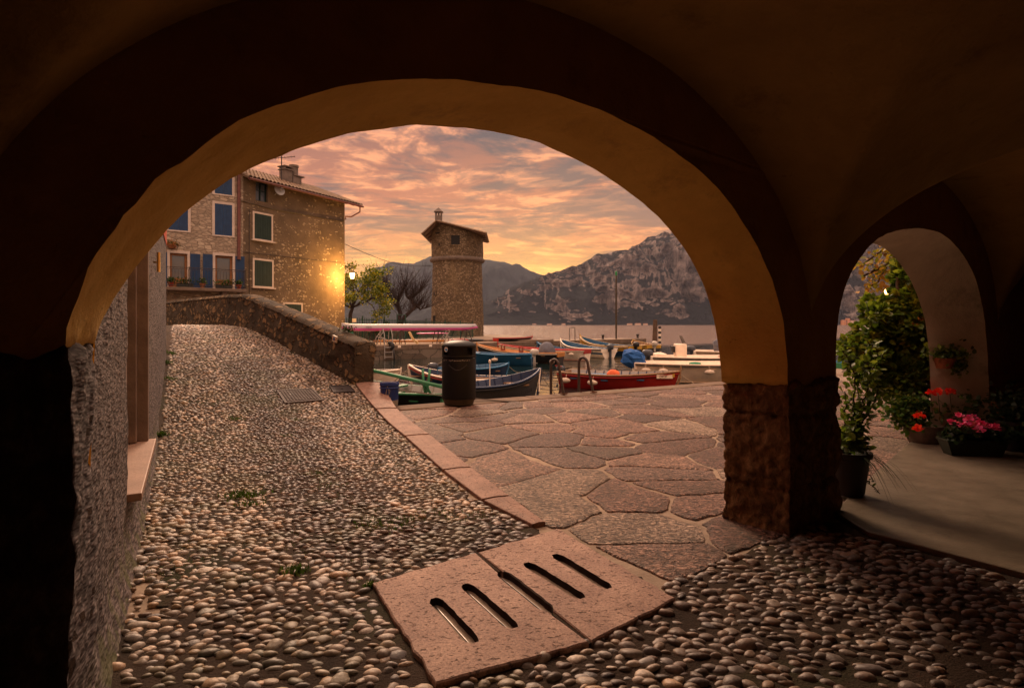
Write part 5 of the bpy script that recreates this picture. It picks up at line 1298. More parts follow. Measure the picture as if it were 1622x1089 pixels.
mb.build('emblem', P_ltgrey, bk); curved(272, 20, .135, .155, .1535, P_ltgrey, 'label_strip', bk)
mb = MB(); mb.tube([(.17*math.cos(a), .02+.02*math.sin(a), .36+.17*-math.sin(a)*.3+.0) for a in np.linspace(math.pi, 2*math.pi, 12)], .004, 5); mb.build('handle', M_steel, bk)

# ================================================ drain slab with slots
sl = thing('drain_slab', 'large pink limestone drain slab with five slots let into the pebbles', 'drain cover', (AO.x, AO.y, 0))
slots = []
for a, b in [((285, 775), (430, 932)), ((395, 725), (570, 880)), ((508, 685), (690, 820)), ((610, 650), (810, 775)), ((710, 620), (905, 740))]:
    e = []
    for u, v in (a, b):
        q = G(560+u/2.2266, 600+v/2.2266, .02)-AO; e.append((q.dot(WD), q.dot(WN)))
    slots.append(e)
M_iron2 = plain('bar_steel', (.20, .18, .17), .4, .7)
def ts(p): q = p-AO; return Vector((q.dot(WD), q.dot(WN)))
cA, cD, cC, cB = [ts(q) for q in SLABQ]; zb = .026
sb, sf = ts(G(755, 874, .026)), ts(G(935, 1015, .026))      # seam: back, front
SD = (sf-sb).normalized(); SN = Vector((-SD.y, SD.x))       # SN points to the right-hand stone
if SN.dot(cC-sb) < 0: SN = -SN
def wob(e, w=.031):
    """two wavy sides of a slot"""
    a, b = Vector(e[0]), Vector(e[1]); d_ = (b-a).normalized(); nn = Vector((-d_.y, d_.x)); n = 22
    tap = lambda f: min(1, .45+f*7, .45+(1-f)*7)
    l = [a.lerp(b, i/n)+nn*(w*tap(i/n)+.007*nz(a.x+i*.35, b.y, 3, 1.0)) for i in range(n+1)]
    r_ = [a.lerp(b, i/n)-nn*(w*1.25*tap(i/n)+.012*abs(nz(a.x+i*.5, b.y, 8, 1.0))) for i in range(n+1)]
    return l, r_
def slot_poly(e):
    l, r_ = wob(e); return l+r_[::-1]
def rough_line(a, b, st=.035, am=.012):
    a, b = Vector(a), Vector(b); n = max(2, int((b-a).length/st)); nn = Vector((-(b-a).y, (b-a).x)).normalized()
    return [a.lerp(b, i/n)+nn*(am*nz(a.x+i*.4, b.y, i*.3, 1.0) if i else 0) for i in range(n)]
mid = [sb+SD*((Vector(q)-sb).dot(SD)) for q in slots[2]]; ml_, mr_ = wob([mid[0], mid[1]], .030)
if (ml_[5]-mid[0]).dot(SN) > 0: ml_, mr_ = mr_, ml_         # ml_: left-hand side
gl = .008
leftside = [sb-SN*gl]+ml_+[sf-SN*gl]; rightside = [sb+SN*gl]+mr_+[sf+SN*gl]
def slab_piece(outl, holes, name):
    loops = [outl]+[slot_poly(h) for h in holes]; ZT = .026
    cen = sum(outl, Vector((0, 0)))/len(outl); ins = [p+(cen-p).normalized()*.007 for p in outl]
    flat = ins+[p for l in loops[1:] for p in l]; tri = tessellate_polygon([[Vector((p.x, p.y, 0)) for p in l] for l in [ins]+loops[1:]])
    mb = MB(); mb.add([AL(p.x, p.y, ZT) for p in flat], [tuple(t_) for t_ in tri])
    n = len(outl); seam = {tuple(p) for p in ml_+mr_}; mb.add([AL(p.x, p.y, ZT) for p in ins]+[AL(p.x, p.y, ZT-.006) for p in outl]+[AL(p.x, p.y, ZT-.09) for p in outl], [(k*n+i, k*n+(i+1) % n, (k+1)*n+(i+1) % n, (k+1)*n+i) for k in (0, 1) for i in range(n)])
    for i in range(n):
        if tuple(outl[i]) in seam and tuple(outl[(i+1) % n]) in seam: mb.mi[len(mb.mi)-n+i] = 1; mb.mi[len(mb.mi)-2*n+i] = 1
    for l in loops[1:]:
        n = len(l); mb.add([AL(p.x, p.y, ZT) for p in l]+[AL(p.x, p.y, ZT-.10) for p in l], [(i, (i+1) % n, n+(i+1) % n, n+i) for i in range(n)], 1)
    return mb.build(name, [M_slab, M_slot], sl)
slab_piece(rough_line(sb, cA)[0:0]+rough_line(cA, cD)+rough_line(cD, sf-SN*gl)+leftside[::-1]+rough_line(sb-SN*gl, cA)[1:], slots[:2], 'stone_slab')
slab_piece(rightside+rough_line(sf+SN*gl, cC)[1:]+rough_line(cC, cB)+rough_line(cB, sb+SN*gl), slots[3:], 'stone_slab')
mb = MB(); q = [AL(p.x, p.y, -.1) for p in (cA.lerp(cC, .03), cD.lerp(cB, .03), cC.lerp(cA, .03), cB.lerp(cD, .03))]
mb.add(q+[v+Vector((0, 0, -.05)) for v in q], [(0, 1, 2, 3), (4, 7, 6, 5)]); mb.build('drain_pit', M_black, sl)
mb = MB()
for p, q in ((sb, mid[0]-SD*.02 if (mid[0]-sb).length < (mid[1]-sb).length else mid[1]-SD*.02), (sf, mid[1]+SD*.02 if (mid[1]-sf).length < (mid[0]-sf).length else mid[0]+SD*.02)):
    c_ = (p+q)/2; v = q-p; mb.box(AL(c_.x, c_.y, -.012), (v.length, gl*2-.002, .06), rz=math.atan2(v.y, v.x)+math.atan2(.6, .8))
mb.build('seam_mortar', M_bed, sl)
for k, e in enumerate(slots):
    a, b = (Vector(e[0]), Vector(e[1])) if k != 2 else mid; d_ = (b-a).normalized(); a = a+d_*.012; b = b-d_*.012
    mb = MB(); mb.tube([AL(a.x, a.y, -.012), AL(b.x, b.y, -.012)], .0045, 6); mb.build('bar', M_iron2, sl)

# manhole covers in the ramp
def quad_on_ramp(pxs_): return [onramp(*p) for p in pxs_]
def cover(name, label, corners, mat, grid=True):
    q = [Vector(c_) for c_ in corners]; cen = sum(q, Vector((0, 0, 0)))/4; t = thing(name, label, 'manhole cover', cen)
    up = (q[1]-q[0]).cross(q[3]-q[0]).normalized(); up = -up if up.z < 0 else up
    def at(u, v, h=0): return q[0].lerp(q[1], u).lerp(q[3].lerp(q[2], u), v)-cen+up*(.022+h)
    mb = MB()
    def bar(u0, u1, v0, v1, h0, h1, mi=0):
        p = [at(u0, v0, h0), at(u1, v0, h0), at(u1, v1, h0), at(u0, v1, h0), at(u0, v0, h1), at(u1, v0, h1), at(u1, v1, h1), at(u0, v1, h1)]
        mb.add(p, [(0, 3, 2, 1), (4, 5, 6, 7), (0, 1, 5, 4), (1, 2, 6, 5), (2, 3, 7, 6), (3, 0, 4, 7)], mi)
    bar(0, 1, 0, .05, -.1, .006); bar(0, 1, .95, 1, -.1, .006); bar(0, .04, .05, .95, -.1, .006); bar(.96, 1, .05, .95, -.1, .006); mb.build('frame', mat, t)
    mb = MB(); bar(.045, .955, .06, .94, -.1, -.004)
    if grid:
        n = 11; m_ = 8
        for i in range(n):
            for j in range(m_):
                bar(.08+.85*(i+.12)/n, .08+.85*(i+.82)/n, .10+.81*(j+.12)/m_, .10+.81*(j+.80)/m_, -.004, .008)
    else: bar(.45, .55, .47, .53, -.004, .006)
    mb.build('lid', mat, t)
    return t
M_cover = plain('worn_iron', (.075, .056, .052), .75, 0.0, .3, 14, .3)
qc = quad_on_ramp([(451, 640), (513, 635), (494, 616.6), (437.6, 620)]); cover('manhole_cover', 'studded rectangular iron manhole cover amid the pebbles', qc, M_cover)
qc = quad_on_ramp([(528, 623), (563, 622), (553, 611.5), (521, 612)]); cover('manhole_cover', 'plain dark manhole cover at the foot of the parapet', qc, M_iron, False)

# tile on the parapet
i_ = 13; p = ppts[i_]; tg = (ppts[i_+3]-ppts[i_-3]).normalized(); nr = Vector((tg.y, -tg.x, 0)); nr = -nr if nr.x > 0 else nr
tz_ = 1.18+.0; pc = P(533, 536, 1); k_ = 0
best = min(range(len(ppts)), key=lambda i: abs(ppts[i].x/ppts[i].y-rx(533)*1.0)); p = ppts[best]; zt = CAMZ-(536.5-514)/F*p.y
tl = MB(); tl.box((0, 0, 0), (.17, .03, .12)); so_ = tl.build('ceramic_tile', plain('cream_tile', (.50, .40, .30), .35), None, bevel=.006)
tg = (ppts[best+3]-ppts[best-3]).normalized(); so_.location = (p.x-.03, p.y-.03, zt); sl_an = math.atan2(np.interp(5, [0, 5], [0, .19]), 1)
so_.rotation_euler = (0, R(18), math.atan2(-tg.y, -tg.x)); so_.rotation_euler = (0, R(10), math.atan2(-tg.y, -tg.x))
tag(so_, 'small cream ceramic tile with a blue and orange crest fixed to the parapet', 'wall tile')
mb = MB(); mb.ell((0, -.018, 0), (.045, .006, .03), 14, 6); mb.build('crest', plain('crest_blue', (.05, .10, .2), .4), so_)
mb = MB(); mb.ell((-.055, -.018, 0), (.02, .005, .02)); mb.ell((.055, -.018, 0), (.02, .005, .02)); mb.build('crest_wings', P_orange, so_)

# ================================================ handrails at the quay ladder
lad = thing('quay_ladder', 'pair of grey curved ladder handrails bolted to the quay edge with rusty chain', 'ladder', (0, 0, 0))
M_rail = plain('rail_steel', (.075, .055, .05), .5, .3, .3, 20, .2)
def handrail(x0, x1, h, lean):
    ya = 9.7+.583*(x0+2.06)-.06; pts_ = []
    a = Vector((x0, ya+.16, -.9)); b = Vector((x1, ya-.02, .01)); 
    n = 10; c0 = Vector((x0, ya+.16, h-.10)); mid = Vector(((x0*1.0+x1*.9)/1.9-.0, ya+.07, h)); c1 = Vector((x0+(x1-x0)*.62, ya+.04, h-.12))
    pts_ = [a, Vector((x0, ya+.16, .2)), c0]
    for k in range(1, n):
        th_ = math.pi*k/n; cc = (c0+c1)/2; pts_.append(cc+(c0-c1)/2*math.cos(th_)+Vector((0, 0, .12*math.sin(th_))))
    pts_ += [c1, b]
    mb = MB(); mb.tube(pts_, .029, 10); return mb.build('handrail', M_rail, lad, smooth=True, angle=60)
handrail(rx(873)*11.4, rx(893)*11.3, .70, 0); handrail(rx(918)*11.7, rx(940)*11.6, .72, 0)
for px_ in (893, 940):
    mb = MB(); y_ = 11.25 if px_ == 893 else 11.5; c_ = Vector((rx(px_)*y_, y_, .03))
    for k in range(14):
        a = k*1.1; q = c_+Vector((.07*math.cos(a)*(.5+k*.04), .05*math.sin(a), .012*(k % 3)+.005)); ring = [q+Vector((.018*math.cos(b), .009*math.sin(b)*math.cos(a), .009*math.sin(b)*math.sin(a)+.0)) for b in np.linspace(0, 2*math.pi, 8)]; mb.tube(ring, .005, 4)
    mb.build('chain', plain('rust', (.13, .055, .03), .8), lad)
mb = MB(); mb.ell(Vector((rx(875)*11.4, 11.5, .66)), (.055, .05, .05), 10, 8); mb.build('rag', plain('grey_rag', (.25, .21, .19), .9), lad, smooth=True)
mb = MB(); q = Vector((rx(884)*11.35, 11.42, .57)); mb.tube([q+Vector((-.06, 0, .02)), q+Vector((.08, 0, .0))], .014, 6); mb.build('red_tie', P_red, lad)

# ================================================ mole furniture, posts
def on_mole(px, off=.6):
    r = rx(px); o_ = M0+MN*off; k = (r*o_.y-o_.x)/(MD.x-r*MD.y); return o_+MD*k
mp = on_mole(976, 1.2); mb = MB(); mb.tube([(0, 0, 0), (0, 0, .9)], .075, 10); mb.tube([(0, 0, .9), (0, 0, CAMZ+(514-436)/F*mp.y-LZ)], [.085, .065], 10)
ms_ = thing('mast', 'tall slim green and brown mast standing on the mole', 'mast', (mp.x, mp.y, LZ)); mb.build('pole', plain('mast_paint', (.055, .035, .018), .5, 0, .3, 3), ms_, smooth=True, angle=40)
mb = MB(); zt = CAMZ+(514-436)/F*mp.y-LZ; mb.lathe([(.07, zt), (.09, zt+.05), (.09, zt+.3), (.02, zt+.36)], (0, 0, 0), 10); mb.build('lamp_head', plain('green_lens', (.03, .30, .10), .3), ms_, smooth=True, angle=40)
mb = MB(); mb.tube([(0, 0, .0), (0, 0, 2.2)], .066, 10); mb.build('painted_foot', P_green, ms_)
for px_, lb in ((955, 'small iron mooring bollard on the mole left of the mast'), (1010, 'small iron mooring bollard at the far end of the mole')):
    q = on_mole(px_, 1.4); t = MB(); t.lathe([(.14, 0), (.10, .04), (.085, .22), (.10, .26), (.15, .30), (.15, .36), (.05, .40)], (0, 0, 0), 14); o = t.build('bollard', M_iron, None, smooth=True, angle=45); o.location = (q.x, q.y, LZ); tag(o, lb, 'bollard', 'bollards on the mole')
q = on_mole(905, .15); mb = MB(); pts_ = [(-.2, 0, -.6), (-.2, 0, .9), (-.15, 0, .98), (.35, 0, .98), (.4, 0, .9), (.4, 0, -.6)]
mb.tube(pts_, .028, 8); o = mb.build('ladder_hoop', M_rail, None, smooth=True, angle=60); o.location = (q.x, q.y, LZ); o.rotation_euler = (0, 0, math.atan2(MD.y, MD.x)); tag(o, 'thin grey ladder hoop rising from the mole above the boats', 'handrail')
q = P(1038, 549, 46.5); mb = MB(); mb.tube([(0, 0, -1.5), (.02, 0, 1.0), (.05, .02, 2.42)], [.22, .20, .17], 12); o = mb.build('mooring_pile', plain('wet_wood', (.12, .07, .045), .85, 0, .5, 5, .6), None, smooth=True, angle=45)
for v in o.data.vertices: v.co.xy *= 1+.12*nz(v.co.x*3, v.co.y*3, v.co.z*2)
o.location = (rx(1037)*46.5, 46.5, WZ); tag(o, 'thick weathered wooden mooring pile in the water', 'pile')
sp = thing('striped_pole', 'slim black and white striped mooring pole beside the wooden pile', 'pole', (rx(1045)*48, 48, WZ))
H_ = (551-516)/F*48; mb = MB(); mb2 = MB(); n = 9
for k in range(n): (mb if k % 2 else mb2).tube([(0, 0, H_*k/n), (0, 0, H_*(k+1)/n)], .115, 12)
mb2.tube([(0, 0, -1.4), (0, 0, 0)], .11, 12); mb.build('white_bands', P_white, sp, smooth=True, angle=40); mb2.build('black_bands', P_black, sp, smooth=True, angle=40)
# floating raft & upturned boat by the tower
mb = MB(); q = on_mole(812, 1.5); mb.prism([(-2.6, -.9), (2.6, -.7), (3.0, .6), (-2.8, .9)], -.1, .14); o = mb.build('stone_platform', M_rim, None, bevel=.03); o.location = (q.x, q.y, LZ+.0); tag(o, 'low flat stone platform at the root of the mole', 'platform')
boat('upturned_skiff', 'slim dark skiff lying on the mole beside the stone platform', xy(785, on_mole(790, .7).y), xy(843, on_mole(845, .9).y), .8, P_black, P_red, P_grey, group=None, fb_=.16, rise=.1, keel=.04, seats=0, ribs=False, zoff=.88)

# ================================================ racing shell on trestles and clutter on the mole
q0 = Vector((rx(541)*33.2, 33.2, 0)); q1 = Vector((rx(755)*38.0, 38.0, 0)); ax = q1-q0; Ls = ax.length; rs = math.atan2(ax.y, ax.x)
sh = thing('racing_shell', 'long white rowing shell with magenta underside resting on trestles', 'boat', (q0.x, q0.y, LZ+.78), rs)
n = 40; mats = [plain('shell_white', (.44, .40, .42), .3, 0, .08, 1, .02, .5), P_pink]
mb = MB(); K = 14
rows = []
for i in range(n+1):
    u = i/n; w = .30*min(1, (min(u, 1-u)/.16+.12))**.7; z0_ = .10*max(0, (u-.86)/.14)**2+.08*max(0, (.10-u)/.10)**1.5; row = []
    if u > .985: w *= .8
    for k in range(K):
        a = 2*math.pi*k/K; ca_, sa_ = math.cos(a), math.sin(a); row.append((u*Ls-(.12*sa_ if u > .985 else 0), w*math.copysign(abs(ca_)**.55, ca_), z0_+.22+.24*math.copysign(abs(sa_)**.7, sa_)*(.75 if sa_ < 0 else 1.0)*(1-.35*max(0, (u-.9)/.1))))
    rows.append(row)
for i in range(n):
    for k in range(K):
        o_ = len(mb.v); mb.v += [rows[i][k], rows[i+1][k], rows[i+1][(k+1) % K], rows[i][(k+1) % K]]; mb.f.append((o_, o_+1, o_+2, o_+3)); zc = (rows[i][k][2]+rows[i][(k+1) % K][2])/2-rows[i][0][2]; mb.mi.append(1 if zc < -.02 else 0)
mb.add(rows[0], [tuple(range(K))]); mb.add(rows[-1], [tuple(range(K))[::-1]])
o = mb.build('hull', mats, sh)
bm = bmesh.new(); bm.from_mesh(o.data); bmesh.ops.remove_doubles(bm, verts=bm.verts, dist=.0005); bmesh.ops.recalc_face_normals(bm, faces=bm.faces); bm.to_mesh(o.data); bm.free()
o.data.polygons.foreach_set('use_smooth', [True]*len(o.data.polygons))
# small printed marks
M_ink = plain('dark_ink', (.10, .12, .12), .5)
Mt = Matrix.Translation((Ls*.17, -.305, .30)) @ Matrix.Rotation(R(90), 4, 'X')
text_obj('||||||||| |||||', .09, M_ink, sh, Mt, 'printed_lines'); text_obj('||| |||||| ||||', .09, M_ink, sh, Matrix.Translation((0, 0, -.09)) @ Mt, 'printed_lines'); text_obj('|||||', .09, M_ink, sh, Matrix.Translation((Ls*.78, -.0, .03)) @ Mt, 'printed_lines')
def trestle(px, y, w, label, h=.78):
    t = thing('trestle', label, 'trestle', (rx(px)*y, y, LZ), rs+.0, 'trestles under the racing shell')
    for sx in (-1, 1):
        mb = MB()
        for sy in (-1, 1): mb.tube([(sx*w*.5, sy*.35, 0), (sx*w*.22, sy*.25, h)], .028, 6)
        mb.build('leg', M_rail, t)
    mb = MB(); mb.box((0, 0, h), (w*.6, .8, .06)); mb.tube([(-w*.36, -.3, h*.45), (w*.36, -.3, h*.45)], .02, 5); mb.build('crossbar', M_rail, t)
trestle(588, 34.6, .5, 'leftmost trestle holding up the racing shell'); trestle(694, 36.4, .5, 'wooden trestle under the middle of the racing shell'); trestle(738, 37.4, .6, 'metal trestle under the right end of the racing shell'); trestle(634, 35.2, .4, 'slim trestle right of the yellow board')
mb = MB(); a = P(592, 540, 34.4); b = P(705, 539.5, 36.3); mb.tube([a, a.lerp(b, .5)+Vector((0, 0, -.01)), b], .07, 8)
o = mb.build('wooden_spar', P_orange, None, smooth=True); tag(o, 'long orange varnished spar laid on low blocks under the shell', 'spar')
mb = MB(); q = P(648, 527, 35.0); 
for k in range(7):
    u = k/6; mb.box(q+Vector((.05+.45*u, 0, -.02-.55*u-.12*math.sin(u*3))), (.22-.05*u, .05, .14), M=Matrix.Rotation(.9, 4, 'Y'))
o = mb.build('yellow_board', plain('cream_board', (.75, .52, .25), .5), None, bevel=.02); tag(o, 'curved cream yellow board leaning under the racing shell', 'board')
def chairframe(px, y, label, s=1.0):
    t = thing('metal_rack', label, 'rack', (rx(px)*y, y, LZ), rs, 'bent metal racks under the shell')
    for sy in (-.25, .25):
        mb = MB(); mb.tube([(-.25*s, sy, 0), (-.12*s, sy, .45), (.1*s, sy, .8), (.05, sy, .85)], .03, 6); mb.tube([(-.1*s, sy, .5), (.22*s, sy, .35), (.30*s, sy, 0)], .03, 6); mb.build('bent_leg', P_ltgrey, t, smooth=True)
    mb = MB(); mb.tube([(0, -.25, .6), (0, .25, .6)], .03, 6); mb.tube([(.22*s, -.25, .35), (.22*s, .25, .35)], .03, 6); mb.build('crossbar', P_ltgrey, t)
chairframe(602, 33.6, 'white bent metal rack left of the mole ladder', 1.2); chairframe(707, 36.1, 'grey bent metal rack near the right of the shell', 1.2)
q = on_mole(615, -.08); ml = thing('mole_ladder', 'grey metal ladder hanging down the mole wall', 'ladder', (q.x, q.y, LZ), math.atan2(MD.y, MD.x))
for sx in (-.25, .25):
    mb = MB(); mb.tube([(sx, .45, 0), (sx, .4, .8), (sx, .15, .95), (sx, -.02, .6), (sx, -.05, -.75)], .028, 6); mb.build('stile', P_ltgrey, ml, smooth=True, angle=60)
for z in (-.1, -.38, -.66):
    mb = MB(); mb.box((0, -.05, z), (.5, .08, .04)); mb.build('rung', P_ltgrey, ml)
q = on_mole(620.5, -.12); mb = MB(); mb.ell((0, 0, 0), (.17, .10, .22), 10, 7); mb.ell((-.1, 0, .16), (.14, .1, .12), 8, 6); mb.tube([(.08, 0, -.1), (.16, -.02, -.6), (.14, 0, -.9)], .04, 6); o = mb.build('black_sack', P_black, None, smooth=True); o.location = (q.x, q.y, LZ-.02); tag(o, 'black sack hanging over the mole edge by the ladder', 'sack')
for px_, lb in ((632.5, 'white plate on the mole wall right of the black sack'), (682, 'small white plate on the mole wall behind the bin')):
    q = on_mole(px_, -.06); mb = MB(); mb.box((0, 0, -.07), (.2, .03, .14)); o = mb.build('wall_plate', P_white, None); o.location = (q.x, q.y, LZ); o.rotation_euler = (0, 0, math.atan2(MD.y, MD.x)); tag(o, lb, 'plate')
for k_, (px_, col, ln, lb) in enumerate([(728, P_red, 1.8, 'small red kayak lying under the shell by the tower'), (742, P_black, 2.2, 'dark kayak lying on the mole by the tower'), (685, P_pink, 2.4, 'pink board slung below the racing shell')]):
    y_ = 37.5+k_*.4; zz_ = LZ+(.16 if k_ < 2 else .62); mb = MB(); mb.ell((0, 0, 0), (ln/2, .26, .13 if k_ < 2 else .05), 14, 10); o = mb.build('kayak' if k_ < 2 else 'board', col, None, smooth=True); o.location = (rx(px_)*y_, y_, zz_); o.rotation_euler = (0, 0, rs+(-.3 if k_ == 1 else 0)); tag(o, lb, 'kayak' if k_ < 2 else 'board')

# green railing fence round the tower garden
M_fgreen = plain('fence_green', (.012, .055, .042), .5)
fe = thing('railing_fence', 'dark green iron picket fence running to the tower', 'fence', (0, 0, LZ))
A0 = Vector((rx(540)*40.5, 40.5, 0)); A1 = Vector((rx(749)*53.5, 53.5, 0)); Lf = (A1-A0).length; dd = (A1-A0).normalized()
mb = MB(); k = 0
while k < Lf:
    p = A0+dd*k; h = 1.75-.35*(k/Lf); mb.tube([p, p+Vector((0, 0, h))], .024, 4); k += .17
for hz in (.12, 1.0): mb.tube([A0+Vector((0, 0, hz*1.6)), A1+Vector((0, 0, hz*1.28))], .02, 4)
mb.build('pickets', M_fgreen, fe)
for f in (0, .13, .27, .36, .42, .58, .74, .88, 1):
    p = A0.lerp(A1, f); mb = MB(); h = 1.9-.35*f+(.25 if f in (.36, .42) else 0); mb.box(p+Vector((0, 0, h/2)), (.08, .08, h)); mb.build('post', M_fgreen, fe)
mb = MB(); 
for f in (.36, .42): pass
mb.tube([A0.lerp(A1, .36)+Vector((0, 0, 2.0)), A0.lerp(A1, .42)+Vector((0, 0, 2.0))], .03, 4); mb.build('gate_head', M_fgreen, fe)
lw = MB(); b0 = A0+Vector((-.3, 2.5, 0)); b1 = A1+Vector((-2, 3, 0)); q = (b0+b1)/2
lw.box((0, 0, .25), ((b1-b0).length, .35, .9), rz=math.atan2((b1-b0).y, (b1-b0).x)); o = lw.build('garden_wall', M_mole, None); o.location = (q.x, q.y, LZ); tag(o, 'low stone garden wall behind the green fence', 'wall')
tb = thing('litter_bin', 'small teal green litter bin by the brown house corner', 'litter bin', (rx(555)*39.2, 39.2, LZ)); mb = MB(); mb.lathe([(.16, .5), (.20, .52), (.23, 1.2), (.24, 1.22), (.2, 1.25), (.18, 1.1)], (0, 0, 0), 16); mb.build('tub', plain('teal', (.01, .13, .10), .5), tb, smooth=True, angle=40); mb = MB(); mb.tube([(0, .25, 0), (0, .25, 1.3)], .03, 6); mb.box((0, .24, .9), (.08, .1, .05)); mb.build('post', M_iron, tb)
sg_ = MB(); sg_.box((0, 0, 1.5), (.28, .03, .26)); o = sg_.build('notice', P_white, None); q = P(561, 507, 40.4); o.location = (q.x, q.y, q.z-1.5); tag(o, 'small pale notice fixed on the green fence beside the teal bin', 'sign')

# cable across
mb = MB(); a = P(545, 386, 36.2); b = P(683, 421, 58); pts_ = [a.lerp(b, k/16)-Vector((0, 0, .55*math.sin(math.pi*k/16))) for k in range(17)]; mb.tube(pts_, .022, 5); tag(mb.build('overhead_cable', M_iron), 'thin overhead cable slung from the brown house to the tower', 'cable')

# ================================================ lamps
def emis(name, col, st):
    m, T = newmat(name); e = T.n('ShaderNodeEmission', {0: col+(1,), 1: st}); T.n('ShaderNodeOutputMaterial', {0: e.outputs[0]}); return m
M_glow = emis('lamp_glow', (1.0, .55, .16), 14.0)
def lantern(root, c, s=1.0, power=60):
    c = Vector(c); mb = MB(); n = 6
    mb.lathe([(.09*s, -.16*s), (.15*s, .16*s)], c, n); mb.build('glass', M_glow, root)
    mb = MB(); mb.lathe([(.17*s, .17*s), (.20*s, .19*s), (.08*s, .30*s), (.04*s, .34*s), (.05*s, .38*s), (.001, .40*s)], c, n); mb.lathe([(.04*s, -.22*s), (.10*s, -.17*s), (.10*s, -.16*s)], c, n)
    for k in range(n):
        a = 2*math.pi*k/n; mb.tube([c+Vector((.092*s*math.cos(a), .092*s*math.sin(a), -.16*s)), c+Vector((.155*s*math.cos(a), .155*s*math.sin(a), .17*s))], .010*s, 4)
    mb.build('lantern_frame', M_iron, root)
    l = bpy.data.lights.new('lamp_light', 'POINT'); lo = bpy.data.objects.new('lamp_light', l); C.objects.link(lo); lo.parent = root; l.energy = power; l.color = (1, .50, .12); l.shadow_soft_size = .16*s
    return lo, c
cor = Vector((-10.6, 36, 0)); lc = Vector((rx(558)*35.75, 35.75, CAMZ+(514-437)/F*35.75))
wl = thing('wall_lantern', 'lit yellow lantern on a bracket at the corner of the brown house', 'street lamp', (lc.x, lc.y, lc.z))
lo, c_ = lantern(wl, (0, 0, 0), 1.1, 620); lo.location = (.0, -.8, -.1)
mb = MB(); b = cor+Vector((0, .0, lc.z+.55))-lc; mb.tube([b, Vector((-.02, 0, .62)), Vector((0, 0, .48))], .03, 6); mb.tube([b-Vector((0, 0, .45)), Vector((b.x*.4, b.y*.4, .52))], .02, 6); mb.build('bracket', M_iron, wl)
lc = Vector((rx(1405)*16.4, 16.4, CAMZ+(514-464)/F*16.4))
sl2 = thing('street_lamp', 'lit yellow street lantern seen behind the leafy shrub through the small arch', 'street lamp', (lc.x, lc.y, 0))
lo, c_ = lantern(sl2, (0, 0, lc.z), .62, 45); lo.location = (0, -.25, lc.z)
mb = MB(); mb.tube([(0, 0, 0), (0, 0, .3), (0, 0, lc.z-.14)], [.07, .035, .025], 8); mb.build('post', M_iron, sl2, smooth=True, angle=60)
# ================================================ foliage
def mat_leaf(name, gloss=.45):
    m, T = newmat(name); col = T.n('ShaderNodeAttribute', attribute_name='Col').outputs['Color']
    b = T.n('ShaderNodeBsdfPrincipled', {'Base Color': col, 'Roughness': gloss, 'Specular IOR Level': .35})
    tr = T.n('ShaderNodeBsdfTranslucent', {0: T.mix(1.0, col, (1.2, 1.25, .6), 'MULTIPLY')})
    mx = T.n('ShaderNodeMixShader', {0: .35, 1: b.outputs[0], 2: tr.outputs[0]}); T.n('ShaderNodeOutputMaterial', {0: mx.outputs[0]}); return m
M_leaf = mat_leaf('leaf'); M_petal = mat_leaf('petal', .6)
M_bark = plain('bark', (.075, .05, .038), .9, 0, .4, 9, .6); M_darkbark = plain('dark_bark', (.045, .030, .030), .9, 0, .4, 9, .6)
# leaf: 6 verts folded along the midrib
LV = np.array([(0, 0, 0), (.28, .35, .05), (.72, .30, .04), (1, 0, -.06), (.72, -.30, .04), (.28, -.35, .05), (.5, 0, -.02)])
LF = np.array([(0, 1, 6), (1, 2, 6), (2, 3, 6), (3, 4, 6), (4, 5, 6), (5, 0, 6)])
def leaves(name, pts, dirs, size, cols, mat, parent, wid=1.0, jit=.6):
    pts = np.asarray(pts, float); n = len(pts); d = np.asarray(dirs, float)+rng.normal(0, jit, (n, 3)); d /= np.linalg.norm(d, axis=1)[:, None]+1e-9
    up = rng.normal(0, .6, (n, 3))+np.array([0, 0, 1.]); a = np.cross(up, d); a /= np.linalg.norm(a, axis=1)[:, None]+1e-9; b = np.cross(d, a)
    s = np.broadcast_to(np.asarray(size, float), (n,))*rng.uniform(.6, 1.25, n)
    V = pts[:, None]+s[:, None, None]*(LV[None, :, 0, None]*d[:, None]+LV[None, :, 1, None]*wid*a[:, None]+LV[None, :, 2, None]*b[:, None])
    return bulk_mesh(name, [(V, LF, np.asarray(cols))], mat, parent, smooth=False)
def pick(pal, n, var=.25): return np.array(pal)[rng.integers(0, len(pal), n)]*rng.uniform(1-var, 1+var, (n, 1))
def branch_tree(mb, p, d, L, r, depth, tips, spread=.55, grav=.0, nseg=4, wig=.18, kids=(2, 3), shrink=.72):
    pts = [Vector(p)]; rs = [r]; d = Vector(d).normalized(); q = Vector(p)
    for i in range(nseg):
        d = (d+Vector((random.gauss(0, wig), random.gauss(0, wig), random.gauss(0, wig)+grav))).normalized(); q = q+d*(L/nseg); pts.append(q.copy()); rs.append(r*(1-.45*(i+1)/nseg))
        if depth <= 1: tips.append((q.copy(), d.copy()))
    mb.tube(pts, rs, 7 if depth > 2 else 4, cap=False)
    if depth <= 0: return
    for k in range(random.randint(*kids)):
        a = random.uniform(0, 2*math.pi); s_ = Vector((math.cos(a), math.sin(a), 0)); perp = d.cross(s_); perp = perp.normalized() if perp.length > .05 else Vector((1, 0, 0))
        j = random.choice([nseg, nseg, nseg-1]); branch_tree(mb, pts[j], d*(1-spread)+perp*spread*random.uniform(.7, 1.2), L*shrink*random.uniform(.8, 1.15), rs[j]*.78, depth-1, tips, spread, grav, nseg, wig, kids, shrink)
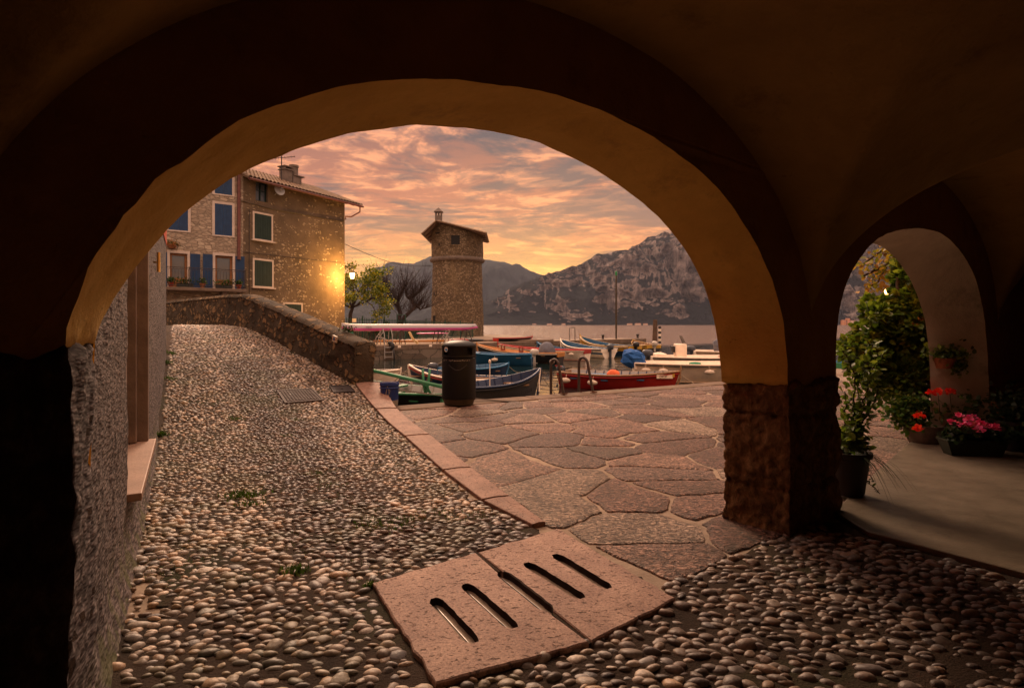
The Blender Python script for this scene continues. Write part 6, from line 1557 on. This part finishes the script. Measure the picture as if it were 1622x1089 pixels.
# ---- leafy tree by the lamp
t = thing('leafy_tree', 'yellow green leafy tree behind the lantern at the brown house corner', 'tree', (rx(553)*43, 43, LZ))
random.seed(21); mb = MB(); tips = []
mb.tube([(0, 0, -.1), (.02, 0, 1.0), (.1, 0, 2.0), (.25, 0, 2.5)], [.19, .16, .14, .12], 9)
for d_ in [(-.6, .2, 1), (.9, -.3, .9), (1.2, .3, .45), (.2, .5, 1.1), (.5, -.6, .8), (1.3, 0, .9), (-.9, -.3, .6)]: branch_tree(mb, (.2, 0, 2.5), d_, 1.62, .085, 3, tips, .6, .02, kids=(2, 3), shrink=.7)
mb.build('trunk', M_darkbark, t, smooth=True)
tp = [q for q in tips if q[0].z > 1.6 and q[0].x < 3.2]; n = 7000; sel = rng.integers(0, len(tp), n); cl = rng.random(len(tp)) < .78
sel = sel[cl[sel]]; n = len(sel); P_ = np.array([tp[i][0][:] for i in sel])+rng.normal(0, .17, (n, 3)); D_ = np.array([tp[i][1][:] for i in sel])
cc = pick([(.24, .25, .02), (.13, .16, .02), (.38, .32, .03), (.07, .10, .015), (.10, .14, .02)], n); leaves('crown', P_, D_, .17, cc, M_leaf, t, 1.0, .8)
# ---- bare pollarded tree
t = thing('bare_tree', 'bare pollarded tree with gnarled limbs and upright twigs beside the tower', 'tree', (rx(634)*47, 47, LZ))
random.seed(5); mb = MB(); S_px = 47/F
def tp_(px, py, y=0): return Vector(((px-634)*S_px, y, CAMZ+(514-py)*S_px-LZ))
limbs = [([(634, 517), (632, 505), (634, 496), (630, 484), (620, 476), (609, 470), (603, 462)], [.25, .2, .17, .15, .12, .09, .06]), ([(634, 512), (641, 502), (652, 492), (658, 484), (652, 474), (645, 468), (642, 455)], [.2, .17, .15, .17, .13, .10, .06]),
         ([(658, 485), (666, 490), (673, 488)], [.10, .07, .04]), ([(631, 487), (632, 474), (638, 462), (641, 452)], [.12, .1, .08, .05]), ([(620, 476), (617, 466), (612, 456), (606, 448)], [.08, .07, .05, .03]), ([(652, 474), (660, 466), (666, 458)], [.09, .07, .04])]
twp = []
for pts_, rs_ in limbs:
    y0_ = random.uniform(-.4, .4); V_ = [tp_(a, b, y0_*i/len(pts_)+random.uniform(-.12, .12)) for i, (a, b) in enumerate(pts_)]; sm = []
    for i in range(len(V_)-1):
        sm += [V_[i], V_[i].lerp(V_[i+1], .5)+Vector((random.uniform(-.06, .06), random.uniform(-.06, .06), random.uniform(-.06, .06)))]
    sm.append(V_[-1]); rr = np.interp(np.linspace(0, 1, len(sm)), np.linspace(0, 1, len(rs_)), rs_); mb.tube(sm, list(rr), 8)
    twp += sm[3:] if pts_[0][1] > 500 else sm
for i in range(430):
    p = random.choice(twp); fan = (p.x+.1)*.35; d_ = Vector((fan+random.gauss(0, .45), random.gauss(0, .55), random.uniform(.25, 1.3))); d_.normalize(); L_ = random.uniform(.8, 2.5)*(.6 if p.z < 1.3 else 1); pts_ = [p.copy()]; q = p.copy()
    for k in range(5):
        d_ = (d_+Vector((random.gauss(0, .13), random.gauss(0, .13), .10))).normalized(); q = q+d_*L_/5; pts_.append(q.copy())
        if random.random() < .4: e = q+(d_+Vector((random.gauss(0, .6), random.gauss(0, .6), .1))).normalized()*random.uniform(.2, .6); mb.tube([q, e], [.010, .005], 3)
    mb.tube(pts_, [.022, .018, .015, .012, .009, .006], 4)
mb.build('trunk', M_darkbark, t, smooth=True)
# ---- bushes behind the fence
for i, (px_, y_, h_, w_, lb) in enumerate([(593, 43.5, 1.3, .9, 'dark clipped shrub behind the left of the green fence'), (612, 46, 1.4, .8, 'dark pointed plant near the gate of the green fence'), (651, 50, .9, 1.5, 'low green bush at the foot of the bare tree'), (708, 56, 1.1, 1.5, 'rounded green bush in front of the tower foot')]):
    t = thing('bush', lb, 'bush', (rx(px_)*y_, y_, LZ), group='bushes behind the green fence'); n = 900
    u = rng.normal(0, 1, (n, 3)); u /= np.linalg.norm(u, axis=1)[:, None]; p = u*np.array([w_/2, w_/2, h_/2])*rng.uniform(.6, 1.05, (n, 1))+np.array([0, 0, h_/2]); leaves('foliage', p, u, .14, pick([(.03, .05, .015), (.05, .07, .02), (.02, .035, .012)], n), M_leaf, t)
    mb = MB(); mb.tube([(0, 0, -.05), (0, 0, h_*.6)], .05, 6); mb.build('stem', M_darkbark, t)

# ---- balcony pots
pn = 0
for u, kind, lb in [(.35, 'r', 'red pot at the right end of the balcony'), (1.05, 'g', 'green trough with plants near the right balcony shutter'), (2.0, 't', 'terracotta pot on the balcony below the right glass door'), (2.75, 'g', 'leafy trough left of the right glass door on the balcony'), (3.35, 'r', 'small red pot hanging before the blue shutter'), (4.2, 'g', 'long trough of trailing plants before the middle blue shutters'), (5.1, 't', 'round terracotta pot beside the black tray on the balcony'), (5.9, 'g', 'bushy plant in a black tray on the balcony'), (6.9, 't', 'terracotta pot at the left of the visible balcony')]:
    w = fa.o+fa.ud*u+fa.n*.74; t = thing('potted_plant', lb, 'potted plant', (w.x, w.y, BZ), fa.rz, 'pots along the iron balcony')
    mb = MB()
    if kind == 'g': mb.box((0, 0, .09), (.7, .18, .18)); mb.box((0, 0, .175), (.74, .21, .03))
    else: mb.lathe([(.08, 0), (.13, .18), (.15, .18), (.15, .22), (.12, .22), (.11, .17), (.001, .17)], (0, 0, 0), 14)
    mb.build('pot', {'g': plain('trough_black', (.02, .025, .02), .6), 'r': plain('red_pot', (.30, .04, .02), .6), 't': plain('terracotta', (.33, .12, .055), .8, 0, .3, 9, .2)}[kind], t)
    n = 160; p = rng.normal(0, 1, (n, 3))*np.array([.25 if kind == 'g' else .08, .07, .08])+np.array([0, 0, .27]); leaves('leaves', p, np.array([[0, 0, .6]]*n), .09, pick([(.04, .08, .015), (.07, .12, .02), (.02, .05, .012)], n), M_leaf, t)
w = P(272, 388, 27.8); hb2 = thing('hanging_basket', 'orange brown hanging basket above the left balcony door', 'hanging basket', (w.x, w.y, w.z)); n = 260
mb = MB(); mb.lathe([(.001, -.2), (.13, -.16), (.2, -.02), (.2, 0)], (0, 0, 0), 14); mb.tube([(.0, 0, .0), (0, 0, .5)], .006, 4); mb.build('basket', MATS['terracotta'], hb2)
leaves('basket_flowers', rng.normal(0, 1, (n, 3))*np.array([.18, .18, .07])+np.array([0, 0, .05]), np.array([[0, 0, .4]]*n), .08, pick([(.35, .12, .03), (.25, .12, .03), (.08, .08, .02)], n), M_leaf, hb2)  # the basket's orange flowers and leaves in one mesh

# ================================================ plants at the small arch
M_pot = plain('dark_pot', (.03, .022, .02), .6); MT = MATS['terracotta']
GREEN = [(.09, .15, .02), (.14, .20, .03), (.06, .10, .02), (.22, .27, .04), (.11, .15, .03)]
# climbing plant in a dark pot by the pier
pc = Vector((rx(1344)*4.62, 4.62, .035)); t = thing('climbing_plant', 'tall climbing plant in a dark pot against the right side of the stone pier', 'potted plant', pc)
mb = MB(); mb.lathe([(.10, 0), (.115, .02), (.15, .30), (.17, .31), (.17, .35), (.15, .35), (.14, .30), (.001, .29)], (0, 0, 0), 24); mb.build('pot', M_pot, t, smooth=True, angle=40)
random.seed(3); mb = MB(); LP = []; LDn = []
def px2l(px, py, y=4.62, dy=0): q = P(px, py, y+dy); return q-pc
stems = [[(1344, 722), (1350, 690), (1362, 655), (1372, 620), (1380, 590), (1398, 560)], [(1344, 722), (1346, 680), (1352, 640), (1355, 600), (1345, 570), (1332, 552)], [(1344, 722), (1355, 700), (1366, 670), (1384, 640), (1394, 610)], [(1342, 722), (1338, 690), (1340, 650), (1338, 620)], [(1344, 722), (1352, 685), (1370, 640), (1376, 600), (1372, 570), (1382, 545)], [(1344, 722), (1358, 680), (1362, 640), (1358, 600), (1364, 575)]]
for st in stems:
    dy0 = random.uniform(-.05, .30); V_ = [px2l(a, b, dy=dy0*i/(len(st)-1)) for i, (a, b) in enumerate(st)]
    sm = []
    for a, b in zip(V_, V_[1:]):
        for k in range(5): sm.append(a.lerp(b, k/5)+Vector((random.gauss(0, .006), random.gauss(0, .006), 0)))
    sm.append(V_[-1]); mb.tube(sm, [.009-.005*i/len(sm) for i in range(len(sm))], 5)
    for i, q in enumerate(sm[4:]):
        d_ = (sm[min(i+5, len(sm)-1)]-sm[i+3]).normalized()
        for k in range(5): LP.append(q+Vector((random.gauss(0, .028), random.gauss(0, .022), random.gauss(0, .02)))); LDn.append(d_*.3+Vector((random.uniform(-1, 1), random.uniform(-1, 1), random.uniform(-.5, .5))))
mb.build('stems', M_bark, t, smooth=True)
for _ in range(260):
    a_ = random.uniform(-1, 1); LP.append(Vector((random.gauss(.02, .06), random.gauss(-.02, .05), .36+abs(random.gauss(0, .10))))); LDn.append(Vector((random.uniform(-1, 1), random.uniform(-1, 1), random.uniform(-.2, .8))))
n = len(LP); leaves('leaves', [p[:] for p in LP], [d_[:] for d_ in LDn], .062, pick([(.18, .25, .05), (.11, .18, .03), (.26, .30, .06), (.07, .11, .02)], n), M_leaf, t, .9, .3)
# arching grass blades from the same pot
mb = MB()
for k in range(30):
    a = random.uniform(-1.6, 1.1); L_ = random.uniform(.22, .46); d_ = Vector((math.cos(a), math.sin(a), 0)); pts_ = [Vector((0, 0, .32))+d_*.05]
    prev = None; w0 = .007
    P0_ = [Vector((0, 0, .31))+d_*(.05+L_*f)+Vector((0, 0, (.55*f-1.1*f*f)*L_)) for f in np.linspace(0, 1, 7)]; sd = Vector((-d_.y, d_.x, 0))
    mb.grid([[q-sd*w0*(1-i/6.3), q+Vector((0, 0, -.002)), q+sd*w0*(1-i/6.3)] for i, q in enumerate(P0_)])
mb.build('grass_blades', plain('blade_green', (.035, .06, .015), .5), t)
mb = MB(); LP = []; LDn = []
for st in [[(1352, 742), (1362, 756), (1374, 764), (1386, 772), (1394, 782)], [(1352, 742), (1366, 748), (1378, 752), (1384, 762)], [(1350, 740), (1372, 735), (1376, 750)]]:
    V_ = [px2l(a, b, dy=-.12*i/4) for i, (a, b) in enumerate(st)]; mb.tube(V_, .003, 4)
    for a, b in zip(V_, V_[1:]):
        for k in range(5): q = a.lerp(b, k/5); LP.append(q[:]); LDn.append((random.uniform(-1, 1), random.uniform(-1, 1), random.uniform(-.3, .6)))
mb.build('trailing_stems', M_bark, t); n = len(LP); leaves('trailing_leaves', LP, LDn, .032, pick([(.03, .055, .015), (.05, .08, .02)], n), M_leaf, t, 1.0, .2)

# big glossy shrub outside the right jamb
sc_ = A(4.25, .85, 0); t = thing('leafy_shrub', 'large glossy leaved shrub trained up outside the right side of the small arch', 'shrub', sc_); random.seed(12)
def s2l(px, py, y): return P(px, py, y)-sc_
mb = MB(); cl_c = []
cl = [(1455, 420, .30, .22), (1462, 460, .30, .26), (1440, 445, .2, .18), (1425, 500, .22, .22), (1455, 510, .34, .30), (1400, 500, .17, .14), (1380, 495, .10, .09), (1415, 540, .26, .24), (1450, 560, .32, .28), (1390, 545, .18, .17), (1370, 560, .16, .14), (1430, 590, .24, .18), (1455, 610, .2, .12), (1465, 540, .3, .3), (1405, 575, .2, .16), (1360, 580, .10, .12), (1470, 500, .3, .3), (1475, 430, .3, .26), (1440, 480, .24, .2), (1375, 525, .16, .13), (1350, 555, .12, .14), (1398, 600, .16, .15), (1440, 625, .2, .12), (1385, 480, .10, .07)]
LP = []; LDn = []; CL = []
for px_, py_, rx__, rz__ in cl:
    y_ = 7.15+random.uniform(-.12, .35); c_ = s2l(px_, py_, y_); cl_c.append(c_); k = int(750*rx__*rz__/.05*.36)
    for _ in range(max(40, k)):
        u = Vector((random.gauss(0, 1), random.gauss(0, 1), random.gauss(0, 1))).normalized(); f = random.uniform(.5, 1.0)
        q = c_+Vector((u.x*rx__*f*.85, u.y*.24*f, u.z*rz__*f*1.15)); base_d = u+Vector((0, 0, .1))
        # whorl of leaves
        col = random.choice(GREEN[:4]) if random.random() < .9 else (.22, .22, .03)
        for w_ in range(3): LP.append(q[:]); LDn.append((base_d+Vector((random.uniform(-1, 1), random.uniform(-1, 1), random.uniform(-.7, .7)))*.8)[:]); CL.append(col)
n = len(LP); print('shrub leaves', n); leaves('foliage', LP, LDn, .10, np.array(CL)*rng.uniform(.6, 1.35, (n, 1)), M_leaf, t, .9, .15)
mb.tube([(0.25, .1, 0), (.22, .08, .5), (.18, .1, 1.0), (.1, .1, 1.5), (.1, .1, 2.0)], [.045, .04, .035, .03, .02], 7)
for c_ in cl_c: b = Vector((.16, .1, max(.5, c_.z-.35))); mb.tube([b, b.lerp(c_, .5)+Vector((0, 0, .04)), c_], [.018, .013, .007], 5)
mb.build('trunk', M_bark, t)
n = 70; p = rng.normal(0, 1, (n, 3))*np.array([.06, .05, .035])+np.array(s2l(1456, 508, 6.9)[:]); leaves('orange_blossom', p, rng.normal(0, 1, (n, 3)), .04, pick([(.45, .18, .02), (.35, .14, .02)], n), M_petal, t)

# yellow-leaved tree whose branches hang over the arch
tc2 = Vector((8.6, 10.4, 0)); t = thing('yellow_tree', 'yellow leaved tree whose hanging branch shows at the top of the small arch', 'tree', tc2); random.seed(9)
mb = MB(); mb.tube([(0, 0, -.1), (.1, 0, 1.2), (0, -.1, 2.3), (-.2, -.3, 3.1)], [.14, .11, .10, .08], 8); LP = []; LDn = []; CL = []
def t2l(px, py, y): return P(px, py, y)-tc2
for st, cnt in [([(1560, 330, 9.9), (1500, 365, 9.4), (1450, 388, 9.1), (1420, 402, 9.0), (1405, 420, 9.0), (1392, 445, 9.0), (1376, 455, 9.0)], 12), ([(1500, 365, 9.4), (1440, 380, 9.0), (1405, 390, 8.9), (1385, 405, 8.9), (1365, 420, 8.9)], 10), ([(1450, 388, 9.1), (1440, 410, 9.0), (1432, 425, 9.0)], 12), ([(1405, 420, 9), (1385, 428, 9), (1368, 437, 9)], 7), ([(1520, 350, 9.6), (1480, 395, 9.3), (1465, 425, 9.2)], 10), ([(1440, 380, 9.0), (1425, 375, 9), (1400, 370, 9)], 12)]:
    V_ = [t2l(*q) for q in st]; mb.tube(V_, [.03-.02*i/len(V_) for i in range(len(V_))], 5)
    for a, b in zip(V_, V_[1:]):
        for k in range(6):
            q = a.lerp(b, k/6)
            for _ in range(cnt//2+1): LP.append((q+Vector((random.gauss(0, .075), random.gauss(0, .1), random.gauss(-.03, .07))))[:]); LDn.append((random.uniform(-1, 1), random.uniform(-1, 1), -.6)); CL.append(random.choice([(.34, .26, .03), (.22, .20, .03), (.40, .24, .06), (.28, .15, .05), (.16, .18, .03)]))
for k in range(10):
    b = Vector((-.2, -.3, 3.0)); e = Vector((random.uniform(-1.2, 1.6), random.uniform(-1.2, 1.2), random.uniform(3.3, 4.6))); mb.tube([b, b.lerp(e, .5)+Vector((0, 0, .2)), e], [.05, .03, .015], 5)
    for _ in range(160): LP.append((e+Vector((random.gauss(0, .4), random.gauss(0, .4), random.gauss(0, .3))))[:]); LDn.append((random.uniform(-1, 1), random.uniform(-1, 1), -.6)); CL.append(random.choice([(.34, .26, .03), (.22, .20, .03), (.16, .18, .03)]))
mb.tube([(-.2, -.3, 3.0), t2l(1560, 330, 9.9)], [.05, .03], 5)
mb.build('trunk', M_darkbark, t, smooth=True); leaves('crown', LP, LDn, .085, np.array(CL)*rng.uniform(.7, 1.3, (len(LP), 1)), M_leaf, t, 1.0, .4)

# wall pot on the reveal
pq = Vector((rx(1495)*6.55, 6.55, CAMZ+(514-583)/F*6.55)); t = thing('wall_planter', 'terracotta half pot with trailing green plant hung on the small arch wall', 'wall planter', pq)
mb = MB(); mb.lathe([(.075, 0), (.095, .07), (.115, .095), (.12, .12), (.105, .12), (.095, .09), (.001, .085)], (0, 0, 0), 24); mb.build('pot', MT, t, smooth=True, angle=40)
mb = MB(); mb.tube([(0, .02, .09), (.14, .08, .09)], .008, 5); mb.build('hook', M_iron, t)
n = 420; p = rng.normal(0, 1, (n, 3))*np.array([.10, .07, .05])+np.array([0, 0, .17]); p2 = np.array([.16, .0, .02])+rng.normal(0, 1, (n//3, 3))*np.array([.05, .04, .05]); p = np.concatenate([p, p2]); leaves('leaves', p, np.array([[.2, 0, .4]]*len(p)), .05, pick(GREEN, len(p)), M_leaf, t)

# stone planter with red geraniums, and neighbours
def flowers(name, cs, pal, s, parent, cnt=26):
    for c_ in cs:
        P_ = []; D_ = []
        for _ in range(cnt): u = Vector((random.gauss(0, 1), random.gauss(0, 1), abs(random.gauss(0, 1)))).normalized(); P_.append((Vector(c_)+u*s*.6)[:]); D_.append(u[:])
        leaves(name, P_, D_, s, pick(pal, len(P_), .2), M_petal, parent, 1.3, .35)
gp_ = G(1464, 704, .0); t = thing('stone_planter', 'rough stone planter of red geraniums and bushy greenery in the small arch', 'planter', gp_, .5)
mb = MB(); mb.lathe([(.14, 0), (.17, .06), (.21, .20), (.215, .24), (.19, .24), (.17, .2), (.001, .19)], (0, 0, 0), 26); mb.build('trough', plain('weathered_stone', (.16, .12, .09), .9, 0, .4, 9, .6), t, smooth=True, angle=40)
def g2l(px, py, y=6.65): q = P(px, py, y)-gp_; q.rotate(Matrix.Rotation(-.5, 3, 'Z')); return q
LP = []; 
for (a, b, r_) in [(1425, 640, .11), (1432, 665, .10), (1450, 640, .13), (1470, 655, .14), (1490, 645, .13), (1510, 655, .12), (1525, 640, .09), (1445, 675, .09), (1500, 625, .07), (1420, 655, .07)]:
    c_ = g2l(a, b, 6.7)
    for _ in range(190): LP.append((c_+Vector((random.gauss(0, 1)*r_*.55, random.gauss(0, 1)*.08, random.gauss(0, 1)*r_*.5)))[:])
leaves('foliage', LP, rng.normal(0, 1, (len(LP), 3)), .055, pick([(.06, .14, .02), (.10, .19, .03), (.04, .09, .02), (.15, .19, .04)], len(LP)), M_leaf, t, 1.2, .3)
flowers('flower_head', [g2l(1474, 624, 6.5), (g2l(1486, 622, 6.5)), g2l(1505, 622, 6.5), g2l(1456, 660, 6.45), g2l(1454, 680, 6.4)], [(.95, .05, .03), (.85, .03, .02), (.95, .12, .05)], .040, t, 40)
mb = MB()
for a in (1474, 1486, 1505): mb.tube([g2l(a+3, 655, 6.6), g2l(a, 626, 6.5)], .003, 4)
mb.build('flower_stalks', MATS['blade_green'], t)
tp2 = G(1540, 720, .035); t = thing('flower_trough', 'long dark trough of magenta cyclamen on the concrete floor', 'planter', tp2, -.12)
mb = MB()
vs = []
for z, w, d_ in ((0, .24, .075), (.14, .29, .095), (.15, .30, .105), (.17, .30, .105), (.17, .28, .085), (.13, .27, .08)): vs.append([(-w, -d_, z), (w, -d_, z), (w, d_, z), (-w, d_, z), (-w, -d_, z)])
mb.grid(vs); mb.add([vs[-1][0], vs[-1][1], vs[-1][2], vs[-1][3]], [(0, 1, 2, 3)]); mb.build('trough', plain('green_plastic', (.022, .030, .018), .6), t, recalc=True, bevel=.005)
def c2l(px, py, y=6.0): q = P(px, py, y)-tp2; q.rotate(Matrix.Rotation(.12, 3, 'Z')); return q
LP = []
for (a, b) in [(1510, 695), (1525, 690), (1540, 690), (1555, 688), (1570, 692), (1582, 690), (1515, 685), (1600, 690)]:
    for _ in range(75): c_ = c2l(a, b-3, 6.0); LP.append((c_+Vector((random.gauss(0, .05), random.gauss(0, .06), random.gauss(0, .035))))[:])
leaves('foliage', LP, rng.normal(0, 1, (len(LP), 3)), .05, pick([(.025, .05, .015), (.04, .07, .02), (.015, .03, .01)], len(LP)), M_leaf, t, 1.4, .3)
flowers('flower_head', [c2l(*q) for q in [(1511, 671, 5.95), (1519, 662, 6.0), (1535, 668, 5.9), (1541, 663, 6), (1545, 676, 5.9), (1552, 672, 5.95), (1560, 676, 5.9), (1570, 679, 5.9), (1576, 680, 5.9), (1550, 683, 5.85), (1530, 675, 5.95)]], [(.90, .10, .36), (.95, .22, .48), (.78, .06, .30)], .042, t, 16)
mb = MB()
for q in [(1511, 671), (1535, 668), (1552, 672), (1570, 679)]: mb.tube([c2l(q[0]+2, 696), c2l(*q)], .0025, 4)
mb.build('flower_stalks', MATS['blade_green'], t)
tq = G(1606, 712, .035); t = thing('leafy_pot', 'dark pot of shadowed leaves at the far right of the arcade floor', 'potted plant', tq); mb = MB(); mb.lathe([(.13, 0), (.19, .28), (.21, .29), (.21, .33), (.18, .32), (.001, .28)], (0, 0, 0), 22); mb.build('pot', M_pot, t, smooth=True, angle=40)
n = 700; p = rng.normal(0, 1, (n, 3))*np.array([.17, .12, .11])+np.array([0, 0, .45]); leaves('leaves', p, np.array([[0, 0, .3]]*n), .055, pick([(.03, .05, .02), (.05, .07, .03)], n), M_leaf, t)
bq = A(4.95, -.32, 0); bn2 = thing('stone_bench', 'stone ledge against the dark wall right of the small arch', 'bench', bq, math.atan2(.6, .8)); mb = MB(); mb.box((0, .08, .52), (.95, .42, .08)); mb.build('seat', M_inner, bn2, bevel=.01)
for sx in (-.38, .38): mb = MB(); mb.box((sx, .08, .24), (.12, .36, .48)); mb.build('support', M_inner, bn2, bevel=.01)

# ================================================ grass tufts between the pebbles
GP = []; GC = []
def tuft(px, py, w, cnt, h=.03):
    c_ = onramp(px, py)
    for _ in range(cnt):
        x = c_.x+random.gauss(0, w); y = c_.y+random.gauss(0, w*.7); GP.append((x, y, float(ramp_h(x, y))+.004, h*random.uniform(.5, 1.3))); GC.append(random.choice([(.04, .09, .012), (.06, .12, .02), (.03, .06, .01), (.09, .12, .03)]))
for a in [(388, 785, .09, 260, .035), (398, 800, .05, 90), (372, 664, .06, 120), (610, 830, .12, 240, .025), (640, 826, .08, 100, .02), (467, 906, .045, 120, .035), (262, 575, .05, 120, .06), (268, 560, .05, 80, .05), (268, 600, .05, 60, .04), (455, 690, .05, 70, .02), (470, 665, .05, 60, .02), (500, 750, .08, 90, .02), (520, 770, .08, 80, .02), (590, 930, .02, 50, .03), (740, 818, .10, 100, .02), (690, 812, .09, 80, .02), (395, 560, .08, 70, .02), (330, 640, .08, 60, .02), (300, 700, .08, 60, .02), (255, 690, .03, 120, .05)]: tuft(*a)
for k in range(800):
    a = random.uniform(240, 620); b = random.uniform(540, 930)
    if nz(a, b, 0, .02, 4) > -.05: tuft(a, b, .05, 9, .013)
GP = np.array(GP); n = len(GP); ang = rng.uniform(0, 2*math.pi, n); dx = np.stack([np.cos(ang), np.sin(ang), np.zeros(n)], 1); h = GP[:, 3:4]
tip = GP[:, :3]+np.concatenate([dx[:, :2]*h*.6, h], 1); side = np.stack([-np.sin(ang), np.cos(ang), np.zeros(n)], 1)*h*.16
V = np.stack([GP[:, :3]-side, GP[:, :3]+side, tip], 1); tag(bulk_mesh('grass', [(V, np.array([[0, 1, 2]]), np.array(GC))], M_leaf, None, False), 'short green grass tufts growing between the pebbles', 'grass', kind='stuff')
# weeds on the parapet top
t = thing('wall_weed', 'small leafy weed sprouting on the parapet top before the racing shell', 'weed', P(551, 522, 11.0)); n = 150; leaves('leaves', rng.normal(0, 1, (n, 3))*np.array([.07, .06, .025]), np.array([[0, 0, .5]]*n), .04, pick([(.03, .03, .02), (.05, .06, .02)], n), M_leaf, t); mb = MB(); mb.tube([(0, 0, -.14), (0, 0, .02)], .006, 4); mb.build('stem', M_bark, t)

# ================================================ haze
m = bpy.data.materials.new('haze'); m.use_nodes = True; T = NT(m.node_tree)
v = T.n('ShaderNodeVolumePrincipled', {'Color': (0.70, 0.76, 1.0, 1), 'Density': HAZE_D, 'Anisotropy': 0.2}); o_ = T.n('ShaderNodeOutputMaterial'); T.t.links.new(v.outputs[0], o_.inputs['Volume'])
if HAZE_D > 0:
    mb = MB(); mb.box((0, 4150, 850), (17400, 9100, 1705+4)); hz = mb.build('haze', m); tag(hz, 'thin evening haze over the lake', 'haze', kind='stuff')
